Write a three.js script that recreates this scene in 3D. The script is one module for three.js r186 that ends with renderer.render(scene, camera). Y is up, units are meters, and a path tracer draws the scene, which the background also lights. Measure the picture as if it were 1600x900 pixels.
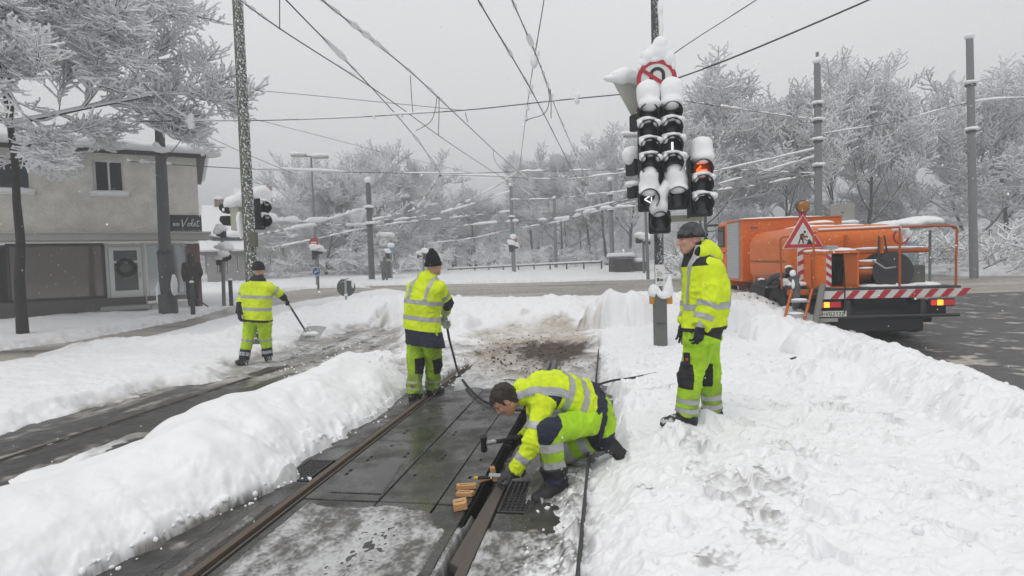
import * as THREE from 'three';
import { mergeGeometries, mergeVertices } from 'three/addons/utils/BufferGeometryUtils.js';
import { RoundedBoxGeometry } from 'three/addons/geometries/RoundedBoxGeometry.js';

// ---------------------------------------------------------------- camera, sky, sun, air, exposure
const FOCAL = 880;                                   // pixels, for a picture 900 high
const camera = new THREE.PerspectiveCamera(2 * Math.atan(450 / FOCAL) * 180 / Math.PI, 16 / 9, 0.1, 3000);
camera.position.set(0, 1.7, 0);                      // held at eye height
camera.rotation.order = 'YXZ';
camera.rotation.set(-0.0458, 0, -0.031);
camera.updateMatrixWorld();
const scene = new THREE.Scene();
function makeSky() {                                 // even snow cloud, a touch lighter overhead
  const w = 256, h = 128, a = new Float32Array(w * h * 4);
  for (let j = 0; j < h; j++) for (let i = 0; i < w; i++) {
    const el = (j + .5) / h - .5, az = i / w * Math.PI * 2;
    const s = Math.sin(Math.max(0, el) * Math.PI);
    const c = 1 + .03 * Math.sin(az * 3 + 1.3 + el * 9) * Math.cos(el * 14 + 2 * Math.sin(az * 2)) ;
    const v = (.70 + .10 * s) * c, o = (j * w + i) * 4;
    a[o] = v * .985; a[o + 1] = v * 1.0; a[o + 2] = v * 1.02; a[o + 3] = 1;
  }
  const t = new THREE.DataTexture(a, w, h, THREE.RGBAFormat, THREE.FloatType);
  t.mapping = THREE.EquirectangularReflectionMapping; t.magFilter = t.minFilter = THREE.LinearFilter; t.needsUpdate = true;
  return t;
}
scene.background = makeSky(); scene.environment = scene.background;
scene.environmentIntensity = 1; scene.backgroundIntensity = 1;
const sun = new THREE.DirectionalLight(0xfff8f0, 0.9);          // the sun behind thick cloud: broad and weak
sun.position.set(-14, 40, 10); sun.target.position.set(0, 0, -12); scene.add(sun, sun.target);
sun.castShadow = true; sun.shadow.radius = 60; sun.shadow.mapSize.set(2048, 2048);
Object.assign(sun.shadow.camera, { left: -45, right: 45, top: 45, bottom: -45, near: 1, far: 140 });
scene.fog = new THREE.FogExp2(0xdfe2e6, 0.0082);                 // snowfall
const renderer = new THREE.WebGLRenderer({ antialias: true });
renderer.toneMapping = THREE.LinearToneMapping;
renderer.toneMappingExposure = 1.17;
renderer.shadowMap.enabled = true;

// ---------------------------------------------------------------- helpers
const V = (x, y, z) => new THREE.Vector3(x, y, z);
let seed = 12345;
const rnd = () => { seed = (seed + 0x6D2B79F5) | 0; let t = Math.imul(seed ^ (seed >>> 15), 1 | seed); t = (t + Math.imul(t ^ (t >>> 7), 61 | t)) ^ t; return ((t ^ (t >>> 14)) >>> 0) / 4294967296; };
const rr = (a, b) => a + (b - a) * rnd();
const clamp = (x, a = 0, b = 1) => x < a ? a : x > b ? b : x;
const sst = (a, b, x) => { const t = clamp((x - a) / (b - a)); return t * t * (3 - 2 * t); };
const mix = (a, b, t) => a + (b - a) * t;
const PERM = new Float32Array(4096); { const s0 = seed; for (let i = 0; i < 4096; i++) PERM[i] = rnd() * 2 - 1; seed = s0; }
const hsh = (x, y, z) => PERM[(Math.imul(x, 374761393) + Math.imul(y, 668265263) + Math.imul(z, 1274126177) ^ (Math.imul(x, 1103515245) + Math.imul(y, 12345) >>> 13)) >>> 5 & 4095];
function noise3(x, y, z) {
  const X = Math.floor(x), Y = Math.floor(y), Z = Math.floor(z); x -= X; y -= Y; z -= Z;
  const u = x * x * (3 - 2 * x), v = y * y * (3 - 2 * y), w = z * z * (3 - 2 * z);
  const a = hsh(X, Y, Z), b = hsh(X + 1, Y, Z), c = hsh(X, Y + 1, Z), d = hsh(X + 1, Y + 1, Z), e = hsh(X, Y, Z + 1), f = hsh(X + 1, Y, Z + 1), g = hsh(X, Y + 1, Z + 1), h = hsh(X + 1, Y + 1, Z + 1);
  return mix(mix(mix(a, b, u), mix(c, d, u), v), mix(mix(e, f, u), mix(g, h, u), v), w);
}
function noise2(x, y, s = 0) {
  const X = Math.floor(x), Y = Math.floor(y); x -= X; y -= Y;
  const u = x * x * x * (x * (x * 6 - 15) + 10), v = y * y * y * (y * (y * 6 - 15) + 10);
  return mix(mix(hsh(X, Y, s), hsh(X + 1, Y, s), u), mix(hsh(X, Y + 1, s), hsh(X + 1, Y + 1, s), u), v);
}
const fbm2 = (x, y, o, s = 0) => { let f = 0, a = 1, n = 0; for (let i = 0; i < o; i++) { f += a * noise2(x, y, s + i * 7); n += a; a *= .5; const t = x * 1.62 + y * 1.18; y = y * 1.62 - x * 1.18; x = t; } return f / n; };
// where a line of sight at a photograph pixel meets a depth, a height or the ground: used to survey the place
function sight(px, py) { return V((px - 800) / FOCAL, (450 - py) / FOCAL, -1).applyQuaternion(camera.quaternion); }
function at(px, py, d) { const v = sight(px, py); return v.multiplyScalar(d / -v.z).add(camera.position); }
function onH(px, py, h) { const v = sight(px, py); return v.multiplyScalar((h - 1.7) / v.y).add(camera.position); }
const rise = d => { const s = Math.min(d, 62) - 9; return s <= 0 ? 0 : .022 * s * s / (s + 3); };   // the street climbs gently
function onG(px, py, off = 0) { let h = off, p; for (let i = 0; i < 12; i++) { p = onH(px, py, h); h = Math.min(1.35, rise(-p.z) + off); } return p; }

const used = {};
function numbered(n) { if (!(n in used)) { used[n] = 0; return n; } used[n]++; return n + '_' + String(used[n]).padStart(3, '0'); }
function tag(o, label, category, group, kind) {
  if (label) o.userData.label = label; if (category) o.userData.category = category;
  if (group) o.userData.group = group; if (kind) o.userData.kind = kind; return o;
}
function thing(name, label, category, p = V(0, 0, 0), turn = 0, group) {
  const o = new THREE.Group(); o.name = numbered(name); o.position.copy(p); o.rotation.y = turn; scene.add(o); return tag(o, label, category, group);
}
function part(name, geo, mat, parent, label) {
  if (Array.isArray(geo)) geo = merge(geo);
  const m = new THREE.Mesh(geo, mat); m.name = name; m.castShadow = m.receiveShadow = true; (parent || scene).add(m);
  if (label) m.userData.label = label; return m;
}
function top(name, geo, mat, label, category, group, kind) { const m = part(numbered(name), geo, mat, scene); return tag(m, label, category, group, kind); }
function clean(g) { for (const k of Object.keys(g.attributes)) if (!['position', 'normal', 'uv', 'color'].includes(k)) g.deleteAttribute(k); return g; }
function merge(list) {
  list = list.filter(Boolean).map(clean); if (list.length === 1) return list[0];
  const anyI = list.some(g => !g.index); if (anyI) list = list.map(g => g.index ? g.toNonIndexed() : g);
  const uv = list.every(g => g.attributes.uv), col = list.every(g => g.attributes.color);
  for (const g of list) { if (!uv) g.deleteAttribute('uv'); if (!col) g.deleteAttribute('color'); }
  return mergeGeometries(list);
}
const mv = (g, x, y, z) => g.translate(x, y, z);
function box(w, h, d, x = 0, y = 0, z = 0, r = 0) { const g = r > 0 ? new RoundedBoxGeometry(w, h, d, 2, r) : new THREE.BoxGeometry(w, h, d); return g.translate(x, y, z); }
function rod(a, b, r, n = 8, r2 = r) {               // a straight bar between two points
  const d = b.clone().sub(a), g = new THREE.CylinderGeometry(r2, r, d.length(), n, 1);
  g.applyQuaternion(new THREE.Quaternion().setFromUnitVectors(V(0, 1, 0), d.clone().normalize())); return g.translate((a.x + b.x) / 2, (a.y + b.y) / 2, (a.z + b.z) / 2);
}
function tube(pts, r, n = 6, seg = 40, t = .5) { return new THREE.TubeGeometry(new THREE.CatmullRomCurve3(pts, false, 'catmullrom', t), seg, r, n, false); }
function std(color, rough = .8, metal = 0, extra = {}) { const c = new THREE.Color(); if (Array.isArray(color)) c.setRGB(...color); else c.set(color); return new THREE.MeshStandardMaterial({ color: c, roughness: rough, metalness: metal, ...extra }); }
const vc = (rough, extra = {}) => new THREE.MeshStandardMaterial({ color: 0xffffff, vertexColors: true, roughness: rough, side: THREE.DoubleSide, ...extra });

// ---------------------------------------------------------------- solids from distance fields (surface nets over the blocks the surface crosses)
function netMesh(f, lo, hi, h) {
  const n = [0, 1, 2].map(k => Math.ceil((hi.getComponent(k) - lo.getComponent(k)) / h) + 2), B = 6;
  const [nx, ny, nz] = n, val = new Float32Array(nx * ny * nz).fill(1e3), id = (i, j, k) => i + nx * (j + ny * k);
  const done = [];
  for (let bz = 0; bz < nz; bz += B) for (let by = 0; by < ny; by += B) for (let bx = 0; bx < nx; bx += B) {
    const c = f(lo.x + (bx + B / 2) * h, lo.y + (by + B / 2) * h, lo.z + (bz + B / 2) * h);
    if (Math.abs(c) > B * h * 1.25) { if (c < 0) for (let k = bz; k < Math.min(nz, bz + B); k++) for (let j = by; j < Math.min(ny, by + B); j++) for (let i = bx; i < Math.min(nx, bx + B); i++) val[id(i, j, k)] = -1e3; continue; }
    for (let k = bz; k < Math.min(nz, bz + B); k++) for (let j = by; j < Math.min(ny, by + B); j++) for (let i = bx; i < Math.min(nx, bx + B); i++) val[id(i, j, k)] = f(lo.x + i * h, lo.y + j * h, lo.z + k * h);
    done.push([bx, by, bz]);
  }
  const vid = new Map(), P = [], I = [];
  const vert = (i, j, k) => {
    const key = id(i, j, k); let q = vid.get(key); if (q !== undefined) return q;
    let x = 0, y = 0, z = 0, m = 0;
    for (let e = 0; e < 12; e++) {
      const ax = e >> 2, b = e & 1, c = e >> 1 & 1; let a0, a1;
      if (ax === 0) { a0 = [0, b, c]; a1 = [1, b, c]; } else if (ax === 1) { a0 = [b, 0, c]; a1 = [b, 1, c]; } else { a0 = [b, c, 0]; a1 = [b, c, 1]; }
      const v0 = val[id(i + a0[0], j + a0[1], k + a0[2])], v1 = val[id(i + a1[0], j + a1[1], k + a1[2])];
      if ((v0 < 0) === (v1 < 0)) continue; const t = clamp(v0 / (v0 - v1));
      x += a0[0] + (a1[0] - a0[0]) * t; y += a0[1] + (a1[1] - a0[1]) * t; z += a0[2] + (a1[2] - a0[2]) * t; m++;
    }
    P.push(lo.x + (i + x / m) * h, lo.y + (j + y / m) * h, lo.z + (k + z / m) * h); q = P.length / 3 - 1; vid.set(key, q); return q;
  };
  const quad = (a, b, c, d, flip) => flip ? I.push(a, c, b, a, d, c) : I.push(a, b, c, a, c, d);
  for (const [bx, by, bz] of done) for (let k = Math.max(1, bz); k < Math.min(nz - 1, bz + B); k++) for (let j = Math.max(1, by); j < Math.min(ny - 1, by + B); j++) for (let i = Math.max(1, bx); i < Math.min(nx - 1, bx + B); i++) {
    const s = val[id(i, j, k)] < 0;
    if (s !== val[id(i + 1, j, k)] < 0) quad(vert(i, j - 1, k - 1), vert(i, j, k - 1), vert(i, j, k), vert(i, j - 1, k), !s);
    if (s !== val[id(i, j + 1, k)] < 0) quad(vert(i - 1, j, k - 1), vert(i - 1, j, k), vert(i, j, k), vert(i, j, k - 1), !s);
    if (s !== val[id(i, j, k + 1)] < 0) quad(vert(i - 1, j - 1, k), vert(i, j - 1, k), vert(i, j, k), vert(i - 1, j, k), !s);
  }
  return { P, I };
}
function toGeo(m, colors) {
  const g = new THREE.BufferGeometry(); g.setAttribute('position', new THREE.Float32BufferAttribute(m.P, 3)); g.setIndex(m.I);
  if (m.N) g.setAttribute('normal', new THREE.Float32BufferAttribute(m.N, 3)); else g.computeVertexNormals();
  if (colors) { const C = []; for (let i = 0; i < m.P.length; i += 3) C.push(...colors(m.P[i], m.P[i + 1], m.P[i + 2])); g.setAttribute('color', new THREE.Float32BufferAttribute(C, 3)); }
  return g;
}
function normals(m) { const g = toGeo({ P: m.P, I: m.I }); m.N = Array.from(g.attributes.normal.array); return m; }
// cuts a mesh along field = 0; returns [where the field is positive, the rest]
function cut(m, field) {
  const n = m.P.length / 3, F = new Float32Array(n); for (let i = 0; i < n; i++) F[i] = field(m.P[3 * i], m.P[3 * i + 1], m.P[3 * i + 2]);
  const out = [0, 1].map(() => ({ P: [], N: [], I: [], map: new Map() }));
  const put = (o, key, w) => { let q = o.map.get(key); if (q === undefined) { q = o.P.length / 3; o.map.set(key, q); const [a, b, t] = w; for (let c = 0; c < 3; c++) { o.P.push(mix(m.P[3 * a + c], m.P[3 * b + c], t)); o.N.push(mix(m.N[3 * a + c], m.N[3 * b + c], t)); } } return q; };
  for (let t = 0; t < m.I.length; t += 3) {
    const v = [m.I[t], m.I[t + 1], m.I[t + 2]];
    for (let s = 0; s < 2; s++) {
      const o = out[s], inn = q => s === 0 ? F[q] > 0 : F[q] <= 0, poly = [];
      for (let e = 0; e < 3; e++) {
        const a = v[e], b = v[(e + 1) % 3];
        if (inn(a)) poly.push(put(o, a, [a, a, 0]));
        if (inn(a) !== inn(b)) { const lo = Math.min(a, b), hi = Math.max(a, b); poly.push(put(o, lo * n + hi + n, [lo, hi, clamp(F[lo] / (F[lo] - F[hi]))])); }
      }
      for (let e = 2; e < poly.length; e++) o.I.push(poly[0], poly[e - 1], poly[e]);
    }
  }
  return out;
}
function puff(m, by) { for (let i = 0; i < m.P.length; i++) m.P[i] += m.N[i] * by; return m; }
const smin = (a, b, k) => { const h = Math.max(k - Math.abs(a - b), 0) / k; return Math.min(a, b) - h * h * k * .25; };
function capD(x, y, z, a, b, r1, r2) {
  const bx = b.x - a.x, by = b.y - a.y, bz = b.z - a.z, px = x - a.x, py = y - a.y, pz = z - a.z;
  const t = clamp((px * bx + py * by + pz * bz) / (bx * bx + by * by + bz * bz + 1e-9)), dx = px - bx * t, dy = py - by * t, dz = pz - bz * t;
  return Math.sqrt(dx * dx + dy * dy + dz * dz) - (r1 + (r2 - r1) * t);
}
const ellD = (x, y, z, cx, cy, cz, rx, ry, rz) => { const a = (x - cx) / rx, b = (y - cy) / ry, c = (z - cz) / rz, k = Math.sqrt(a * a + b * b + c * c), g = Math.sqrt(a * a / (rx * rx) + b * b / (ry * ry) + c * c / (rz * rz)); return k < 1e-4 ? -Math.min(rx, ry, rz) : k * (k - 1) / g; };
// ---------------------------------------------------------------- the ground: street, tram track bed, snow
const TH = Math.atan(.17), CT = Math.cos(TH), ST = Math.sin(TH), TX = -.86, TD = 4.45;
const uOf = (x, d) => (x - TX) * CT - (d - TD) * ST, vOf = (x, d) => (x - TX) * ST + (d - TD) * CT;   // across and along the near track
const tr = (u, v, y = 0) => V(TX + u * CT + v * ST, y, -(TD - u * ST + v * CT));
const poly = (...px) => px.map(([x, y]) => { const p = onG(x, y); return [p.x, -p.z]; });
function polySD(P, x, d) {                            // signed distance, positive inside
  let m = 1e9, s = false;
  for (let i = 0, j = P.length - 1; i < P.length; j = i++) {
    const [ax, ay] = P[i], [bx, by] = P[j], ex = bx - ax, ey = by - ay, wx = x - ax, wy = d - ay, t = clamp((wx * ex + wy * ey) / (ex * ex + ey * ey));
    m = Math.min(m, (wx - ex * t) ** 2 + (wy - ey * t) ** 2);
    if ((ay > d) !== (by > d) && x < (bx - ax) * (d - ay) / (by - ay) + ax) s = !s;
  }
  return s ? Math.sqrt(m) : -Math.sqrt(m);
}
const boxed = P => { const b = [1e9, -1e9, 1e9, -1e9]; for (const [x, y] of P) { b[0] = Math.min(b[0], x); b[1] = Math.max(b[1], x); b[2] = Math.min(b[2], y); b[3] = Math.max(b[3], y); } return { P, b }; };
const sdB = (o, x, d, far = 2.5) => (x < o.b[0] - far || x > o.b[1] + far || d < o.b[2] - far || d > o.b[3] + far) ? -far : Math.max(-far, polySD(o.P, x, d));
// roads cleared down to slush and asphalt
const leftRoad = boxed(poly([150, 546], [200, 541], [290, 520], [350, 501], [430, 483], [520, 469], [575, 459], [610, 452], [560, 449], [480, 451], [430, 458], [350, 482], [290, 500], [200, 517], [100, 535], [-100, 560], [-100, 600]));
const crossRoad = boxed(poly([610, 455], [690, 469], [800, 470], [950, 468], [1100, 462], [1400, 455], [1700, 450], [1700, 430], [1400, 432], [1100, 434], [1000, 437], [850, 441], [690, 444], [560, 447]));
const truckLane = boxed([[4.75, 5], [5.0, 7.2], [5.4, 10], [5.75, 13.5], [6.3, 20], [7.3, 30], [22, 30], [20, 5], [12, 1], [4.9, 2]]);
const digDirt = boxed(poly([735, 590], [715, 560], [740, 520], [800, 512], [880, 512], [940, 520], [935, 555], [905, 585], [880, 600], [800, 605]));
const slushPath = boxed(poly([300, 600], [345, 572], [400, 556], [440, 545], [475, 530], [540, 516], [600, 508], [640, 520], [640, 600], [600, 560], [540, 572], [450, 595], [330, 650], [200, 720], [120, 760], [120, 640], [240, 600]));
const brownHeap = boxed(poly([1130, 522], [1140, 505], [1175, 497], [1208, 503], [1200, 520], [1165, 528]));
const ridge = (pts, x, d) => {                        // pts: [x, d, height, width before, width behind]
  let best = 0;
  for (let i = 0; i + 1 < pts.length; i++) {
    const a = pts[i], b = pts[i + 1], ex = b[0] - a[0], ey = b[1] - a[1], t = clamp(((x - a[0]) * ex + (d - a[1]) * ey) / (ex * ex + ey * ey));
    const dx = x - a[0] - ex * t, dy = d - a[1] - ey * t, side = ex * dy - ey * dx > 0, r = Math.hypot(dx, dy), w = side ? mix(a[4], b[4], t) : mix(a[3], b[3], t);
    if (r < w) { const q = 1 - r / w; best = Math.max(best, mix(a[2], b[2], t) * (q * q * (3 - 2 * q) * .6 + .4 * Math.sqrt(q))); }
  }
  return best;
};
const pin = (px, py, h) => { let b = 0, p; for (let i = 0; i < 10; i++) { p = onH(px, py, Math.min(1.6, h + b)); b = rise(-p.z); } return p; };
const rp = (px, py, h, wf, wb) => { const p = pin(px, py, h); return [p.x, -p.z, h, wf, wb]; };
const midRidge = [[-9, 12.2, .25, 1.2, 1.2], [-6.3, 12.2, .3, 1.4, 1.1], rp(430, 492, .45, 2.2, 1.4), rp(520, 473, .55, 2.6, 1.6), rp(600, 461, .62, 2.6, 1.8), rp(700, 466, .62, 2.0, 1.6), rp(800, 468, .6, 1.9, 1.6), rp(900, 466, .6, 1.9, 1.6), rp(960, 462, .6, 2.2, 1.5), rp(1060, 458, .55, 2.5, 1.5), rp(1150, 452, .62, 2, 1.1)];
const rightRidge = [[3.75, 2.5, .42, 1.3, .9], [4.0, 4.6, .45, 1.3, .8], [4.25, 6.2, .48, 1.5, .7], [4.65, 8, .5, 1.6, .6], [4.95, 10, .55, 1.8, .55], [5.0, 12.4, .8, 1.8, .7], [5.3, 14.2, .55, 1.6, .8]];
const blocks = [];                                    // chunks thrown up by the plough
for (const [px, py, h, r] of [[950, 449, 1.0, .6], [985, 458, .85, .65], [1160, 470, .75, .8], [1210, 492, .62, .6], [870, 490, .35, .5], [700, 480, .62, .7], [620, 470, .66, .8], [1270, 520, .5, .5], [1300, 560, .45, .5], [540, 500, .4, .6], [470, 520, .34, .5]]) { const p = pin(px, py, h); blocks.push([p.x, -p.z, h, r]); }
const steps = [];                                     // footprints: x, d, direction, depth
{
  const walk = (x, d, a, n, st) => { for (let i = 0; i < n; i++) { const s = i % 2 ? .1 : -.1; steps.push([x + Math.sin(a) * i * st + Math.cos(a) * s + rr(-.04, .04), d + Math.cos(a) * i * st - Math.sin(a) * s + rr(-.04, .04), a + rr(-.3, .3), rr(.03, .06)]); } };
  walk(1.55, 2.7, .02, 6, .42); walk(2.3, 2.9, -.2, 6, .4); walk(1.0, 3.1, .25, 7, .38); walk(1.9, 3.6, .5, 7, .4); walk(2.9, 3.4, .1, 9, .45); walk(1.1, 5.5, .3, 9, .45); walk(1.4, 6.4, .0, 8, .45); walk(2.4, 5, -.6, 6, .4); walk(.9, 4.4, .1, 8, .42); walk(3.3, 5.0, -.9, 6, .4); walk(-5.4, 9.2, .8, 5, .4); walk(-1.5, 9, .7, 6, .45);
  for (let i = 0; i < 30; i++) steps.push([rr(.7, 3.4), rr(2.6, 9), rr(0, 6.28), rr(.02, .045)]);
}
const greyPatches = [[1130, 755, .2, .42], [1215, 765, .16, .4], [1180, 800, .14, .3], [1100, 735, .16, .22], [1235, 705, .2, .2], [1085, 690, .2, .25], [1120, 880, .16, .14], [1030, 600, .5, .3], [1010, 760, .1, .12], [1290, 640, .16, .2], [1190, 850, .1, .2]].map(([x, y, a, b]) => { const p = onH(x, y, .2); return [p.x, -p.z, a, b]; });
const bankLumps = [[548, 640, .25, .13, .12], [505, 668, .2, .12, .07], [420, 640, .45, .2, .06], [300, 690, .42, .22, .05], [590, 572, .45, .25, .06], [520, 600, .4, .2, .05], [270, 770, .3, .2, .05], [390, 720, .3, .18, .06], [600, 610, .3, .16, .07], [220, 740, .35, .2, .05]].map(([px, py, h, r, a]) => { const p = onH(px, py, h); return [p.x, -p.z, r, a]; });
const bankEdge = v => { const K = [[-4, -1.5], [-1.6, -1.3], [-.82, -1.14], [-.35, -.98], [-.17, -.88], [-.08, -.9], [.02, -1.05], [.3, -1.09], [.72, -1.07], [1.2, -1.06], [1.6, -.98], [1.9, -1.02], [2.5, -1.06], [3.1, -1.13], [3.6, -1.35], [4.4, -1.9]]; for (let i = 0; i + 1 < K.length; i++) if (v < K[i + 1][0]) { const t = clamp((v - K[i][0]) / (K[i + 1][0] - K[i][0])); return mix(K[i][1], K[i + 1][1], t); } return -1.9; };
function snowAt(x, d) {                               // {t: thickness over the street, dirt, slush}
  const u = uOf(x, d), v = vOf(x, d);
  const n1 = fbm2(x * .9, d * .9, 3, 3), n2 = fbm2(x * 3.1, d * 3.1, 3, 11), n3 = fbm2(x * 11, d * 11, 3, 23), n4 = d < 9 ? fbm2(x * 38, d * 38, 2, 31) : 0;
  const wob = .12 * n2 + .06 * n3;
  let t = .17 + .05 * n1, dirt = 0, slush = 0, grit = 0; const n5 = d < 6 ? noise2(x * 75, d * 75, 39) : 0;
  const lump = Math.max(0, n3) * .035 + n2 * .03 + n4 * .007;
  // distance into any cleared place
  let road = -3;
  road = Math.max(road, sdB(leftRoad, x, d), sdB(crossRoad, x, d), sdB(truckLane, x, d));
  const bed = Math.min(u + 1.6, 1.44 - u, 6.1 - v + .5 * n1);                 // near track bed
  const bed2 = Math.min(u + 4.95 + .2 * n1, -2.35 - u, 3.7 - v + .7 * n1 + .35 * (u + 4));        // second track beyond the bank
  // heaps
  let heap = Math.max(ridge(midRidge, x, d), ridge(rightRidge, x, d));
  for (const [bx, bd, h, r] of blocks) { const q = Math.hypot(x - bx + .2 * n2, d - bd + .2 * n2) / r; if (q < 1) heap = Math.max(heap, h * Math.pow(1 - q * q, .45)); }
  heap *= 1 + .22 * n1 + .13 * n2;
  heap += heap > .12 ? lump * 1.5 : 0;
  const open = Math.max(road * 1.0, bed2) + wob;
  t = Math.min(t + lump, .05 - open * .6 + lump * .6) - sst(.05, .3, open) * .25;
  if (u > 1.41 && u < 6 && d < 12) {                                           // trodden platform snow, cut straight at its edge
    const flat = .13 + .1 * sst(1.4, 2.6, u) + .05 * n1 + lump * 1.1, e = sst(1.415, 1.44, u);
    t = Math.max(Math.min(t, 3), Math.min(flat, -road * .6 + .05)) * e + .05 * (1 - e);
  }
  // near bed: slabs bare in the middle, slush in front and behind, bank at the side
  if (bed > -.3) {
    let s = -.3;
    const fore = sst(-.25, -.62, v + .1 * n2 + .1 * n1), right = sst(.86, .98, u + .04 * n2) * sst(1.3, .2, v + .3 * n2);
    const back = sst(2.3, 3.4, v + .5 * n2 - .4 * sst(-.2, .5, u));
    const film = n2 * .5 + n3 * .42 + n1 * .35;
    s = Math.max(s, mix(-.3, .010 + .010 * film + .006 * n4, fore * sst(-.98, -.9, u)), mix(-.3, .010 + .014 * film + .008 * n4 + .05 * sst(1.15, 1.4, u) * (.5 + n2), right), mix(-.3, .02 + .05 * film + .035 * Math.max(0, n3), back));
    const rail = Math.max(sst(.085, .05, Math.abs(u - .7175)), sst(.1, .06, Math.abs(u + .73))) * (1 - sst(4, 5.2, v));
    s = Math.min(s, mix(s, -.3, rail * sst(-1.6, -1.2, v)));
    slush = Math.max(fore * 1.25, right * 1.2, back * .7) * sst(1.45, 1.41, u);
    const rim = sst(1.1, 1.42, u) * (.5 + .5 * n2) * sst(.6, -.5, v) * .14 * (1 + n3);      // shovelled lumps against the platform
    { const g = Math.min(Math.abs(u - .60), Math.abs(u + .665)); if (u > -.665 && u < .6 && s > -.1) s -= .05 * sst(.10, 0, g); s -= .04 * fore * sst(.34, .56, u + .12 * n2) * sst(-.98, -.78, v + .2 * n1); } if (rim > .004) s = Math.max(s, rim - .02);
    const end = sst(4.6, 7.2, v + .5 * n1);
    t = bed > 0 ? mix(s, Math.max(s, t), end) : mix(mix(s, Math.max(s, t), end), t, clamp(-bed / .3));
  }
  // bank between the two tracks
  if (u < -.6 && u > -3.4 && v < 4.9) {
    const e = bankEdge(v + .05 * n2) + .05 * n2 + .03 * n3, run = e - u, H = (.46 + .07 * n1 + .03 * Math.sin(v * 2.1)) * sst(4.75, 3.5, v + .15 * n2) * sst(-3.6, -2.2, v);
    const up = run <= 0 ? -.3 : Math.pow(clamp(run / (.85 + .1 * n1)), .62) * (1 - .12 * sst(.2, .6, run)), down = sst(-3.0, -2.1, u + .1 * n1);
    const b = run <= 0 ? run * 1.2 : H * Math.min(up, 1) * down + n2 * .012 * Math.min(1, run * 3) + .075 * fbm2(x * 1.6, d * 1.6, 2, 61) * Math.min(1, run * 2.5) + .03 * Math.pow(Math.max(0, fbm2(x * 2.6 + 5, d * 2.6, 2, 66)), .7) * Math.min(1, run * 3) + n3 * (.0015 + .014 * sst(.2, .03, run)) + n4 * .005 * sst(.15, .03, run);
    let bb = b; if (run > 0) for (const [x0, d0, r, a] of bankLumps) { const q = Math.hypot(x - x0 + .06 * n2, d - d0 + .05 * n3) / r; if (q < 2) bb += a * Math.exp(-q * q * q) * Math.min(1, run * 6); }
    if (bb > t) { t = bb; slush *= 1 - sst(0, .05, run); }
  }
  if (heap > .03 && heap > t) t = heap;
  // dirt dug out of the track end
  const dg = sdB(digDirt, x, d) + .35 * n2 + .2 * n1;
  if (dg > -.2) { const k = sst(-.2, .5, dg); dirt = k; t = mix(t, .04 + .06 * n2 + .035 * n3 + .06 * n1, k * .7); }
  const bh = sdB(brownHeap, x, d) + .25 * n2; if (bh > -.1) dirt = Math.max(dirt, .55 * sst(-.1, .3, bh));
  const sp = sdB(slushPath, x, d) + .3 * n2 + .2 * n1; if (sp > -.1) { slush = Math.max(slush, .85 * sst(-.1, .5, sp)); grit = sst(-.1, .45, sp) * clamp(.55 + 1.1 * fbm2(u * 4.5, v * .8, 3, 77) + .45 * n3 + .3 * n2); t = Math.min(t, mix(t, .012 + .03 * n2 + .02 * n3 + .03 * fbm2(u * 5, v * .9, 2, 77), sst(-.1, .4, sp))); }
  for (const [fx, fd] of [[1.44, 4.8], [1.36, 4.78], [1.76, 5.02], [1.68, 5.04]]) { const q = Math.hypot(x - fx, d - fd); if (q < .24) t += .055 * (1 - sst(.05, .24, q)) * (1 + .3 * n3); }
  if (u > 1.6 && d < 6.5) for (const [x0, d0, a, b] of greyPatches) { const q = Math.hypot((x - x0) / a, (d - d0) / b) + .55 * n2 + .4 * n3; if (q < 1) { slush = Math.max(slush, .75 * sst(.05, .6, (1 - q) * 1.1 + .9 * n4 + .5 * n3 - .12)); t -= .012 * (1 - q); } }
  // footprints
  if (d < 13) for (const [fx, fd, a, dp] of steps) {
    const dx = x - fx, dd = d - fd; if (Math.abs(dx) > .3 || Math.abs(dd) > .3) continue;
    const l = (dx * Math.sin(a) + dd * Math.cos(a)) / .16, w = (dx * Math.cos(a) - dd * Math.sin(a)) / (.06 * (1 - .2 * Math.sin(l * 2.5))), q = l * l + w * w + .5 * n3;
    if (q < 1) { if (t > .06) t -= dp * (1 - q * q * q); slush = Math.max(slush, (1 - q) * dp * 2 * (.5 + n2)); } else if (q < 2 && t > .06) t += dp * .22 * (2 - q) * (q - 1) * 4;
  }
  return { t, dirt, slush, grit, n5, n1, n2, n3, n4, u, v, bed, bed2, road, open };
}
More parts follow.
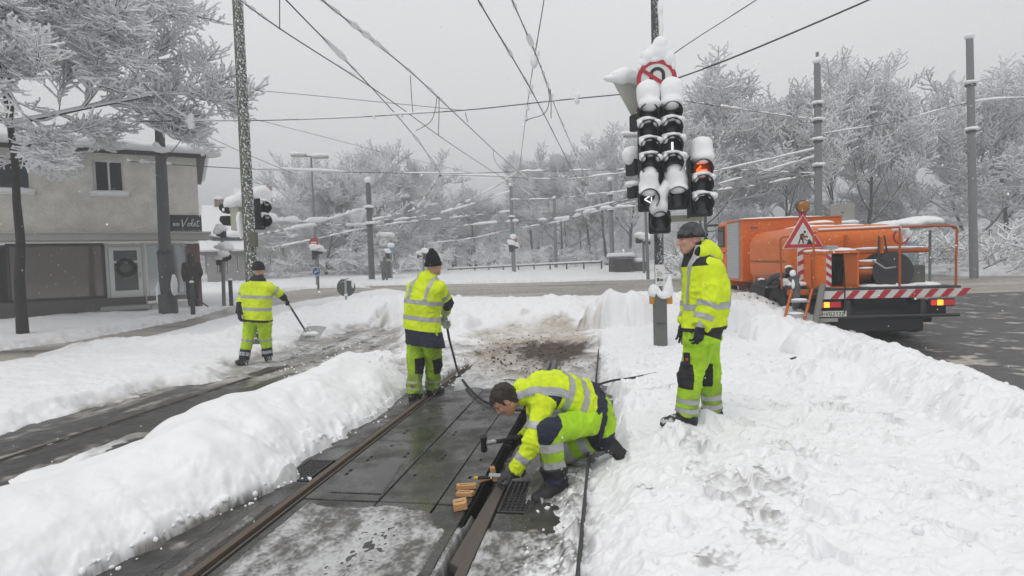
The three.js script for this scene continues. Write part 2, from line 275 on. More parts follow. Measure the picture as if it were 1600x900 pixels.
function buildGround() {
  const NA = 960, NR = 760, A0 = -1.0, A1 = 1.0, D0 = 1.7, D1 = 110;
  const px = new Float32Array((NA + 1) * (NR + 1)), pd = new Float32Array(px.length), ty = new Float32Array(px.length), by = new Float32Array(px.length);
  const sc = new Float32Array(px.length * 3), rc = new Float32Array(px.length * 3), id = (i, j) => j * (NA + 1) + i;
  for (let j = 0; j <= NR; j++) {
    const s = j / NR, d = s < .86 ? D0 * Math.pow(22 / D0, Math.pow(s / .86, .93)) : 22 * Math.pow(D1 / 22, (s - .86) / .14);
    for (let i = 0; i <= NA; i++) {
      const tx = Math.tan(mix(A0, A1, i / NA)), x = tx * d, q = id(i, j), S = snowAt(x, d);
      px[q] = x; pd[q] = d;
      // street surface: asphalt; worn slush on the far roads
      const base = rise(d), inBed = sst(.0, .02, Math.min(S.u + 1.0, 1.0 - S.u, 5.6 - S.v));
      by[q] = base - .14 * inBed + (inBed > 0 ? 0 : .006 * S.n3);
      const wear = fbm2((x * .3 + d * .02) * .6, d * 2.3, 3, 91), sl = S.bed2 > 0 ? sst(-.15, .5, fbm2(S.u * 3.2, S.v * .5, 3, 5) + .3 * S.n3 - .24 + .9 * sst(3.0, 5, S.v)) : (S.road > 0 && x < 4 || d > 19) ? clamp(.74 + .8 * wear + .4 * S.n3) : sst(.2, .6, S.n2 + .4 * S.n3 - .1);
      const a = .05 + .018 * S.n3 + .012 * S.n4 + .015 * S.n1;
      const m = [mix(a * 1.06, .46, sl), mix(a, .42, sl), mix(a * .94, .37, sl)]; rc.set(m, q * 3);
      ty[q] = base + S.t;
      // snow: clean white, brown where dug, grey where it is melting into slush
      let k = S.v < .2 && S.u > -1.0 && S.u < 1.05 && S.bed > 0 ? [.52, .525, .53] : [.87, .88, .90];
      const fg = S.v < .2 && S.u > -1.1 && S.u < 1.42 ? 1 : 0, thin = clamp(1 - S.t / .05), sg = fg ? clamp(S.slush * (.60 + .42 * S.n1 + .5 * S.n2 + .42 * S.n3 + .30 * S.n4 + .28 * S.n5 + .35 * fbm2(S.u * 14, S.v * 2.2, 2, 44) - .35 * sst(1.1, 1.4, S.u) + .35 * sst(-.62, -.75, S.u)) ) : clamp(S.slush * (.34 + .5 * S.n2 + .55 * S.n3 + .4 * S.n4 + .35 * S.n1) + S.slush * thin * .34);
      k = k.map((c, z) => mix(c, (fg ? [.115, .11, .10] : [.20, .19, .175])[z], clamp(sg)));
      k = k.map((c, z) => mix(c, [.27, .25, .22][z], S.grit * .85)); const core = sst(1.0, .1, Math.hypot((x - .75) / 1.15, (d - 10.1) / 1.3) + .35 * S.n2), dg = clamp(S.dirt * core * (1.8 + .7 * S.n2 + 1.0 * S.n3 + .4 * S.n4) + S.dirt * clamp(-.15 + .5 * S.n3 + .4 * S.n2)); k = k.map((c, z) => mix(c, [.085, .06, .042][z], dg)); const tint = clamp(S.dirt * (.7 + .5 * S.n1 + .35 * S.n3)); k = k.map((c, z) => c * mix(1, [.52, .46, .37][z], tint));
      const edge = clamp(1 - Math.abs(S.open) / .5) * sst(7, 10, d) * clamp(.25 + .6 * S.n3); k = k.map((c, z) => mix(c, [.33, .29, .25][z], edge * .7));
      sc.set(k, q * 3);
    }
  }
  const mesh = (Y, C, keep) => {
    const I = [], map = new Int32Array(px.length).fill(-1), P = [], K = []; const ix = q => { if (map[q] < 0) { map[q] = P.length / 3; P.push(px[q], Y[q], -pd[q]); K.push(C[3 * q], C[3 * q + 1], C[3 * q + 2]); } return map[q]; };
    for (let j = 0; j < NR; j++) for (let i = 0; i < NA; i++) { const a = id(i, j), b = id(i + 1, j), c = id(i, j + 1), e = id(i + 1, j + 1); if (keep(a, b, c, e)) I.push(ix(a), ix(b), ix(e), ix(a), ix(e), ix(c)); }
    const g = new THREE.BufferGeometry(); g.setAttribute('position', new THREE.Float32BufferAttribute(P, 3)); g.setAttribute('color', new THREE.Float32BufferAttribute(K, 3)); g.setIndex(I); g.computeVertexNormals(); return g;
  };
  const th = q => ty[q] - rise(pd[q]);
  const where = q => { const u = uOf(px[q], pd[q]), v = vOf(px[q], pd[q]); return u < -.85 && u > -3.1 && v < 4.7 ? 1 : u > 1.2 && pd[q] < 11 ? 2 : pd[q] > 9.5 && pd[q] < 20 ? 3 : u > -1.2 && u < 1.6 && v < 8 ? 4 : 0; };
  const sides = new THREE.Group();
  top('road', mesh(by, rc, (a, b, c, e) => Math.min(th(a), th(b), th(c), th(e)) < .03), vc(.42), 'wet grey asphalt street streaked with brown slush', 'road', null, 'structure');
  const snowM = vc(.62);
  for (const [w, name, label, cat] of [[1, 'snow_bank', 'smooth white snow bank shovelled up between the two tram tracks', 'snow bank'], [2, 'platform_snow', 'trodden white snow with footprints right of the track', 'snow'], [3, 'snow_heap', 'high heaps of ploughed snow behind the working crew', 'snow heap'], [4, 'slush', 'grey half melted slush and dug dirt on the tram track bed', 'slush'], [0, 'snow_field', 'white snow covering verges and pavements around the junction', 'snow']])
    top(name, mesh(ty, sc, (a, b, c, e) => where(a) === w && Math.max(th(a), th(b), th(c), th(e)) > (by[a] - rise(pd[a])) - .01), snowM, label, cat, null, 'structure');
  // the land all round, beyond what is surveyed above
  const g = new THREE.RingGeometry(.01, 420, 96, 40); g.rotateX(-Math.PI / 2); const p = g.attributes.position;
  for (let i = 0; i < p.count; i++) { const x = p.getX(i), d = -p.getZ(i), inn = d > 0 && Math.abs(Math.atan2(x, d)) < 1.1; p.setY(i, inn && d < 108 ? -.6 : d > 100 ? rise(100) - .3 : -.3 + (d > 0 ? rise(d) : 0)); }
  g.computeVertexNormals(); top('ground', g, std([.8, .81, .83], .8), 'flat snow covered land around the junction', 'ground', null, 'structure');
}
buildGround();
// ---------------------------------------------------------------- the near tram track: slabs, rails, drains
function canvasTex(w, h, draw, opts = {}) {
  const c = document.createElement('canvas'); c.width = w; c.height = h; draw(c.getContext('2d'), w, h);
  const t = new THREE.CanvasTexture(c); if (!opts.data) t.colorSpace = THREE.SRGBColorSpace; t.anisotropy = 4; if (opts.wrap) t.wrapS = t.wrapT = THREE.RepeatWrapping; return t;
}
function dataTex(n, f, srgb = true, ch = 3) {         // tiling texture from a function of noise; f returns [r,g,b] 0..255
  const a = new Uint8Array(n * n * 4); for (let j = 0; j < n; j++) for (let i = 0; i < n; i++) { const c = f(i / n, j / n), o = (j * n + i) * 4; a[o] = c[0]; a[o + 1] = c[1]; a[o + 2] = c[2]; a[o + 3] = 255; }
  const t = new THREE.DataTexture(a, n, n); t.magFilter = THREE.LinearFilter; t.minFilter = THREE.LinearMipmapLinearFilter; t.generateMipmaps = true; t.wrapS = t.wrapT = THREE.RepeatWrapping; if (srgb) t.colorSpace = THREE.SRGBColorSpace; t.needsUpdate = true; return t;
}
const tileN = (u, v, k, s) => { const a = (u0, v0) => noise2(u0 * k, v0 * k, s); return mix(mix(a(u, v), a(u - 1, v), sst(.7, 1, u)), mix(a(u, v - 1), a(u - 1, v - 1), sst(.7, 1, u)), sst(.7, 1, v)); };
const slabMap = dataTex(512, (u, v) => { const n = .5 * tileN(u, v, 5, 3) + .3 * tileN(u, v, 19, 5) + .3 * tileN(u, v, 90, 8), b = 62 + 26 * n + (tileN(u, v, 150, 9) > .75 ? 34 : 0); return [b, b * .99, b * .95]; });
const slabRough = dataTex(512, (u, v) => { const n = tileN(u, v, 4, 13) + .5 * tileN(u, v, 13, 15) + .25 * tileN(u, v, 60, 18), b = clamp(90 + 120 * n, 22, 190); return [b, b, b]; }, false);
const slabBump = dataTex(512, (u, v) => { const k = 40, a = (u * k) % 1, b = (v * k) % 1, alt = (Math.floor(u * k) + Math.floor(v * k)) % 2; const q = alt ? Math.hypot((a - .5) * 1.2, (b - .5) * 3) : Math.hypot((a - .5) * 3, (b - .5) * 1.2); const z = clamp(120 + (q < .42 ? 60 : 0) + 30 * tileN(u, v, 100, 22), 0, 255); return [z, z, z]; }, false);
const asphaltBump = dataTex(512, (u, v) => { const z = clamp(128 + 70 * tileN(u, v, 120, 25) + 50 * tileN(u, v, 30, 27), 0, 255); return [z, z, z]; }, false);
const M = {
  slab: new THREE.MeshStandardMaterial({ map: slabMap, roughnessMap: slabRough, roughness: .85, bumpMap: slabBump, bumpScale: .002 }),
  plain: new THREE.MeshStandardMaterial({ map: slabMap, roughnessMap: slabRough, roughness: 1, bumpMap: asphaltBump, bumpScale: .003 }),
  rail: std([.10, .085, .07], .6, .15), railRust: std([.12, .093, .07], .8, .05), groove: new THREE.MeshPhysicalMaterial({ color: new THREE.Color().setRGB(.02, .018, .015), roughness: 1, specularIntensity: .1 }),
  iron: std([.05, .05, .052], .5, .5), black: std([.012, .012, .013], .55), rubber: std([.018, .018, .019], .75),
  snow: std([.87, .88, .90], .7), wood: null, pole: std([.19, .20, .205], .6, .3), poleDark: std([.085, .085, .085], .75), poleGreen: std([.11, .115, .085], .8), steel: std([.42, .43, .44], .45, .6), wire: std([.05, .05, .052], .5, .4),
};
const snowV = vc(.7);
function flatShape(pts) { const s = new THREE.Shape(); pts.forEach(([x, y], i) => i ? s.lineTo(x, y) : s.moveTo(x, y)); s.closePath(); return s; }
function slabGeo(u0, u1, v0, v1, holes, th = .12) {   // a slab lying flat, top at y = 0, slots cut through
  const s = flatShape([[u0, v0], [u1, v0], [u1, v1], [u0, v1]]);
  for (const [hu, hv, w, h] of holes) { const p = new THREE.Path(); p.moveTo(hu - w / 2, hv - h / 2); p.lineTo(hu - w / 2, hv + h / 2); p.lineTo(hu + w / 2, hv + h / 2); p.lineTo(hu + w / 2, hv - h / 2); p.closePath(); s.holes.push(p); }
  const g = new THREE.ExtrudeGeometry(s, { depth: th - .008, bevelEnabled: true, bevelSize: .006, bevelThickness: .006, bevelOffset: -.006, bevelSegments: 2 });
  g.rotateX(-Math.PI / 2); g.translate(0, -th + .002, 0); return g;
}
const track = thing('tram_track', 'embedded tram track of dark wet slabs between two grooved rails', 'tram track', tr(0, 0), -TH); track.userData.kind = 'structure'; delete track.userData.category;
{
  const vs = [-3.4, -1.95, -.47, .88, 2.39, 3.8, 5.4], us = [-.665, -.08, .36, .60];
  for (let i = 0; i + 1 < vs.length; i++) for (let j = 0; j < 3; j++) {
    const u0 = us[j] + .006, u1 = us[j + 1] - .006, v0 = vs[i] + .006, v1 = vs[i + 1] - .006, um = (u0 + u1) / 2, H = [];
    if (i === 2 && j === 0) H.push([-.3, v0 + .12, .42, .022], [-.52, .35, .022, .05], [-.52, .43, .022, .05], [-.22, .46, .022, .05], [-.22, .54, .022, .05], [-.45, .74, .02, .04], [-.56, .02, .022, .05], [-.56, .1, .022, .05]);
    else if (i === 2 && j === 1) H.push([.13, .45, .022, .05], [.13, .53, .022, .05], [.02, .05, .02, .05]);
    else if (i === 3 && j < 2) H.push([um - .1, v0 + .25, .022, .05], [um - .1, v0 + .34, .022, .05], [um, v1 - .3, .022, .05]);
    else if (i === 2) H.push([um, v0 + .5, .02, .05], [um, v0 + .9, .02, .05]);
    part('slab', slabGeo(u0, u1, v0, v1, H).translate(0, rr(-.004, .003), 0), i === 2 || (i === 1) ? M.slab : M.plain, track);
  }
  for (const [a, b] of [[-3.4, -1.7], [-1.7, -.16], [.32, 1.5], [1.5, 3.0], [3.0, 4.6]]) part('edge_slab', slabGeo(-1.06, -.80, a + .006, b - .006, []), M.plain, track);
  for (const [a, b] of [[-3.4, -1.9], [-1.9, -.56], [0, 1.4], [1.4, 3], [3, 4.6]]) part('edge_slab', slabGeo(.81, 1.06, a + .006, b - .006, []), M.plain, track);
  const bar = (u0, u1, y0, y1, v0, v1) => box(u1 - u0, y1 - y0, v1 - v0, (u0 + u1) / 2, (y0 + y1) / 2, -(v0 + v1) / 2, .005);
  part('rail', [bar(-.79, -.735, -.13, .006, -3.6, 5.6), bar(-.80, -.68, -.139, -.055, -3.6, 5.6)], M.railRust, track, 'brown worn grooved rail on the left of the slabs');
  part('rail_lip', bar(-.692, -.676, -.054, .003, -3.6, 5.6), M.rail, track);
  part('rail', [bar(.735, .797, -.13, .010, -3.6, 5.6), bar(.73, .80, -.139, -.131, -3.6, 5.6)], M.rail, track, 'grey grooved rail on the right with an open switch groove');
  part('rail_lip', bar(.612, .628, -.13, .002, -3.6, 5.6), M.groove, track);
  { const s = flatShape([[.733, -1.25], [.672, -1.2], [.705, -.4], [.733, .3]]); const g = new THREE.ExtrudeGeometry(s, { depth: .05, bevelEnabled: true, bevelSize: .006, bevelThickness: .006, bevelSegments: 2 }); g.rotateX(-Math.PI / 2); g.translate(0, -.06, 0); part('switch_tongue', g, M.rail, track); }
  const grate = (u0, u1, v0, v1, nu, nv) => {
    part('sump', bar(u0 + .01, u1 - .01, -.137, -.1, v0 + .01, v1 - .01), M.groove, track); const G = thing('drain_grate', '', 'drain grate', tr(0, 0, .002), -TH), w = .018, g = [];
    part('frame', [bar(u0, u0 + .025, -.06, .006, v0, v1), bar(u1 - .025, u1, -.06, .006, v0, v1), bar(u0 + .025, u1 - .025, -.06, .006, v0, v0 + .025), bar(u0 + .025, u1 - .025, -.06, .006, v1 - .025, v1)], M.iron, G);
    for (let i = 1; i < nu; i++) { const u = mix(u0 + .02, u1 - .02, i / nu); part('bar', bar(u - w / 2, u + w / 2, -.05, .003, v0 + .025, v1 - .025), M.iron, G); }
    for (let i = 1; i < nv; i++) { const v = mix(v0 + .02, v1 - .02, i / nv); part('bar', bar(u0 + .025, u1 - .025, -.048, -.001, v - w / 2, v + w / 2), M.iron, G); }
    return G;
  };
  tag(grate(-1.06, -.815, -.155, .315, 7, 9), 'dark iron drain grate at the edge of the long snow bank', 'drain grate');
  tag(grate(.812, 1.058, -.555, -.005, 6, 11), 'dark iron drain grate beside the boot of the kneeling worker', 'drain grate');
  top('platform_edge', box(.014, .2, 9.4, 1.412, .055, -.9).rotateY(-TH).translate(TX, 0, -TD), std([.05, .05, .05], .9), 'thin dark steel edging strip along the trodden platform snow', 'edging');
}
// the second track beyond the bank
{
  const t2 = thing('tram_track', 'grooved rail showing in the wet asphalt beyond the snow bank', '', tr(0, 0), -TH); t2.userData.kind = 'structure'; delete t2.userData.category;
  for (const [u, n] of [[-4.02, 1], [-2.585, 1]]) { const mk = (a, b, y) => box(b - a, .02, 9, (a + b) / 2, y, -1.0); part('rail', [mk(u - .05, u - .012, -.003), mk(u + .032, u + .05, -.003)], M.rail, t2); part('groove', mk(u - .012, u + .032, -.008), M.groove, t2); }
}
// ---------------------------------------------------------------- trees under snow
M.bark = std([.035, .031, .028], .95); M.twig = std([.06, .055, .05], .95);
function segGeo(segs, n, snowy, ws = .02, hs = .05) { // segs: [a, b, ra, rb]; wood as tapered tubes, or the snow lying along their tops
  const P = [], I = [], up = V(0, 1, 0);
  for (const [a, b, ra, rb] of segs) {
    const d = b.clone().sub(a); const L = d.length(); if (L < 1e-4) continue; d.divideScalar(L);
    if (!snowy) {
      const h = Math.abs(d.y) > .95 ? V(1, 0, 0) : d.clone().cross(up).normalize(), k = h.clone().cross(d).normalize(), o = P.length / 3;
      for (const [c, r] of [[a, ra], [b, rb]]) for (let i = 0; i < n; i++) { const t = i / n * 6.2832 + .5; P.push(c.x + r * (h.x * Math.cos(t) + k.x * Math.sin(t)), c.y + r * (h.y * Math.cos(t) + k.y * Math.sin(t)), c.z + r * (h.z * Math.cos(t) + k.z * Math.sin(t))); }
      for (let i = 0; i < n; i++) { const j = (i + 1) % n; I.push(o + i, o + j, o + n + j, o + i, o + n + j, o + n + i); }
    } else if (Math.abs(d.y) < .9) {
      const h = d.clone().cross(up).normalize(), f = Math.sqrt(1 - d.y * d.y), o = P.length / 3;
      for (const [c, r] of [[a, ra], [b, rb]]) { const w = (r * .85 + ws) * (.5 + .5 * f), t = (r * .6 + hs * f) * rr(.75, 1.25), y = c.y + r * .25; P.push(c.x - h.x * w, y, c.z - h.z * w, c.x - h.x * w * .55, y + t * .8, c.z - h.z * w * .55, c.x + h.x * w * .55, y + t, c.z + h.z * w * .55, c.x + h.x * w, y, c.z + h.z * w); }
      for (let i = 0; i < 4; i++) { const j = (i + 1) % 4; I.push(o + i, o + j, o + 4 + j, o + i, o + 4 + j, o + 4 + i); }
      I.push(o, o + 2, o + 1, o, o + 3, o + 2, o + 4, o + 5, o + 6, o + 4, o + 6, o + 7);
    }
  }
  const g = new THREE.BufferGeometry(); g.setAttribute('position', new THREE.Float32BufferAttribute(P, 3)); g.setIndex(I); g.computeVertexNormals(); return g;
}
function bend(d, a) { return d.clone().add(V(rr(-1, 1), rr(-1, 1), rr(-1, 1)).multiplyScalar(a)).normalize(); }
function sprigSegs(L) {                              // a twig about L long growing along +x
  const S = [];
  const go = (p, d, len, r, lv) => {
    const n = lv === 0 ? 5 : lv === 1 ? 3 : 2;
    for (let i = 0; i < n; i++) {
      const q = p.clone().addScaledVector(d, len / n), r2 = r * .82; S.push([p, q, r, r2]); p = q; r = r2; d = bend(d, .26); d.y += .02; d.normalize();
      if (lv < 2 && i < n - 1 || lv === 1) for (const s of lv === 0 ? [-1, 1] : [rnd() < .5 ? -1 : 1]) { const e = d.clone().multiplyScalar(.62).add(V(0, rr(-.28, .5), s * rr(.45, .9))).normalize(); if (rnd() < .85) go(p, e, len * rr(.34, .58) * (1 - i / n * .35), r * .6, lv + 1); }
    }
  };
  go(V(0, 0, 0), V(1, .1, 0).normalize(), L, .022, 0); return S;
}
const sprigs = [0, 1, 2, 3].map(() => { const s = sprigSegs(1.5); return { wood: segGeo(s, 3, false), snow: segGeo(s, 4, true, .033, .05) }; });
function makeTree(name, o) {                          // o: height, spread, limbs, up (how steeply limbs rise), scale of sprigs, density
  const t = new THREE.Group(); t.name = name; const T = [], B = [], tips = [];
  const H = o.height, r0 = o.r || H * .018; let p = V(0, -.3, 0), d = V(o.lean || 0, 1, 0).normalize(), r = r0; const nT = 9, path = [];
  for (let i = 0; i < nT; i++) { const q = p.clone().addScaledVector(d, H * (o.trunk || .62) / nT), r2 = r * .88; T.push([p, q, r, r2]); path.push([q, r2]); p = q; r = r2; d = bend(d, o.wob || .09); d.y += .1; d.normalize(); }
  const limb = (p, d, len, r, lv) => {
    const n = 4;
    for (let i = 0; i < n; i++) {
      const q = p.clone().addScaledVector(d, len / n), r2 = r * .8; (lv === 0 ? T : B).push([p, q, r, r2]); p = q; r = r2; d = bend(d, .2); d.y += o.lift || .05; d.normalize();
      if (lv < 2 && i > 0) for (let s = 0; s < (lv ? 1 : 2); s++) { const e = bend(d, .75); limb(p, e, len * rr(.42, .62), r * .62, lv + 1); }
      if (lv > 0 && rnd() < o.dens) tips.push([p.clone(), bend(d, .6)]);
      if (lv === 0 && i > 1 && rnd() < o.dens * .6) tips.push([p.clone(), bend(d, .8)]);
    }
    tips.push([p.clone(), d.clone()]); if (lv > 0 && rnd() < o.dens) tips.push([p.clone(), bend(d, .5)]);
  };
  for (let i = 0; i < o.limbs; i++) { const k = path[Math.min(nT - 1, Math.floor(mix(o.from || 2, nT, (i + .5) / o.limbs)))], a = i * 2.4 + rr(-.8, .8), up = mix(o.up, o.up + .9, i / o.limbs); limb(k[0].clone(), V(Math.cos(a), up, Math.sin(a)).normalize(), o.spread * mix(1.1, .75, i / o.limbs) * rr(.8, 1.15), k[1] * .6, 0); }
  limb(p, d, H * .3, r, 0);
  part('trunk', segGeo(T, 7, false), M.bark, t); part('branches', segGeo(B, 4, false), M.bark, t).userData.kind = 'stuff'; part('branch_snow', segGeo(T.concat(B), 4, true, .035, .07), M.snow, t).userData.kind = 'stuff';
  const sc = o.sprig || 1;
  for (let k = 0; k < sprigs.length; k++) {
    const mine = tips.filter((_, i) => i % sprigs.length === k), mats = mine.map(([q, dir]) => { const x = dir.clone().setY(clamp(dir.y, -.35, .75)).normalize(), z = x.clone().cross(V(0, 1, 0)).normalize(), y = z.clone().cross(x), s = sc * rr(.7, 1.25); return new THREE.Matrix4().makeBasis(x.multiplyScalar(s), y.multiplyScalar(s), z.multiplyScalar(s * (rnd() < .5 ? 1 : 1))).setPosition(q); });
    for (const [nm, geo, mat] of [['twigs', sprigs[k].wood, M.twig], ['twig_snow', sprigs[k].snow, M.snow]]) { const im = new THREE.InstancedMesh(geo, mat, mats.length); mats.forEach((m, i) => im.setMatrixAt(i, m)); im.name = nm; im.castShadow = im.receiveShadow = true; im.userData.kind = 'stuff'; t.add(im); }
  }
  return t;
}
const kinds = [
  makeTree('broad_tree', { height: 11, spread: 4.2, limbs: 10, up: .45, dens: .24, trunk: .55, from: 2 }),
  makeTree('tall_tree', { height: 13, spread: 3.6, limbs: 12, up: .8, dens: .2, trunk: .62, from: 3, lift: .12 }),
  makeTree('spreading_tree', { height: 10, spread: 4.8, limbs: 11, up: .35, dens: .26, trunk: .5, from: 1, wob: .14 }),
  makeTree('open_tree', { height: 12, spread: 3.2, limbs: 9, up: 1.0, dens: .12, trunk: .66, from: 3, lift: .16, wob: .12 }),
];
const nearTree = makeTree('snowy_tree', { height: 13.5, spread: 2.9, limbs: 26, up: .3, dens: 1.25, trunk: .66, from: 5, sprig: .56, r: .15, lift: .0, wob: .12 });
function plant(kind, px, topY, d, turn, label, name, group) {
  const src = kinds[kind], o = src.clone(); o.name = numbered(name || src.name); const p = at(px, 430, d); p.y = rise(d) - .1; o.position.copy(p);
  const want = at(px, topY, d).y - p.y, hgt = [11.6, 14.6, 10.6, 14.2][kind]; o.scale.setScalar(want / hgt); o.rotation.y = turn; scene.add(o); return tag(o, label, 'tree', group);
}
const sc0 = [ // kind, px, top, depth, turn, label
  [0, 445, 318, 52, .3, 'snowy tree behind the double armed street lamp, its crown low and round'],
  [2, 510, 262, 44, 1.3, 'broad snowy tree with a thick dark trunk right of the lamp post'],
  [0, 560, 250, 47, 2.2, 'tall snowy tree directly behind the square dark tram pole'],
  [2, 618, 252, 50, 3.4, 'snowy tree with spreading crown above the clock column'],
  [1, 668, 275, 62, .9, 'hazy snowy tree just left of the pale gap in the skyline'],
  [1, 775, 330, 84, 5.1, 'faint far tree behind the thin pole over the crossing'],
  [1, 835, 246, 64, 2.8, 'tall hazy tree behind the twin overhead contact wires'],
  [0, 880, 250, 58, .2, 'wide hazy snow laden tree in the middle of the park edge'],
  [1, 985, 214, 50, 4.1, 'slender dark limbed tree just left of the traffic signal mast'],
  [0, 738, 296, 66, 4.2, 'hazy rounded tree right of the clock column, in the skyline gap'],
  [1, 925, 238, 56, 1.7, 'snowy park tree left of the twin trunked dark tree'],
  [3, 948, 214, 46, 3.0, 'dark twin trunked tree beside the low brown kiosk'],
  [0, 1105, 140, 33, .7, 'big white crowned tree right of the signal cluster'],
  [0, 1228, 160, 34, 3.6, 'rounded snowy tree left of the tall grey pole above the truck'],
  [3, 1292, 100, 29, 4.6, 'tall open snowy tree just right of the tall grey pole'],
  [3, 1352, 98, 30, 5.7, 'tall slender snowy tree behind the truck tail board'],
  [2, 1510, 150, 34, 3.9, 'low spreading snowy tree second from the right edge'],
  [1, 1575, 110, 33, .4, 'snowy tree at the far right edge of the view'],
  [0, 1640, 130, 36, .4, 'snowy tree half outside the right edge of the view'],
];
for (const a of sc0) plant(a[0], a[1], a[2], a[3] + (a[1] > 1020 ? 7 : 9), a[4], a[5], null, 'snow covered trees round the junction');
{ const o = nearTree; o.name = 'snowy_tree'; const p = at(30, 440, 14.5); p.y = rise(14.5) - .1; o.position.copy(p); scene.add(o); tag(o, 'near tree whose snow laden twigs hang over the shop roof', 'tree'); o.scale.setScalar(1.0); o.rotation.y = .6; }
// the far wood and the brush at its foot, one mass in the snowfall
{
  const mats = [[], [], [], []], trunks = [];
  const put = (p, sc, flat) => { const a = rr(0, 6.28), x = V(Math.cos(a), rr(-.1, flat), Math.sin(a)).normalize(), z = x.clone().cross(V(0, 1, 0)).normalize(), y = z.clone().cross(x); mats[Math.floor(rnd() * 4)].push(new THREE.Matrix4().makeBasis(x.multiplyScalar(sc), y.multiplyScalar(sc), z.multiplyScalar(sc)).setPosition(p)); };
  for (let i = 0; i < 150; i++) {
    const px = rnd() < .16 ? rr(1050, 1850) : rr(-250, 1050), d = px > 1050 ? rr(60, 100) : rr(72, 120), c = at(px, 420, d), y0 = rise(d), h = rr(6, 10) * (px > 1050 ? 1 : px < 780 ? .9 : 1.15), w = rr(1.6, 3.2);
    trunks.push([V(c.x, y0 - .3, c.z), V(c.x + rr(-.6, .6), y0 + h * .8, c.z), rr(.12, .22), .05]);
    for (let k = 0; k < 26; k++) { const t = rnd(), rad = w * Math.sqrt(Math.sin(Math.PI * clamp(t * .85 + .13))) * Math.sqrt(rnd()), a = rr(0, 6.28); put(V(c.x + Math.cos(a) * rad, y0 + h * (.12 + .88 * t), c.z + Math.sin(a) * rad), rr(.9, 1.7), .8); }
  }
  for (let i = 0; i < 1500; i++) { const px = rr(-250, 1850), d = px > 1050 ? rr(26, 40) : px < 700 ? rr(46, 60) : rr(52, 75), c = at(px, 420, d); put(V(c.x, rise(d) + rr(.1, 1.5), c.z), rr(.6, 1.1), .9); }
  const far = thing('far_wood', 'hazy mass of snow covered woodland behind the junction', 'woodland', V(0, 0, 0)); far.userData.kind = 'stuff';
  for (let k = 0; k < 4; k++) for (const [nm, geo, mat] of [['twigs', sprigs[k].wood, M.twig], ['twig_snow', sprigs[k].snow, M.snow]]) { const im = new THREE.InstancedMesh(geo, mat, mats[k].length); mats[k].forEach((m, i) => im.setMatrixAt(i, m)); im.name = nm; im.userData.kind = 'stuff'; im.castShadow = im.receiveShadow = true; far.add(im); }
  part('trunks', segGeo(trunks, 5, false), M.bark, far).userData.kind = 'stuff';
}
// ---------------------------------------------------------------- poles, lamps, wires
function lumpMesh(ells, h = .012, amp = .01, fr = 9, cutY = null, sd = 0) {   // soft snow: ellipsoids [x,y,z,rx,ry,rz] run together
  const lo = V(1e9, 1e9, 1e9), hi = V(-1e9, -1e9, -1e9);
  for (const [x, y, z, a, b, c] of ells) { lo.min(V(x - a, y - b, z - c)); hi.max(V(x + a, y + b, z + c)); }
  lo.subScalar(h * 3 + amp); hi.addScalar(h * 3 + amp); const k = Math.max(.02, Math.min(...ells.map(e => Math.min(e[3], e[4], e[5]))) * .7);
  const m = netMesh((x, y, z) => { let d = 1e3; for (const e of ells) d = smin(d, ellD(x, y, z, ...e), k); d += amp * noise3(x * fr + sd, y * fr, z * fr) + amp * .4 * noise3(x * fr * 2.7, y * fr * 2.7 + sd, z * fr * 2.7); return cutY === null ? d : Math.max(d, cutY - y); }, lo, hi, h);
  return toGeo(m);
}
const speckled = (base, amt, k) => dataTex(256, (u, v) => { const s = tileN(u, v, 34, k) + .6 * tileN(u, v, 80, k + 1) + .9 * Math.cos((u - .2) * 6.283) * amt - .55 + amt; return s > .25 ? [222, 226, 230] : base.map(c => c * (1 + .25 * tileN(u, v, 22, k + 2))); });
const poleSnowMat = new THREE.MeshStandardMaterial({ map: speckled([84, 88, 74], .22, 41), roughness: .85 });
const poleMossMat = new THREE.MeshStandardMaterial({ map: speckled([70, 72, 70], .12, 47), roughness: .85 });
function poleGeo(a, b, r1, r2, n = 16) { const g = rod(a, b, r1, n, r2), L = a.distanceTo(b), u = g.attributes.uv; for (let i = 0; i < u.count; i++) u.setY(i, u.getY(i) * L / (6.28 * r1)); return g; }
const line = (px1, py1, px2, py2, d) => [at(px1, py1, d), at(px2, py2, d)];
// the big speckled tram pole
{
  const b = onG(399, 548), d = -b.z, a = at(368, -60, d + .1), P = thing('tram_pole', 'tall round grey green pole speckled with driven snow, traffic signal on it', 'pole', b);
  part('shaft', poleGeo(V(0, -.2, 0), a.clone().sub(b), .125, .098, 20), poleSnowMat, P);
  part('base_collar', rod(V(0, -.1, 0), V(0, .22, 0), .16, 20, .14), M.poleGreen, P);
  part('fuse_box', box(.14, .3, .12, .13, at(392, 375, d).y - b.y, .1, .015), M.poleGreen, P);
}
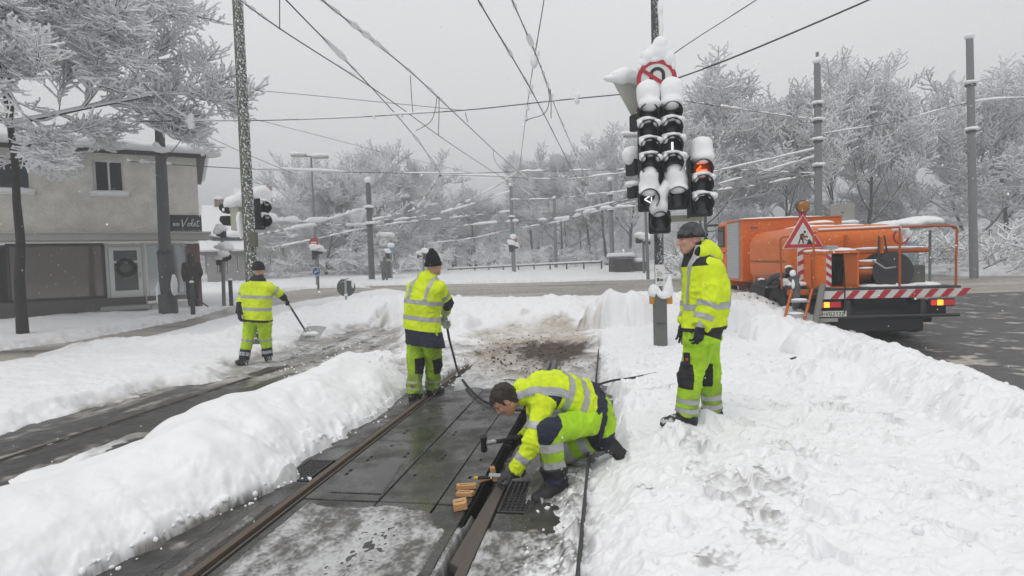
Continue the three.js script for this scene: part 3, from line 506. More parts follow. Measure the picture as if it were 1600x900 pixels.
// the dark square tram pole before the shop
{
  const d = 19, b = at(266, 482, d), a = at(246, 130, d), P = thing('tram_pole', 'dark pole standing before the shop, thick iron base, snow clinging', 'pole', b);
  const q = at(258, 395, d).sub(b), q2 = at(251, 240, d).sub(b);
  part('base', poleGeo(V(0, -.6, 0), q, .25, .235, 12), M.poleDark, P); part('shaft', [poleGeo(q, q2, .185, .165, 12), poleGeo(q2, a.clone().sub(b), .15, .12, 12)], M.poleDark, P);
  part('collar', rod(q.clone().add(V(0, -.05, 0)), q.clone().add(V(0, .08, 0)), .26, 12, .22), M.iron, P); part('collar', [rod(q2.clone().add(V(0, -.06, 0)), q2.clone().add(V(0, .06, 0)), .2, 12)], M.iron, P);
  part('switch_box', box(.34, .62, .3, -.02, .18, .2, .02), M.poleDark, P);
  part('pole_snow', lumpMesh([[.1 + q2.x, q2.y + .1, .12, .24, .1, .2], [-.05 + q2.x, q2.y + .2, .12, .12, .16, .12]], .03, .02, 6), M.snow, P); part('base_snow', [lumpMesh([[-.28, .5, .1, .1, .42, .12], [.24, .8, .1, .1, .36, .14]], .03, .02, 6)], M.snow, P);
}
function farPole(px, py0, px1, py1, d, w, label, square, extra) {
  const b = at(px, py0, d), a = at(px1, py1, d); const P = thing('tram_pole', label, 'pole', b), q = a.clone().sub(b), r = w / FOCAL * d / 2;
  part('shaft', poleGeo(V(0, -.4, 0), q, r * 1.08, r * .86, square ? 4 : 12), square ? M.poleDark : M.pole, P);
  part('pole_snow', lumpMesh([[q.x, q.y + r * .5, q.z, r * 1.25, r * 1.1, r * 1.25]], r * .3, r * .15, 3 / r), M.snow, P);
  if (extra) extra(P, q, r, d, b);
  return P;
}
const rings = (...ys) => (P, q, r) => { for (const t of ys) { const c = q.clone().multiplyScalar(t); part('wire_clamp', rod(c.clone().add(V(0, -r * .35, 0)), c.clone().add(V(0, r * .35, 0)), r * 1.3, 12), M.iron, P); part('clamp_snow', lumpMesh([[c.x, c.y + r * .7, c.z + r * .2, r * 1.9, r * .6, r * 1.6]], r * .3, r * .2, 2 / r), M.snow, P); } };
farPole(581, 434, 575, 284, 40, 9, 'dark square pole among the trees left of the clock column', true, rings(.55, .72));
farPole(803, 422, 798, 290, 47, 6, 'thin dark pole over the far crossing, small signals at its foot', false, rings(.35, .62));
farPole(869, 423, 866, 310, 52, 5, 'slim park lamp pole in the haze behind the crossing', false, (P, q, r) => part('arm', [rod(q.clone().multiplyScalar(.6), q.clone().multiplyScalar(.66).add(V(-.7, 0, 0)), .05), rod(q.clone().multiplyScalar(.6), q.clone().multiplyScalar(.66).add(V(.7, 0, 0)), .05)], M.pole, P));
farPole(957, 400, 953, 282, 44, 6.5, 'thin dark pole behind the low brown kiosk', false, rings(.6, .8));
farPole(1279, 352, 1277, 98, 25, 10.5, 'tall grey steel pole rising behind the orange truck', false, (P, q, r, d, b) => { rings(.36, .52, .64, .74)(P, q, r); part('tip', rod(q, q.clone().add(V(0, .45, 0)), r * .45), M.pole, P); });
farPole(735, 425, 730, 330, 72, 3.2, 'faint thin pole in the haze left of the crossing', false);
farPole(1522, 420, 1515, 60, 24, 11, 'grey steel pole at the far right beyond the truck', false, rings(.6, .8));
// the double armed street lamp
function lampHead(P, p, dir, s = 1) { const g = new RoundedBoxGeometry(.95 * s, .16 * s, .34 * s, 3, .07 * s); g.rotateY(-Math.atan2(dir.z, dir.x)); g.translate(p.x, p.y, p.z); const h = part('lamp_head', g, M.steel, P); part('lens', box(.66 * s, .05 * s, .24 * s, 0, 0, 0, .02 * s).rotateY(-Math.atan2(dir.z, dir.x)).translate(p.x, p.y - .085 * s, p.z), std([.5, .5, .46], .3), h); part('lamp_snow', lumpMesh([[p.x, p.y + .1 * s, p.z, .5 * s, .11 * s, .2 * s], [p.x - dir.x * .3 * s, p.y + .12 * s, p.z, .3 * s, .13 * s, .19 * s]], .04 * s, .03, 4), M.snow, h); }
{
  const d = 35, b = at(496, 446, d), a = at(486, 246, d), P = thing('street_lamp', 'tall thin lamp post with two outstretched snow covered lamp heads', 'street lamp', b), q = a.clone().sub(b);
  part('shaft', poleGeo(V(0, -.3, 0), q, .085, .05, 10), M.pole, P);
  part('arm', rod(q.clone().add(V(-.75, .12, 0)), q.clone().add(V(.75, -.02, 0)), .045), M.pole, P);
  lampHead(P, q.clone().add(V(-.75, .14, 0)), V(1, 0, 0)); lampHead(P, q.clone().add(V(.6, -.0, 0)), V(1, 0, 0));
}
{
  const d = 24, b = at(1012, 400, d), a = at(1004, 205, d), P = thing('street_lamp', 'grey lamp on an arm poking out left of the signal cluster', 'street lamp', b), q = a.clone().sub(b);
  part('shaft', poleGeo(V(0, -1.0, 0), q, .07, .05, 10), M.pole, P); part('arm', rod(q, at(992, 211, d).sub(b), .04), M.pole, P); lampHead(P, at(988, 212, d).sub(b), V(1, 0, 0), .8);
}
// overhead wires: measured points [px, py, height above the street]
const wv = (px, py, h) => onH(px, py, h);
let nWire = 0;
function wire(label, pts, r, snow, opts = {}) {
  const P = pts.map(q => q.isVector3 ? q : q[3] ? at(q[0], q[1], q[3]) : wv(q[0], q[1], q[2])), W = thing('overhead_wire', label, 'wire', V(0, 0, 0), 0, opts.group);
  const crv = new THREE.CatmullRomCurve3(P, false, 'centripetal'), L = crv.getLength(), N = Math.max(12, Math.min(200, Math.round(L / .12)));
  part('cable', new THREE.TubeGeometry(crv, Math.max(8, N / 4 | 0), r, 6), M.wire, W);
  if (snow > 0) {                                    // a broken ridge of snow lying on the wire, thicker in places
    const pos = [], I = [], s = nWire++ * 13.7; let prev = false;
    for (let i = 0; i <= N; i++) {
      const c = crv.getPoint(i / N), t = crv.getTangent(i / N), k = noise2(i / N * L * (opts.fr || .9), s) + .5 * noise2(i / N * L * 3.1, s + 5) + (opts.bias === undefined ? .25 : opts.bias), hgt = snow * clamp(k * 1.3, 0, 1.4), w = r + hgt * .42;
      const h = t.clone().cross(V(0, 1, 0)).normalize(), o = pos.length / 3; if (hgt <= 0) { prev = false; continue; }
      for (const [a, y] of [[-1, -.2], [-1.05, .35], [-.5, .9], [.5, 1], [1.05, .35], [1, -.2]]) pos.push(c.x + h.x * a * w, c.y + r * .3 + y * hgt, c.z + h.z * a * w);
      if (prev) for (let e = 0; e < 6; e++) { const f = (e + 1) % 6; I.push(o - 6 + e, o + e, o + f, o - 6 + e, o + f, o - 6 + f); }
      else I.push(o, o + 1, o + 2, o, o + 2, o + 3, o, o + 3, o + 4, o, o + 4, o + 5);
      prev = true;
    }
    if (I.length) { const g = new THREE.BufferGeometry(); g.setAttribute('position', new THREE.Float32BufferAttribute(pos, 3)); g.setIndex(I); g.computeVertexNormals(); part('wire_snow', g, M.snowD, W).userData.kind = 'stuff'; }
  }
  if (opts.clumps) for (const [t, sz] of opts.clumps) { const c = crv.getPoint(t); part('snow_clump', lumpMesh([[c.x, c.y - sz * .2, c.z, sz * .5, sz, sz * .5], [c.x + sz * .2, c.y + sz * .5, c.z, sz * .4, sz * .6, sz * .4]], sz * .16, sz * .15, 2 / sz), M.snowD, W); }
  return W;
}
M.snowD = std([.84, .855, .875], .75, 0, { side: THREE.DoubleSide });
const CW = 5.6, SW = 6.3;
wire('contact wire from the upper left past the speckled pole toward the crossing', [[330, -32, CW], [375, 0, CW], [430, 40, CW], [590, 143, CW], [700, 222, CW], [800, 287, CW], [850, 318, CW]], .011, .05, { bias: -.25 });
wire('snow edged wire second from the left, crossing the first contact wire', [[400, -52, CW + .1], [447, 0, CW + .1], [575, 131, CW + .1], [650, 216, CW + .1], [688, 271, CW + .1]], .011, .085, { bias: .1 });
wire('long snow edged contact wire third from the left', [[440, -52, CW], [503, 0, CW], [640, 111, CW], [700, 167, CW], [800, 260, CW], [860, 308, CW]], .011, .085, { bias: .12 });
wire('steep contact wire left of centre running to the vanishing tracks', [[720, -48, CW], [747, 0, CW], [830, 141, CW], [900, 276, CW], [930, 322, CW]], .011, .06, { bias: -.2 });
wire('steep thin wire with snow clumps right of the steep contact wire', [[775, -58, CW + .1], [800, 0, CW + .1], [840, 92, CW + .1], [868, 168, CW + .1], [905, 254, CW + .1], [925, 300, CW + .1]], .009, .06, { bias: -.1, clumps: [[.55, .1], [.66, .07], [.78, .07]] });
wire('nearly upright wire with hanging snow lumps left of the signals', [[856, -40, SW], [850, 0, SW], [830, 122, SW - .4], [822, 180, SW - .6], [812, 262, CW]], .009, .03, { bias: -.3, clumps: [[.42, .2], [.56, .13], [.68, .12], [.76, .12]] });
wire('span wire running right across below the no turning sign', [[200, 190, 0, 16], [310, 189, 0, 15.5], [420, 188, 0, 15], [560, 183, 0, 14], [640, 178, 0, 13.4], [740, 171, 0, 12.6], [870, 157, 0, 11.6], [975, 147, 0, 10.8]], .011, .045, { bias: .15, clumps: [[.55, .07], [.47, .06], [.9, .1]] });
wire('thick span wire from the signal mast up to the top right', [[1048, 126, 0, 9.6], [1140, 92, 0, 9.2], [1355, 1, 0, 8.6], [1440, -38, 0, 8.4]], .014, .03, { bias: .3 });
wire('thin wire above it slanting up from the signal mast', [[985, 138, 0, 9.8], [1055, 82, 0, 9.6], [1180, 1, 0, 9.3], [1240, -40, 0, 9.2]], .009, .02, { bias: .1 });
wire('thin upper wire from the near tree sinking right toward the signals', [[318, 136, 0, 17], [420, 143, 0, 17], [640, 164, 0, 17], [720, 172, 0, 17]], .008, 0);
wire('thin sagging wire from the near tree to the middle haze', [[300, 164, 0, 18], [420, 192, 0, 20], [600, 238, 0, 26], [735, 270, 0, 34]], .009, .02);
wire('short thin wire from the tree down past the speckled pole', [[322, 212, 0, 18], [372, 235, 0, 19], [465, 274, 0, 22]], .009, 0);
wire('level snowy span wire from the shop pole across the centre', [[200, 252, 0, 19.2], [252, 256, 0, 19], [420, 265, 0, 22], [690, 271, 0, 27], [830, 268, 0, 28], [975, 265, 0, 28]], .014, .08, { bias: .35 });
wire('snowy span wire from centre to the tall grey pole', [[640, 272, 0, 29], [760, 275, 0, 29], [880, 280, 0, 29], [1000, 268, 0, 28], [1120, 265, 0, 27.5], [1276, 271, 0, 27]], .014, .07, { bias: .4 });
wire('thick snow roll on the wire from signal to square pole', [[395, 346, 0, 12.6], [440, 345, 0, 17], [500, 346, 0, 26], [560, 330, 0, 40], [576, 330, 0, 44]], .02, .15, { bias: .8, fr: .4 });
wire('snowy wire sagging from the square pole up to the centre knot', [[577, 345, 0, 43], [640, 330, 0, 38], [660, 315, 0, 33], [688, 275, 0, 29]], .016, .1, { bias: .5 });
wire('low snowy span wire left of the mid worker hat', [[400, 368, 0, 24], [500, 352, 0, 30], [576, 350, 0, 43], [700, 330, 0, 46], [797, 300, 0, 47]], .016, .13, { bias: .6 });
wire('snowy span from the thin crossing pole to the right', [[798, 312, 0, 47], [870, 310, 0, 42], [930, 303, 0, 38], [985, 297, 0, 33], [1278, 232, 0, 27]], .016, .07, { bias: .6 });
wire('lower heavy snow roll across the centre under the span wires', [[690, 356, 0, 50], [800, 346, 0, 47], [880, 342, 0, 43], [930, 328, 0, 36], [1000, 322, 0, 30]], .02, .13, { bias: .75 });
wire('faint snowy wire low across the trees at the clock column', [[440, 385, 0, 46], [600, 352, 0, 48], [700, 341, 0, 50], [800, 330, 0, 47]], .016, .11, { bias: .5 });
wire('faint sagging snowy wire above the far crossing', [[660, 382, 0, 50], [740, 372, 0, 50], [802, 358, 0, 47], [880, 345, 0, 44], [960, 322, 0, 40], [1010, 312, 0, 34]], .016, .08, { bias: .5 });
wire('snowy wire from centre haze rising right to the tall pole clamp', [[900, 330, 0, 40], [1000, 308, 0, 32], [1100, 293, 0, 29], [1277, 244, 0, 27]], .014, .07, { bias: .5 });
wire('upper thin wire between signals and the tall grey pole', [[1072, 158, 0, 10.5], [1150, 170, 0, 16], [1277, 188, 0, 27]], .011, .04, { bias: .3 });
wire('lowest snowy wire between signals and the tall grey pole', [[1100, 300, 0, 16], [1180, 290, 0, 21], [1277, 271, 0, 27]], .011, .06, { bias: .4 });
wire('wire from the tall grey pole off to the far right', [[1279, 210, 0, 27], [1400, 190, 0, 25], [1517, 160, 0, 24], [1640, 150, 0, 24]], .013, .06, { bias: .4 });
wire('crossing wire curve from centre knot down to the left trees', [[688, 271, 0, 27], [655, 330, 0, 36], [560, 352, 0, 44]], .014, .07, { bias: .4 });
wire('snowy wire climbing from the left trees to the right wires', [[690, 334, 0, 50], [760, 300, 0, 38], [812, 268, 0, 30]], .014, .09, { bias: .5 });
wire('stay wire from the tree to the shop pole', [[200, 105, 0, 15], [245, 150, 0, 15.5], [303, 192, 0, 15.5]], .02, .09, { bias: .5, clumps: [[.95, .2]] });
wire('short stay wire over the shop roof edge', [[303, 193, 0, 15.5], [262, 245, 0, 18.6], [252, 256, 0, 19]], .012, 0);
// droppers and feeder loops
function dropper(label, ...pts) { const P = pts.map(q => at(...q)), W = thing('wire_dropper', label, 'wire hanger', V(0, 0, 0)); part('cable', tube(P, .008, 5, 16), M.wire, W); }
dropper('thin vertical dropper onto the leftmost contact wire', [437, -20, 8.6], [437, 20, 8.6], [437, 44, 8.6]);
dropper('short dropper between third wire and span wire', [641, 118, 12.4], [643, 150, 12.6], [645, 176, 12.8]);
dropper('black feeder loop curling between span wire and third wire', [683, 150, 13], [680, 172, 13], [673, 190, 13], [660, 199, 13], [650, 204, 13]);
dropper('black feeder drop beside the curling loop', [686, 150, 13], [686, 180, 13], [685, 212, 13]);
dropper('black feeder loop curving right of the steep contact wire', [857, 139, 11.6], [858, 160, 11.6], [850, 178, 11.6], [830, 185, 11.6], [821, 189, 11.6]);
dropper('second feeder drop beside the curving loop', [860, 139, 11.6], [861, 160, 11.6], [861, 185, 11.6]);
dropper('feeder loop under the third wire near the centre haze', [770, 232, 21], [773, 250, 22], [782, 262, 23], [796, 270, 24]);
dropper('short black hanger on the third wire left of the feeder loop', [727, 176, 13], [729, 184, 13.2], [731, 190, 13.4]);
// ---------------------------------------------------------------- the shop on the left
const stucco = new THREE.MeshStandardMaterial({ map: dataTex(256, (u, v) => { const n = tileN(u, v, 9, 61) + .8 * tileN(u, v, 60, 63), b = 218 + 12 * n; return [b, b * .985, b * .945]; }), roughness: .95, bumpMap: asphaltBump, bumpScale: .01 });
const glass = new THREE.MeshPhysicalMaterial({ color: 0xdfe6e8, roughness: .05, transmission: 1, thickness: 0, ior: 1.5 });
M.white = std([.72, .72, .70], .5); M.darkTrim = std([.05, .05, .05], .7); M.frame = std([.55, .55, .53], .6);
{
  // its front stands almost square to us: x' along the front to the right, y' up, z' toward us
  const c = at(318, 455, 21.5), base = .55, B = thing('shop_building', 'cream rendered two storey shop with snowy roof and red brown corner pillar', 'building', V(c.x, base, c.z), .52);
  const yAt = py => at(300, py, 21.8).y - base, yc = yAt(371), ye = yAt(250);                 // canopy and eaves
  const W = 9.5, D = 7, uvm = g => { const p = g.attributes.position, u = g.attributes.uv; for (let i = 0; i < p.count; i++) u.setXY(i, (p.getX(i) + p.getZ(i)) * .4, p.getY(i) * .4); return g; };
  // upper storey with one window opening
  const wx = -2.75, wy = yAt(297), ww = .9, wh = 1.25;
  const wallS = flatShape([[-W, yc + .1], [0, yc + .1], [0, ye], [-W, ye]]);
  for (const k of [wx, wx - 2.6, wx - 5]) { const h = new THREE.Path(); h.moveTo(k - ww / 2, wy - wh / 2 + .3); h.lineTo(k - ww / 2, wy + wh / 2 + .3); h.lineTo(k + ww / 2, wy + wh / 2 + .3); h.lineTo(k + ww / 2, wy - wh / 2 + .3); h.closePath(); wallS.holes.push(h); }
  part('wall', uvm(new THREE.ExtrudeGeometry(wallS, { depth: .3, bevelEnabled: false }).translate(0, 0, -.3)), stucco, B);
  part('wall', [uvm(box(.3, ye - yc - .1, D - .3, -.15, (ye + yc + .1) / 2, -.3 - (D - .3) / 2)), uvm(box(W - .3, ye - yc - .1, .3, -W / 2 - .15, (ye + yc + .1) / 2, -D + .15))], stucco, B);
  part('floor_slab', uvm(box(W - .35, .2, D - .7, -W / 2 - .16, yc + .2, -D / 2)), stucco, B);
  for (const k of [wx, wx - 2.6, wx - 5]) {
    const f = part('window', [box(.07, wh, .08, k - ww / 2 + .037, wy + .3, -.14), box(.07, wh, .08, k + ww / 2 - .037, wy + .3, -.14), box(ww - .15, .07, .08, k, wy + .3 + wh / 2 - .037, -.14), box(ww - .15, .07, .08, k, wy + .3 - wh / 2 + .037, -.14), box(.06, wh - .15, .07, k, wy + .3, -.14)], M.white, B);
    part('pane', box(ww - .15, wh - .15, .01, k, wy + .3, -.16), glass, f); part('curtain', box(ww - .1, wh - .1, .02, k, wy + .3, -.34), std([.08, .08, .09], .9), f);
    part('sill', box(ww + .25, .07, .2, k, wy + .3 - wh / 2 - .04, .08), M.white, f); part('sill_snow', lumpMesh([[k - .2, wy + .36 - wh / 2, .1, .4, .09, .12], [k + .25, wy + .36 - wh / 2, .1, .35, .11, .12]], .03, .02, 5), M.snow, f);
  }
  part('canopy', [box(W + .35, .22, 1.05, -W / 2 + .1, yc - .02, .12), box(W + .45, .06, 1.2, -W / 2 + .12, yc + .121, .15)], std([.42, .41, .38], .85), B);
  part('eaves', [box(W + .5, .1, D + .6, -W / 2 + .05, ye + .05, -D / 2), box(W + .54, .14, .05, -W / 2 + .05, ye + .04, -D / 2 + (D + .6) / 2 + .027)], M.darkTrim, B);
  { const g = []; for (let i = 0; i < 12; i++) g.push([-W + .4 + i * .84, ye + .2, .1 + rr(-.05, .05), .75, rr(.24, .34), .7]); const rs = lumpMesh(g, .06, .05, 2, ye + .1); part('roof_snow', [rs, box(W + .7, .35, D - .2, -W / 2 + .12, ye + .28, -D / 2 - .2, .1)], M.snow, B); }
  
  // ground floor: recessed shopfront, pillar at the corner
  const pil = std([.16, .085, .075], .8);
  part('pillar', [box(.42, yc - .13, .42, -.26, (yc - .13) / 2 - .15, -.12, .03)], pil, B);
  part('plinth', box(W, 1.0, .3, -W / 2 - 1.9, -.2, -.5), std([.10, .095, .09], .85), B);
  part('wall', [box(5.5, yc - .1, .25, -W + .2, yc / 2, -1.3)], std([.25, .22, .19], .9), B);
  part('back_wall', [box(W, yc - .1, .2, -W / 2, yc / 2 - .05, -3.6), box(.2, yc - .1, 2.4, -W + 0.1, yc / 2 - .05, -2.3)], std([.30, .27, .24], .9), B);
  // the door with its wreath
  const dx = -2.45, dh = 2.15;
  const door = part('door', [box(.14, dh, .07, dx - .43, dh / 2, -.62), box(.14, dh, .07, dx + .43, dh / 2, -.62), box(.72, .55, .07, dx, .275, -.62), box(.72, .13, .07, dx, dh - .065, -.62), box(.72, .09, .07, dx, dh - .55, -.62)], M.white, B, 'white glazed shop door with a round wreath');
  part('pane', [box(.72, dh - 1.14, .012, dx, .55 + (dh - 1.14) / 2, -.62)], glass, door); part('pane', box(.72, .36, .012, dx, dh - .31, -.62), glass, door); part('handle', rod(V(dx + .42, 1.0, -.56), V(dx + .42, 1.2, -.56), .015), M.steel, door);
  part('door_frame', [box(.09, dh + .2, .1, dx - .56, dh / 2 + .05, -.63), box(.09, dh + .2, .1, dx + .56, dh / 2 + .05, -.63), box(1.02, .12, .1, dx, dh + .07, -.63)], M.frame, B);
  { const W2 = thing('wreath', 'dark green round wreath hanging on the white shop door', 'wreath'); const g = []; for (let i = 0; i < 260; i++) { const a = rr(0, 6.28), b = rr(0, 6.28), R = .27, r = rr(.02, .1), p = V((R + r * Math.cos(b)) * Math.cos(a), (R + r * Math.cos(b)) * Math.sin(a), r * Math.sin(b)), q = p.clone().add(V(rr(-.09, .09), rr(-.09, .09), rr(0, .07))); g.push(rod(p, q, .012, 3, .002)); } part('needles', g, std([.018, .028, .016], .9), W2).userData.kind = 'stuff'; part('ring', new THREE.TorusGeometry(.27, .06, 8, 32), std([.02, .025, .015], .95), W2); B.updateMatrixWorld(); W2.position.copy(B.localToWorld(V(dx, 1.38, -.53))); W2.rotation.y = .52; }
  // shop windows: left of the door and right of the pole
  for (const [x0, x1, nm] of [[-5.8, -3.08, 'left'], [-1.85, -.55, 'right']]) {
    const w = part('shop_window', [box(.08, 2.0, .08, x0 + .04, 1.3, -.6), box(.08, 2.0, .08, x1 - .04, 1.3, -.6), box(x1 - x0 - .17, .08, .08, (x0 + x1) / 2, 2.26, -.6), box(x1 - x0 - .17, .1, .08, (x0 + x1) / 2, .35, -.6)], nm === 'right' ? M.white : M.darkTrim, B);
    part('pane', box(x1 - x0 - .17, 1.8, .012, (x0 + x1) / 2, 1.3, -.6), new THREE.MeshPhysicalMaterial({ color: nm === 'right' ? 0xb9bec0 : 0x6a6058, roughness: .06, metalness: nm === 'right' ? .5 : .15, clearcoat: 1, clearcoatRoughness: .04 }), w);
    if (nm === 'right') part('mullion', [box(.06, 1.8, .06, (x0 + x1) / 2, 1.3, -.56)], M.white, w);
  }
  part('door_step', box(1.5, .16, .6, dx, -.06, -.1, .02), std([.3, .3, .29], .85), B);
  // sign
  const tex = canvasTex(768, 384, (g, w, h) => {
    g.fillStyle = '#22262a'; g.fillRect(0, 0, w, h); g.fillStyle = '#e9eaea'; g.strokeStyle = '#e9eaea'; g.font = 'bold 92px sans-serif'; g.fillText('BIO', 62, 232);
    g.lineCap = g.lineJoin = 'round'; const st = (wd, ...p) => { g.lineWidth = wd; g.beginPath(); g.moveTo(p[0], p[1]); for (let i = 2; i < p.length; i += 6) g.bezierCurveTo(p[i], p[i + 1], p[i + 2], p[i + 3], p[i + 4], p[i + 5]); g.stroke(); };
    st(22, 292, 100, 298, 150, 298, 200, 306, 244); st(13, 306, 244, 335, 210, 400, 110, 440, 50);                    // V
    st(12, 470, 172, 430, 165, 400, 225, 440, 232, 480, 232, 490, 170, 455, 172, 470, 190, 500, 190, 515, 178);         // o
    st(12, 505, 230, 540, 200, 590, 90, 560, 78, 530, 75, 505, 220, 545, 235, 560, 236, 575, 225, 585, 212);           // l
    st(12, 585, 205, 640, 200, 640, 158, 610, 165, 575, 178, 570, 238, 610, 238, 640, 236, 655, 215, 668, 200);        // e
    st(13, 690, 105, 670, 180, 640, 250, 690, 240, 702, 236, 712, 220, 716, 212); st(11, 645, 138, 680, 128, 710, 132, 735, 118);   // t
    g.lineWidth = 3; g.globalAlpha = .5; g.beginPath(); g.moveTo(62, 282); g.lineTo(720, 282); g.stroke(); g.globalAlpha = 1;
    g.font = 'bold 36px sans-serif'; g.fillStyle = '#b9bcbc'; const s = 'DEUTSCHE BIOKOST'; let x = 70; for (const ch of s) { g.fillText(ch, x, 340); x += 41; }
  });
  const S = thing('shop_sign', 'black shop sign reading BIO Volet in white letters', 'sign'); B.updateMatrixWorld();
  const s0 = B.worldToLocal(at(265, 338, 21.4)), s1 = B.worldToLocal(at(316, 364, 21.4)), sw = s1.x - s0.x, sh = s0.y - s1.y + .02;
  S.position.copy(B.localToWorld(V((s0.x + s1.x) / 2, (s0.y + s1.y) / 2, .05))); S.rotation.y = .52;
  part('board', box(sw, sh, .07, 0, 0, 0, .008), std('#22262a', .5), S); part('lettering', new THREE.PlaneGeometry(sw - .03, sh - .03).translate(0, 0, .0375), new THREE.MeshStandardMaterial({ map: tex, roughness: .5 }), S);
}
// houses far behind, half hidden by poles and trees
function house(name, label, px0, px1, pyE, pyR, d, mat, winRows, o = {}) {
  const a = at(px0, pyE, d), b = at(px1, pyE, d); let w = b.x - a.x; const y0 = rise(d) - .4, h = a.y - y0, rh = at(px0, pyR, d).y - a.y, dep = 9; w /= Math.cos(.42);
  const H = thing(name, label, 'building', V(a.x, y0, a.z), o.turn === undefined ? .42 : o.turn);
  const s = flatShape([[0, 0], [w, 0], [w, h], [0, h]]), wins = [];
  for (const [row, n, wh] of winRows) for (let i = 0; i < n; i++) { const x = w * (i + .5) / n, ww = .95; wins.push([x, row, ww, wh]); const p = new THREE.Path(); p.moveTo(x - ww / 2, row); p.lineTo(x - ww / 2, row + wh); p.lineTo(x + ww / 2, row + wh); p.lineTo(x + ww / 2, row); p.closePath(); s.holes.push(p); }
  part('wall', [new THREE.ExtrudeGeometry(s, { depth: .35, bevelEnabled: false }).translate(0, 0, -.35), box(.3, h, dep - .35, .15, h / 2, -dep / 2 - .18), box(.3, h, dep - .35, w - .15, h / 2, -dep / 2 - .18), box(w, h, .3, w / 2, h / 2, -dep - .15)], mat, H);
  for (const [x, y, ww, wh] of wins) { const f = part('window', [box(.08, wh, .08, x - ww / 2 + .042, y + wh / 2, -.2), box(.08, wh, .08, x + ww / 2 - .042, y + wh / 2, -.2), box(ww - .17, .08, .08, x, y + wh - .042, -.2), box(ww - .17, .08, .08, x, y + .042, -.2), box(.06, wh - .17, .07, x, y + wh / 2, -.2)], M.white, H); part('pane', box(ww - .17, wh - .17, .02, x, y + wh / 2, -.23), std([.06, .065, .07], .15), f); }
  const rs = flatShape([[-.5, 0], [-.5, -.12], [dep + .5, -.12], [dep + .5, 0], [dep / 2, rh]]), g = new THREE.ExtrudeGeometry(rs, { depth: w + .8, bevelEnabled: false }); g.rotateY(Math.PI / 2); g.translate(-.4, h + .13, .0); const rf = part('roof', g, std([.12, .1, .09], .9), H);
  { const sl = Math.hypot(dep / 2 + .5, rh), sg = box(w + .9, .28, sl, 0, 0, 0, .1); sg.rotateX(Math.atan2(rh, dep / 2 + .5)); sg.translate(w / 2, h + .13 + rh / 2 + .14, -dep / 4 + .2); part('roof_snow', sg, M.snow, rf); }
  part('chimney', box(.7, 1.3, .6, w * .3, h + rh + .2, -dep / 2, .02), std([.2, .13, .1], .9), rf); part('chimney_snow', lumpMesh([[w * .3, h + rh + .9, -dep / 2, .42, .2, .36]], .06, .03, 3), M.snow, rf);
  if (o.dormers) for (const t of o.dormers) { const x = w * t, y = h + .35, dz = -.6; const D = part('dormer', [box(1.5, 1.15, 1.6, x, y + .55, dz - .6)], std([.16, .15, .15], .8), rf); part('dormer_window', box(1.1, .8, .05, x, y + .6, dz + .23), std([.05, .055, .06], .2), D); part('dormer_snow', lumpMesh([[x, y + 1.25, dz - .4, .95, .32, 1.0]], .1, .05, 2), M.snow, D); }
  return H;
}
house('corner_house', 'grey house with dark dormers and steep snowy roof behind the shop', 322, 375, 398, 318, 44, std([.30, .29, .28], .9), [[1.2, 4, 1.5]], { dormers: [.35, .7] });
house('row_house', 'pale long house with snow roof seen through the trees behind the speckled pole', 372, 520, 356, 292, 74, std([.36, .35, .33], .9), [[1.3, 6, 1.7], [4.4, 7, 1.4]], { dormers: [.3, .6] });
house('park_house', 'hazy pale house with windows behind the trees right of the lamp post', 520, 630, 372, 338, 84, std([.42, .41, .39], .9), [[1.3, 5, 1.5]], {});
// ---------------------------------------------------------------- traffic signals
M.sigBlack = std([.012, .012, .013], .8); M.lens = std([.02, .022, .024], .12); M.litLens = std([.2, .03, .005], .2, 0, { emissive: new THREE.Color(.5, .05, .0), emissiveIntensity: .12 }); M.paleGreen = std([.40, .41, .33], .7);
const glow = (c, e) => new THREE.MeshStandardMaterial({ color: 0x111111, emissive: new THREE.Color(c), emissiveIntensity: e });
function visorGeo(r, len, gap = .7) {                // hood over a lens, open toward the road, axis along +z
  const s = new THREE.Shape(), a0 = -Math.PI / 2 + gap, a1 = Math.PI * 1.5 - gap; s.absarc(0, 0, r, a0, a1, false); s.absarc(0, 0, r - .012, a1, a0, true);
  const g = new THREE.ExtrudeGeometry(s, { depth: len, bevelEnabled: false, curveSegments: 18 }), p = g.attributes.position;
  for (let i = 0; i < p.count; i++) { const y = p.getY(i), z = p.getZ(i); p.setZ(i, z * (y > 0 ? 1 : 1 + y / r * .45)); } g.computeVertexNormals(); return g;
}
const bars = (list, z = 0) => merge(list.map(([x, y, w, h, a]) => box(w, h, .006, 0, 0, z).rotateZ(a || 0).translate(x, y, 0)));
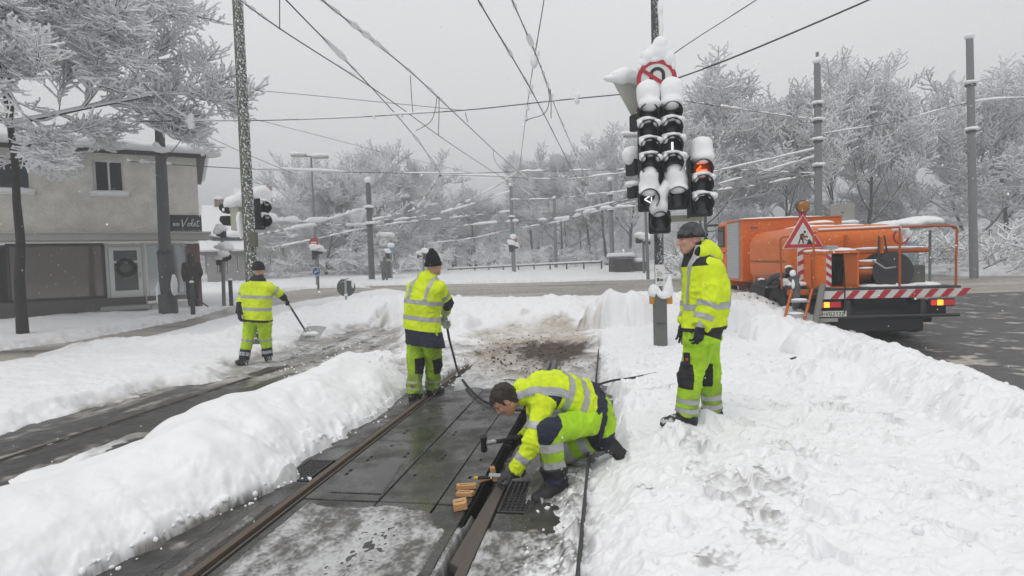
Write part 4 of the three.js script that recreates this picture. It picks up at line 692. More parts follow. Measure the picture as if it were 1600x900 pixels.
// one signal head: n lamps down from the top; everything in its own axes, facing +z
function signalHead(P, c, yaw, ys, o = {}) {
  const H = new THREE.Group(); H.name = 'signal_head'; H.position.copy(c); H.rotation.y = yaw; P.add(H); const s = o.s || 1.16, r = .137 * s, top_ = ys[0] + .16 * s, bot = ys[ys.length - 1] - .16 * s;
  part('housing', [box(.30 * s, top_ - bot, .16 * s, 0, (top_ + bot) / 2, -.08 * s, .03 * s), ...(o.plate ? [box(.02, top_ - bot + .04, .34 * s, -.18 * s, (top_ + bot) / 2, .03, .004)] : [])], o.mat || M.sigBlack, H);
  ys.forEach((y, i) => {
    const sx = o.sx ? o.sx[i] || 0 : 0;
    part('visor', visorGeo(r, .2 * s).translate(sx, y, 0), M.sigBlack, H);
    const ln = new THREE.SphereGeometry(r * 1.5, 20, 8, 0, 6.2832, 0, .68); ln.rotateX(Math.PI / 2); ln.translate(sx, y, .004 - r * 1.5 * Math.cos(.68)); part('lens', ln, o.lit === i ? M.litLens : M.lens, H);
    if (o.sym && o.sym[i]) part('lit_symbol', bars(o.sym[i][0].map(([x, yy, w, h, a]) => [x, yy, w, h, a])).translate(sx, y, .06 * s), o.sym[i][1], H);
    if (o.snow !== 0 && (i > 0 || o.cap === undefined)) part('visor_snow', lumpMesh([[sx - .02, y + r + .016 * s, .09 * s, .14 * s, .035 * s, .12 * s], [sx + rr(-.06, .06), y + r + .026 * s, .07 * s, rr(.07, .11) * s, rr(.024, .04) * s, .10 * s], [sx - .105 * s, y + r * .72, .1 * s, .045 * s, .05 * s, .1 * s], [sx + rr(.1, .14) * s, y + r * rr(.6, .85), .1 * s, rr(.04, .07) * s, .05 * s, .1 * s]], .014, .008, 14, null, i * 9), M.snow, H);
  });
  if (o.cap) part('snow_cap', lumpMesh(o.cap, .016, .012, 6, null, c.x * 7), M.snow, H);
  return H;
}
{
  const D = 9.5, b = at(1032, 532, D), P = thing('traffic_signal', 'mast carrying the cluster of nine black tram signals heaped with snow', 'traffic signal', V(b.x, b.y - .3, b.z));
  const L = (px, py, d = D) => at(px, py, d).sub(P.position), B0 = L(1032, 534), up = L(1022, -60);
  part('mast', poleGeo(B0.clone().add(V(0, -.4, 0)), up, .083, .062, 20), poleMossMat, P);
  part('mast_base', box(.2, L(1032, 462).y + .1, .17, B0.x, L(1032, 462).y / 2 - .1, .0, .012), std([.15, .155, .15], .7, .2), P);
  part('mast_box', box(.17, .5, .06, B0.x - .015, L(1032, 480).y, .10, .01), std([.13, .135, .13], .7, .2), P);
  const white = glow(0xf4f7ff, 1.15), Z = .22;
  const yaw = -.18;
  const col = (px, pys, o) => { const c = L(px, pys[0], D - .24); return signalHead(P, c, yaw, pys.map(y => L(px, y, D - .24).y - c.y), o); };
  const tri = [[-.025, .03, .115, .02, .55], [-.025, -.03, .115, .02, -.55], [.035, 0, .016, .07]];
  col(1013, [182, 207, 235, 259], { sx: [0, -.01, .01, .01], sym: { 0: [[[.0, -.065, .16, .03, .08]], white] }, cap: [[0, .34, .0, .19, .24, .19], [.02, .17, .08, .18, .1, .17], [-.02, .44, -.02, .15, .12, .15]] });
  col(1049, [179, 204, 231, 258], { sx: [0, 0, 0, 0], sym: { 2: [[[0.0, 0, .034, .16]], white] }, cap: [[.01, .34, .0, .19, .25, .19], [0, .17, .06, .18, .1, .17], [.02, .46, -.03, .15, .12, .15]] });
  col(1014, [312], { sym: { 0: [tri, white] }, cap: [[0, .22, .0, .17, .17, .16], [.0, .38, .02, .155, .15, .15], [-.02, .12, .1, .15, .07, .1]] });
  col(1058, [309], { cap: [[0.0, .24, .0, .18, .18, .16], [-.02, .38, .02, .17, .16, .15], [.02, .14, .08, .16, .07, .12]] });
  col(1031, [347], { cap: [[-.02, .24, .02, .15, .16, .14], [.04, .42, .02, .11, .16, .11], [.09, .56, .02, .07, .13, .08]] });
  const red = glow(0xff6a1c, 1.7), arrow = [[-.005, 0, .17, .032], [-.05, .035, .1, .03, .8], [-.05, -.035, .1, .03, -.8]];
  col(1096, [267, 291, 320], { plate: 1, lit: 0, sym: { 0: [arrow, red] }, cap: [[.0, .32, -.02, .19, .2, .2], [.02, .2, .06, .18, .1, .17], [0, .45, -.02, .165, .1, .17]] });
  { const l = new THREE.PointLight(0xff5a14, .06); l.position.copy(L(1094, 268, D - .36)); l.castShadow = true; l.shadow.radius = 3; l.name = 'arrow_light'; P.add(l); }
  // heads turned away, seen from behind on the left
  for (const [px, py, s] of [[994, 262, 1], [993, 300, .8], [1000, 192, 1]]) { const c = L(px, py, D + .12), h = signalHead(P, c, yaw + 2.2, [0], { s: .85 * s, snow: 0 }); if (s === 1 && py > 200) part('snow_cap', lumpMesh([[0, .2, -.1, .14, .16, .16], [.0, .1, .06, .15, .1, .16]], .016, .012, 7), M.snow, h); if (py === 300) part('snow_cap', lumpMesh([[0, .13, -.05, .13, .06, .15]], .016, .01, 7), M.snow, h); }
  part('bracket', [rod(L(1018, 200, D - .1), L(1046, 200, D - .1), .03, 10), rod(L(1028, 250, D - .1), L(1060, 262, D - .1), .028, 10)], M.steel, P);
  part('bracket', [box(.62, .11, .06, L(1066, 344).x, L(1066, 341).y, -.08, .01), rod(L(1097, 335, D - .12), L(1097, 346, D - .12), .03, 10)], M.paleGreen, P); part('stay', rod(L(1031, 356, D - .2), L(1031, 372, D - .02), .045, 10), M.steel, P);
  part('cable_duct', rod(L(1034, 165, D - .12), L(1034, 300, D - .12), .03, 8), M.sigBlack, P);
  // push boxes and notice
  for (const px of [1021, 1043]) part('push_box', box(.13, .19, .11, L(px, 466).x, L(px, 466).y, .02, .012), std([.55, .25, .035], .55), P, 'ochre push button box on the mast');
  const poster = canvasTex(128, 256, (g, w, h) => { g.fillStyle = '#d9dbd8'; g.fillRect(0, 0, w, h); g.fillStyle = '#30343a'; g.beginPath(); g.arc(24, 60, 8, 0, 7); g.fill(); for (let i = 0; i < 7; i++) g.fillRect(20, 84 + i * 9, 60 + (i * 37 % 30), 3); g.fillRect(20, 160, 34, 40); g.fillStyle = '#5a6b58'; g.fillRect(60, 168, 48, 32); g.fillStyle = '#7b8087'; for (let i = 0; i < 3; i++) g.fillRect(20, 215 + i * 9, 84, 3); });
  part('notice', box(.155, .36, .012, L(1029, 430).x, L(1029, 430).y, .088), [M.white, M.white, M.white, M.white, new THREE.MeshStandardMaterial({ map: poster, roughness: .6 }), M.white], P, 'white printed notice fixed round the mast');
  part('mast_snow', [lumpMesh([[L(1022, 455).x, L(1022, 455).y, .03, .1, .12, .1], [L(1042, 452).x, L(1042, 452).y, .03, .1, .16, .1], [L(1034, 462).x, L(1034, 461).y, .12, .1, .06, .06], [L(1044, 430).x, L(1044, 440).y, .03, .05, .12, .07]], .016, .012, 9), lumpMesh([[L(1028, 20).x + .02, L(1028, 18).y, .04, .045, .2, .05], [L(1028, 40).x + .03, L(1028, 45).y, .04, .04, .2, .05]], .016, .012, 9)], M.snow, P);
  // round no turning sign above, a thing of its own
  const sc = at(1026, 124, D - .2), S = thing('no_turning_sign', 'round red rimmed no turning sign with tall snow hood above the signals', 'sign', sc, -.12);
  const disc = (r0, r1, z, m, n) => part(n, r0 ? new THREE.RingGeometry(r0, r1, 48).translate(0, 0, z) : new THREE.CircleGeometry(r1, 48).translate(0, 0, z), m, S);
  const R = .325, redP = std([.42, .018, .03], .4), whP = std([.66, .67, .66], .4), bkP = std([.014, .014, .016], .45);
  part('plate', new THREE.CylinderGeometry(R, R, .016, 48).rotateX(Math.PI / 2).translate(0, 0, -.01), M.steel, S); disc(0, R - .008, .002, whP, 'face'); disc(R - .075, R - .006, .006, redP, 'red_rim');
  { const a = []; for (let i = 0; i <= 20; i++) { const t = i / 20 * Math.PI; a.push(V(.075 * Math.cos(t) + .01, .06 + .085 * Math.sin(t), 0)); } const s = new THREE.Shape(); s.absarc(.01, .07, .125, 0, Math.PI, false); s.lineTo(-.115, -.03); s.lineTo(-.15, -.03); s.lineTo(-.09, -.11); s.lineTo(-.03, -.03); s.lineTo(-.062, -.03); s.lineTo(-.062, .07); s.absarc(.01, .07, .072, Math.PI, 0, true); s.lineTo(.082, -.16); s.lineTo(.135, -.16); s.closePath(); part('turn_arrow', new THREE.ExtrudeGeometry(s, { depth: .003, bevelEnabled: false }).translate(0, 0, .004), bkP, S); }
  part('red_slash', box(R * 1.72, .058, .003, 0, 0, .0115).rotateZ(-.62), redP, S);
  part('snow_cap', lumpMesh([[.05, .44, -.06, .19, .17, .1], [.07, .58, -.06, .12, .13, .1], [-.13, .37, -.06, .13, .12, .1], [-.2, .29, -.04, .1, .07, .07], [.21, .31, -.05, .1, .14, .09], [.27, .2, -.03, .05, .1, .06], [-.27, .21, -.03, .04, .06, .05], [-.02, .31, -.05, .1, .05, .07]], .016, .012, 6), M.snow, S);
  // back of a triangular plate and the snowy bracket left of it
  const tp = at(988, 150, D + .15), T = thing('yield_sign', 'back of a pale triangular sign left of the signals, snow heaped on top', 'sign', tp, .25);
  const sh = flatShape([[-.34, .22], [.34, .22], [0, -.36]]); part('plate', new THREE.ExtrudeGeometry(sh, { depth: .02, bevelEnabled: true, bevelSize: .015, bevelThickness: .006, bevelSegments: 2 }), std([.42, .42, .38], .6, .2), T); part('snow_cap', lumpMesh([[.1, .3, 0, .26, .12, .13], [-.22, .3, 0, .2, .13, .12], [-.1, .36, 0, .18, .1, .12], [-.4, .27, 0, .12, .06, .08]], .016, .012, 7), M.snow, T); part('clamp', rod(V(.1, .1, -.03), V(.4, .1, -.16), .025, 8), M.steel, T);
}
// the signals on the big speckled pole
{
  const D = 12.35, c = at(388, 340, D), P = thing('traffic_signal', 'traffic signals on the speckled pole, one seen from its cream back', 'traffic signal', c), L = (px, py, d = D) => at(px, py, d).sub(c);
  const h1 = signalHead(P, L(406, 326, D - .1), 1.15, [0, L(406, 345).y - L(406, 326).y - .02], { s: 1.02 }); part('back_board', box(.03, .62, .4, -.19, -.12, .02, .006), M.sigBlack, h1);
  const hb = part('signal_back', box(.2, .62, .24, L(370, 340).x, L(370, 338).y, -.02, .03), M.paleGreen, P, 'cream backed signal head turned away');
  for (const dy of [.16, -.1]) part('visor', visorGeo(.12, .2).rotateY(-1.5).translate(L(362, 340).x - .02, L(370, 338).y + dy, -.02), M.sigBlack, hb);
  part('bracket', [rod(L(368, 334), L(408, 334), .025, 8), rod(L(368, 352), L(408, 352), .025, 8)], M.steel, P);
  part('back_snow', [lumpMesh([[L(368, 312).x, L(368, 315).y, 0, .22, .14, .2], [L(360, 308).x, L(360, 318).y, .0, .16, .12, .16], [L(380, 305).x, L(380, 310).y, 0, .16, .16, .16], [L(352, 320).x, L(352, 328).y, 0, .08, .08, .12]], .02, .014, 6), lumpMesh([[L(378, 350).x, L(378, 352).y, .08, .07, .3, .09]], .02, .014, 6)], M.snow, P);
  part('snow_cap', lumpMesh([[L(406, 310).x, L(406, 306).y, -.05, .22, .2, .22], [L(408, 298).x, L(408, 300).y, -.05, .17, .14, .18], [L(400, 320).x, L(398, 318).y, 0, .14, .1, .16]], .02, .014, 6), M.snow, P);
}
function smallSignal(px, py0, py1, d, heads, label, extra) {
  const b = at(px, py0, d), P = thing('traffic_signal', label, 'traffic signal', b), L = (x, y) => at(x, y, d).sub(b), k = d / FOCAL;
  part('post', poleGeo(V(0, -.5, 0), L(px - (py0 - py1) * .02, py1), .07, .06, 10), M.pole, P);
  for (const [hx, hy, yaw, n, s] of heads) { const c = L(hx, hy), ys = Array.from({ length: n }, (_, i) => -i * .3 * s), h = signalHead(P, c, yaw, ys, { s, snow: 0 }); part('snow_cap', lumpMesh([[0, .24 * s, 0, .3 * s, .16 * s, .26 * s], [.04, .1 * s, .12 * s, .24 * s, .12 * s, .2 * s]], .04, .03, 4), M.snow, h); }
  if (extra) extra(P, L, k); return P;
}
const round = (P, c, r, m, name, ring) => { part(name, new THREE.CylinderGeometry(r, r, .03, 28).rotateX(Math.PI / 2).translate(c.x, c.y, c.z), m, P); if (ring) part('sign_face', ring(c, r), std([.02, .1, .35], .4), P); };
smallSignal(349, 458, 350, 22, [[352, 392, 1.2, 2, .9], [346, 366, -1.4, 1, .9], [344, 410, 2.6, 1, .7]], 'snow heaped signal post on the pavement between shop and speckled pole', (P, L) => part('post_snow', lumpMesh([[L(345, 388).x, L(345, 386).y, 0, .26, .1, .2], [L(352, 398).x, L(352, 396).y, .1, .22, .16, .2], [L(345, 350).x, L(345, 352).y, 0, .2, .08, .16]], .03, .02, 5), M.snow, P));
smallSignal(497, 446, 372, 33, [[492, 392, .4, 2, 1.1], [499, 394, 1.6, 1, 1]], 'small signal with red sign on top beside the double lamp post', (P, L) => { const c = L(492, 379); c.z += .15; round(P, c, .26, std([.45, .02, .03], .45), 'red_disc'); part('bar', box(.34, .08, .01, c.x, c.y, c.z + .022), M.white, P); const e = L(496, 424); e.z += .15; round(P, e, .27, M.white, 'blue_sign', (q, r) => new THREE.CircleGeometry(r * .86, 24).translate(q.x, q.y, q.z + .018)); part('sign_arrow', bars([[0, 0, .3, .06, .5], [.1, .01, .12, .05, -.3], [.08, .09, .05, .12, .1]]).translate(e.x, e.y, e.z + .026), M.white, P); });
smallSignal(804, 421, 362, 45, [[799, 383, .3, 2, 1.2], [806, 386, 1.4, 1, 1]], 'small snow topped signal at the foot of the thin crossing pole', (P, L) => { const c = L(802, 374); c.z += .2; round(P, c, .3, std([.35, .1, .12], .6), 'sign_disc'); part('sign_snow', lumpMesh([[c.x, c.y + .22, c.z, .3, .22, .16]], .05, .03, 3), M.snow, P); });
smallSignal(662, 432, 375, 44, [[664, 396, .2, 2, 1.1], [655, 400, 1.8, 1, 1]], 'small hazy snow clogged signal left of the mid worker hat');
smallSignal(1006, 412, 362, 30, [[1000, 375, .8, 1, 1.1], [1010, 377, -.6, 1, 1.1]], 'double headed snow capped signal just left of the signal mast foot', (P, L) => part('post_snow', lumpMesh([[L(1005, 368).x, L(1005, 368).y, 0, .4, .14, .3]], .05, .03, 3), M.snow, P));
smallSignal(612, 440, 375, 40, [[606, 396, .5, 2, .9]], 'small signal and blue plate in front of the clock column', (P, L) => { part('blue_plate', box(.3, .34, .02, L(613, 392).x, L(613, 392).y, .12), std([.2, .28, .45], .5), P); part('post_snow', lumpMesh([[L(611, 384).x, L(611, 383).y, .05, .3, .18, .2]], .05, .03, 3), M.snow, P); });
// round plate seen from behind on a short post
{
  const b = pin(541, 474, .4), d = -b.z, c = at(540, 449, d), P = thing('round_sign', 'grey back of a round sign on a short post in the snow ridge', 'sign', V(b.x, b.y - .3, b.z)), q = c.clone().sub(P.position), r = 14.5 / FOCAL * d;
  part('post', rod(V(0, -.2, 0), V(q.x, q.y + r * .9, 0), .032, 10), M.steel, P); part('plate', new THREE.CylinderGeometry(r, r, .012, 40).rotateX(Math.PI / 2).translate(q.x, q.y, -.05), std([.10, .11, .11], .55, .3), P); part('rib', box(.09, r * 1.7, .03, q.x, q.y, -.02, .006), M.steel, P);
  part('plate_snow', [lumpMesh([[q.x + r * .75, q.y + r * .3, -.03, .05, .12, .03], [q.x + r * .5, q.y + r * .8, -.03, .12, .04, .04], [q.x - r * .2, q.y + r * .97, -.03, .12, .035, .04]], .012, .01, 9), lumpMesh([[q.x, q.y - r * .8, .0, .06, .05, .04]], .012, .01, 9)], M.snow, P);
}
// clock column, kiosk, bench, bollards, chevron
{
  const d = 41, b = at(607, 444, d), P = thing('clock_column', 'dark advertising column with a white lit clock box on top', 'column', b), L = (x, y) => at(x, y, d).sub(b), w = 20 / FOCAL * d;
  part('column', box(w * .62, L(605, 408).y + .5, .6, -.12, L(605, 408).y / 2 - .25, 0, .03), std([.05, .052, .055], .6), P);
  const k = part('clock_box', box(w * .95, L(605, 370).y - L(605, 386).y, .7, -.1, (L(605, 370).y + L(605, 386).y) / 2, 0, .04), std([.40, .43, .42], .4), P), cy = (L(605, 370).y + L(605, 386).y) / 2;
  part('clock_face', new THREE.CircleGeometry(.3, 28).translate(-.18, cy, .356), M.white, k); part('clock_hands', bars([[-.18 + .05, cy + .06, .2, .03, .8], [-.18 - .03, cy - .05, .15, .03, 1.9]], .362), M.sigBlack, k);
  part('poster', box(w * .95, L(605, 388).y - L(605, 407).y, .66, -.1, (L(605, 388).y + L(605, 407).y) / 2, 0, .02), std([.62, .62, .6], .5), P); part('print', bars([[-.1, L(605, 394).y, .5, .08], [-.1, L(605, 398).y, .5, .08]], .336), std([.2, .2, .2], .6), P);
  part('roof', box(w * 1.02, .06, .76, -.1, L(605, 369).y, 0), M.white, P); part('roof_snow', lumpMesh([[-.3, L(605, 367).y, 0, .45, .2, .42], [.15, L(605, 367).y, 0, .45, .22, .42]], .06, .03, 3), M.snow, P);
}
{
  const d = 40, b = at(970, 420, d), P = thing('park_kiosk', 'low dark brown timber kiosk with flat snowy roof at the park edge', 'kiosk', b), w = 34 / FOCAL * d, h = 20 / FOCAL * d;
  for (let i = 0; i < 9; i++) part('plank', box(w / 9 - .02, h, .05, -w / 2 + (i + .5) * w / 9, h / 2 - .2, .62, .006), std([.045 + .012 * rnd(), .04, .036], .9), P); part('body', box(w - .04, h, 1.2, 0, h / 2 - .2, 0), std([.05, .045, .04], .9), P);
  part('roof', box(w + .25, .08, 1.7, 0, h - .14, .05), M.darkTrim, P); part('roof_snow', box(w + .2, .3, 1.6, 0, h + .07, .05, .12), M.snow, P);
  part('annex', box(.9, h * .7, 1, w / 2 + .5, h * .35 - .2, 0), std([.06, .055, .05], .9), P); part('annex_snow', lumpMesh([[w / 2 + .5, h * .72 - .1, 0, .55, .2, .6]], .06, .03, 3), M.snow, P);
}
for (const [px, py, d, hgt, label] of [[301, 476, 17, .62, 'short dark bollard left of the others on the shop pavement'], [361, 464, 19, .52, 'short dark bollard near the snow heaped signal post']]) { const b = at(px, py, d), P = thing('bollard', label, 'bollard', V(b.x, b.y - .3, b.z), 0, null); part('post', rod(V(0, 0, 0), V(0, hgt + .3, 0), .065, 14), M.darkTrim, P); part('cap', new THREE.SphereGeometry(.068, 14, 8, 0, 6.3, 0, 1.57).translate(0, hgt + .3, 0), M.darkTrim, P); part('snow_cap', lumpMesh([[0, hgt + .37, 0, .07, .045, .07]], .015, .006, 8), M.snow, P); }
{ const d = 17, a = at(303, 464, d), b = at(322, 474, d - .6), P = thing('barrier_bar', 'thin slanting bar running down from the left bollard into snow', 'bar', a); part('bar', rod(V(0, 0, 0), b.sub(a).add(V(.05, -.1, 0)), .02, 8), M.darkTrim, P); }
{ // low railings at the park edge
  const P = thing('park_fence', 'low snow topped railing along the far park edge', 'fence', at(900, 424, 46)); const p0 = at(700, 430, 54).sub(P.position), p1 = at(940, 420, 46).sub(P.position);
  for (let i = 0; i <= 10; i++) { const p = p0.clone().lerp(p1, i / 10); part('post', box(.12, .9, .12, p.x, p.y + .2, p.z), M.darkTrim, P); } part('rail', rod(p0.clone().setY(p0.y + .55), p1.clone().setY(p1.y + .55), .05, 6), M.darkTrim, P); part('rail_snow', rod(p0.clone().setY(p0.y + .65), p1.clone().setY(p1.y + .65), .07, 6), M.snow, P);
}
// ---------------------------------------------------------------- the orange sewer truck
{
  const orangeMap = dataTex(256, (u, v) => { const n = tileN(u, v, 5, 71) * .5 + tileN(u, v, 26, 73) * .35, sp = tileN(u, v, 70, 75) > .8; return sp ? [220, 178, 140] : [212 + 10 * n, 102 + 10 * n, 0]; });
  const O = new THREE.MeshStandardMaterial({ map: orangeMap, roughness: .42 }), OD = std([.50, .115, .0], .5), OR = std([.42, .085, .002], .55), dk = std([.02, .02, .022], .7), dk2 = std([.035, .035, .037], .6), redP = std([.45, .02, .03], .4), whP = std([.62, .62, .6], .45);
  const X0 = 5.6, Dp = 10.5, A = Math.atan(.1), T = thing('sewer_truck', 'orange municipal tank truck with rear work deck, seen from behind', 'truck', V(X0, .03, -Dp), -A);
  const uvb = (g, k = .7) => { const p = g.attributes.position, n = g.attributes.normal, u = g.attributes.uv; for (let i = 0; i < p.count; i++) { const ax = Math.abs(n.getX(i)), ay = Math.abs(n.getY(i)), az = Math.abs(n.getZ(i)); u.setXY(i, k * (ax > ay && ax > az ? p.getZ(i) : p.getX(i)), k * (ay > ax && ay > az ? p.getZ(i) : p.getY(i))); } return g; };
  const bx = (w, h, d, x, y, z, r = .02) => uvb(box(w, h, d, x, y, z, r));
  const W = 2.5;
  part('undercarriage', [box(2.1, .42, .5, W / 2, .5, -.55, .05), box(.24, .6, .3, .5, .4, -.5, .05), box(.24, .6, .3, W - .5, .4, -.5, .05), box(2.2, .5, 2.4, W / 2, .5, -2.2), box(1.6, .3, .1, W / 2, .3, -.2, .03)], dk, T); part('chassis', [box(.9, .3, 7.2, W / 2, .72, -3.7), box(W - .3, .12, 1.5, W / 2, .86, -.8), box(W - .2, .25, .5, W / 2, .55, -.35), box(1.9, .5, 3.2, W / 2, .75, -2.9)], dk, T);
  // equipment box with roller shutter, cab
  const zb = -4.25;
  part('equipment_box', bx(W, 1.62, 1.35, W / 2, 1.78, zb - .675, .03), O, T);
  part('box_snow', lumpMesh([[.8, 2.61, zb - .7, .8, .05, .6], [1.7, 2.61, zb - .7, .8, .05, .6]], .05, .015, 3), M.snow, T);
  part('top_rail', [box(W + .02, .035, .03, W / 2, 2.585, zb + .017), box(.03, .035, 1.35, -.012, 2.585, zb - .66)], OD, T);
  const sh = part('roller_shutter', box(.03, 1.5, 1.1, -.014, 1.8, zb - .66), M.steel, T, 'grey slatted roller shutter on the side');
  for (let i = 0; i < 19; i++) part('slat', box(.02, .068, 1.02, -.036, 1.09 + i * .078, zb - .66, .006), std([.46, .47, .48], .5, .3), sh);
  part('badge', box(.18, .045, .008, .32, 2.37, zb + .006, .003), std([.1, .1, .14], .5), T);
  const cab = part('cab', [bx(W - .1, 1.15, 1.55, W / 2, 1.35, zb - 2.2, .1), bx(W - .22, .92, 1.35, W / 2, 2.22, zb - 2.15, .14)], O, T);
  part('side_window', [box(.02, .55, .62, .095, 2.2, zb - 2.35, .006)], std([.03, .035, .04], .1), cab); part('window_frame', [box(.015, .66, .05, .1, 2.2, zb - 2.0), box(.015, .05, .72, .1, 2.5, zb - 2.35)], dk, cab); part('door_handle', box(.03, .03, .14, .035, 1.75, zb - 1.75, .008), dk, cab);
  part('mirror', [box(.1, .34, .22, -.22, 2.2, zb - 2.85, .03), rod(V(-.2, 2.42, zb - 2.85), V(.1, 2.45, zb - 2.8), .015, 8), rod(V(-.2, 1.98, zb - 2.85), V(.1, 1.95, zb - 2.8), .015, 8)], dk, T);
  part('sun_visor', box(.3, .06, .2, .0, 2.62, zb - 2.9, .02), dk, T);
  // tank
  const tank = part('tank', uvb(new RoundedBoxGeometry(W - .2, 1.26, 3.05, 6, .36).translate(W / 2, 1.60, -2.7)), O, T);
  part('side_stripe', box(.012, .05, 2.3, .106, 1.50, -2.7), std([.34, .26, .02], .5), tank);
  for (const z of [-1.7, -3.6]) part('bracket', box(.05, .2, .12, .12, 1.03, z, .01), OD, tank); part('hatch', [new THREE.CylinderGeometry(.3, .3, .16, 24).translate(W / 2, 2.26, -2.6)], OD, tank); part('tank_rib', bx(.05, 1.0, .06, W / 2 - .1, 1.52, -1.15, .01), OD, tank);
  part('tank_snow', lumpMesh([[.9, 2.23, -2.3, .5, .05, .7], [1.7, 2.23, -2.9, .5, .06, 1.0], [W / 2, 2.34, -2.6, .3, .07, .3]], .04, .015, 4), M.snow, T);
  part('side_hose', [tube([V(-.02, 1.22, -1.1), V(-.08, 1.2, -1.6), V(-.06, 1.05, -2.2), V(-.03, 1.02, -3)], .06, 8, 24), tube([V(0, .98, -1.6), V(-.02, .95, -2.3), V(0, .98, -3.2)], .045, 8, 20)], dk2, T);
  for (const [y, z, n] of [[1.33, -.75, 0], [1.03, -2.35, 1]]) { const h = part('spotlight', rod(V(-.17, y, z + .14), V(-.1, y + .02, z - .1), .075, 14, .06), dk2, T); part('spotlight_snow', lumpMesh([[-.14, y + .07, z + .02, .07, .04, .12]], .015, .008, 8), M.snow, h); }
  // wheels with mudguards
  const wheelG = () => { const p = []; for (const [r, x] of [[.2, -.12], [.3, -.13], [.42, -.14], [.485, -.1], [.5, -.05], [.5, .05], [.485, .1], [.42, .14], [.2, .12]]) p.push(new THREE.Vector2(r, x)); return new THREE.LatheGeometry(p, 30).rotateZ(Math.PI / 2); };
  const tyreG = wheelG(), rimG = merge([new THREE.CylinderGeometry(.29, .24, .14, 24).rotateZ(Math.PI / 2), new THREE.CylinderGeometry(.11, .11, .22, 16).rotateZ(Math.PI / 2)]);
  for (const [x, z] of [[.16, -1.95], [.36, -1.95], [W - .16, -1.95], [W - .36, -1.95], [.18, -6.1], [W - .18, -6.1]]) { const w = part('wheel', rimG.clone().translate(x, .5, z), std([.05, .05, .052], .6, .3), T); part('tyre', tyreG.clone().translate(x, .5, z), M.rubber, w); for (let k = 0; k < 0; k++); }
  for (const x of [.24, W - .24]) { const s = new THREE.Shape(); s.absarc(0, 0, .66, .12, Math.PI - .12, false); s.absarc(0, 0, .62, Math.PI - .12, .12, true); const g = new THREE.ExtrudeGeometry(s, { depth: .5, bevelEnabled: false, curveSegments: 16 }); g.rotateY(Math.PI / 2); g.translate(x - .25, .5, -1.95); part('mudguard', g, dk, T); part('mudguard_snow', lumpMesh([[x, 1.15, -1.95, .26, .1, .42], [x, 1.02, -2.35, .24, .1, .24], [x, 1.02, -1.55, .24, .12, .26]], .03, .02, 5), M.snow, T); }
  // rear deck
  part('deck', [box(W + .1, .07, 1.25, W / 2, .965, -.55, .01)], dk2, T); part('deck_edge', box(.62, .1, .06, -.12, .94, -.02, .01), OR, T);
  part('deck_snow', lumpMesh([[1.5, 1.01, -.35, .6, .04, .3], [2.1, 1.01, -.5, .4, .05, .4], [.4, 1.01, -1.0, .5, .05, .15]], .03, .014, 6), M.snow, T);
  const tb = part('tail_board', box(W - .1, .15, .03, W / 2 + .1, .88, .085), whP, T, 'red and white diagonally striped tail board');
  for (let i = 0; i < 9; i++) { const x = .28 + i * .27, s = flatShape([[x, .807], [x + .13, .807], [x + .26, .953], [x + .13, .953]]); part('stripe', new THREE.ExtrudeGeometry(s, { depth: .003, bevelEnabled: false }).translate(0, 0, .101), redP, tb); }
  // control cabinet
  const cx = .42, cy = 1.33;
  const c = part('control_cabinet', [bx(.035, .66, .55, .0, cy, -.32, .005), bx(.83, .035, .62, cx, cy + .33, -.3, .006), bx(.82, .64, .03, cx, cy, -.58, .005), bx(.035, .66, .55, .84, cy, -.32, .005), bx(.83, .03, .55, cx, cy - .325, -.32, .005), bx(.24, .62, .03, .14, cy, -.03, .005)], O, T);
  part('cabinet_inside', box(.5, .6, .02, .56, cy, -.53), dk, c);
  { const m = part('marker_board', box(.1, .62, .02, .305, cy, -.02, .004), whP, c, 'red and white striped marker strip'); for (let i = 0; i < 4; i++) { const y = cy - .31 + i * .16, s = flatShape([[.257, y + .07], [.353, y], [.353, y + .075], [.257, y + .145]]); part('stripe', new THREE.ExtrudeGeometry(s, { depth: .003, bevelEnabled: false }).translate(0, 0, -.009), redP, m); } }
  for (let i = 0; i < 6; i++) { const x = .42 + i * .055; part('hose', tube([V(x, cy + .24, -.3), V(x + rr(-.03, .03), cy + .1, -.2), V(x + rr(-.05, .05), cy - .1, -.18), V(x + rr(-.03, .03), cy - .28, -.25)], .014, 6, 16), dk, c); }
  part('valve_block', [box(.34, .1, .12, .55, cy + .2, -.3, .01), box(.1, .16, .1, .66, cy + .1, -.28, .01)], dk2, c); part('side_panel', bx(.24, .6, .02, .71, cy, -.06, .004), OR, c);
  part('cabinet_snow', lumpMesh([[.2, cy + .37, -.25, .24, .035, .26], [.62, cy + .37, -.25, .26, .045, .26]], .02, .01, 8), M.snow, c); part('vent_cap', box(.2, .09, .18, .42, cy + .42, -.2, .02), M.steel, c);
  // pump, drum and pipes right of the cabinet
  const dr = part('hose_drum', [new THREE.CylinderGeometry(.27, .27, .4, 26).rotateX(Math.PI / 2).translate(1.5, 1.28, -.35)], dk, T); for (const z of [-.14, -.56]) part('drum_flange', new THREE.CylinderGeometry(.36, .36, .025, 28).rotateX(Math.PI / 2).translate(1.5, 1.28, z), dk2, dr);
  part('pump', [box(.36, .44, .4, 1.02, 1.3, -.85, .05), new THREE.CylinderGeometry(.14, .14, .34, 18).rotateZ(Math.PI / 2).translate(1.08, 1.25, -.5)], OR, T);
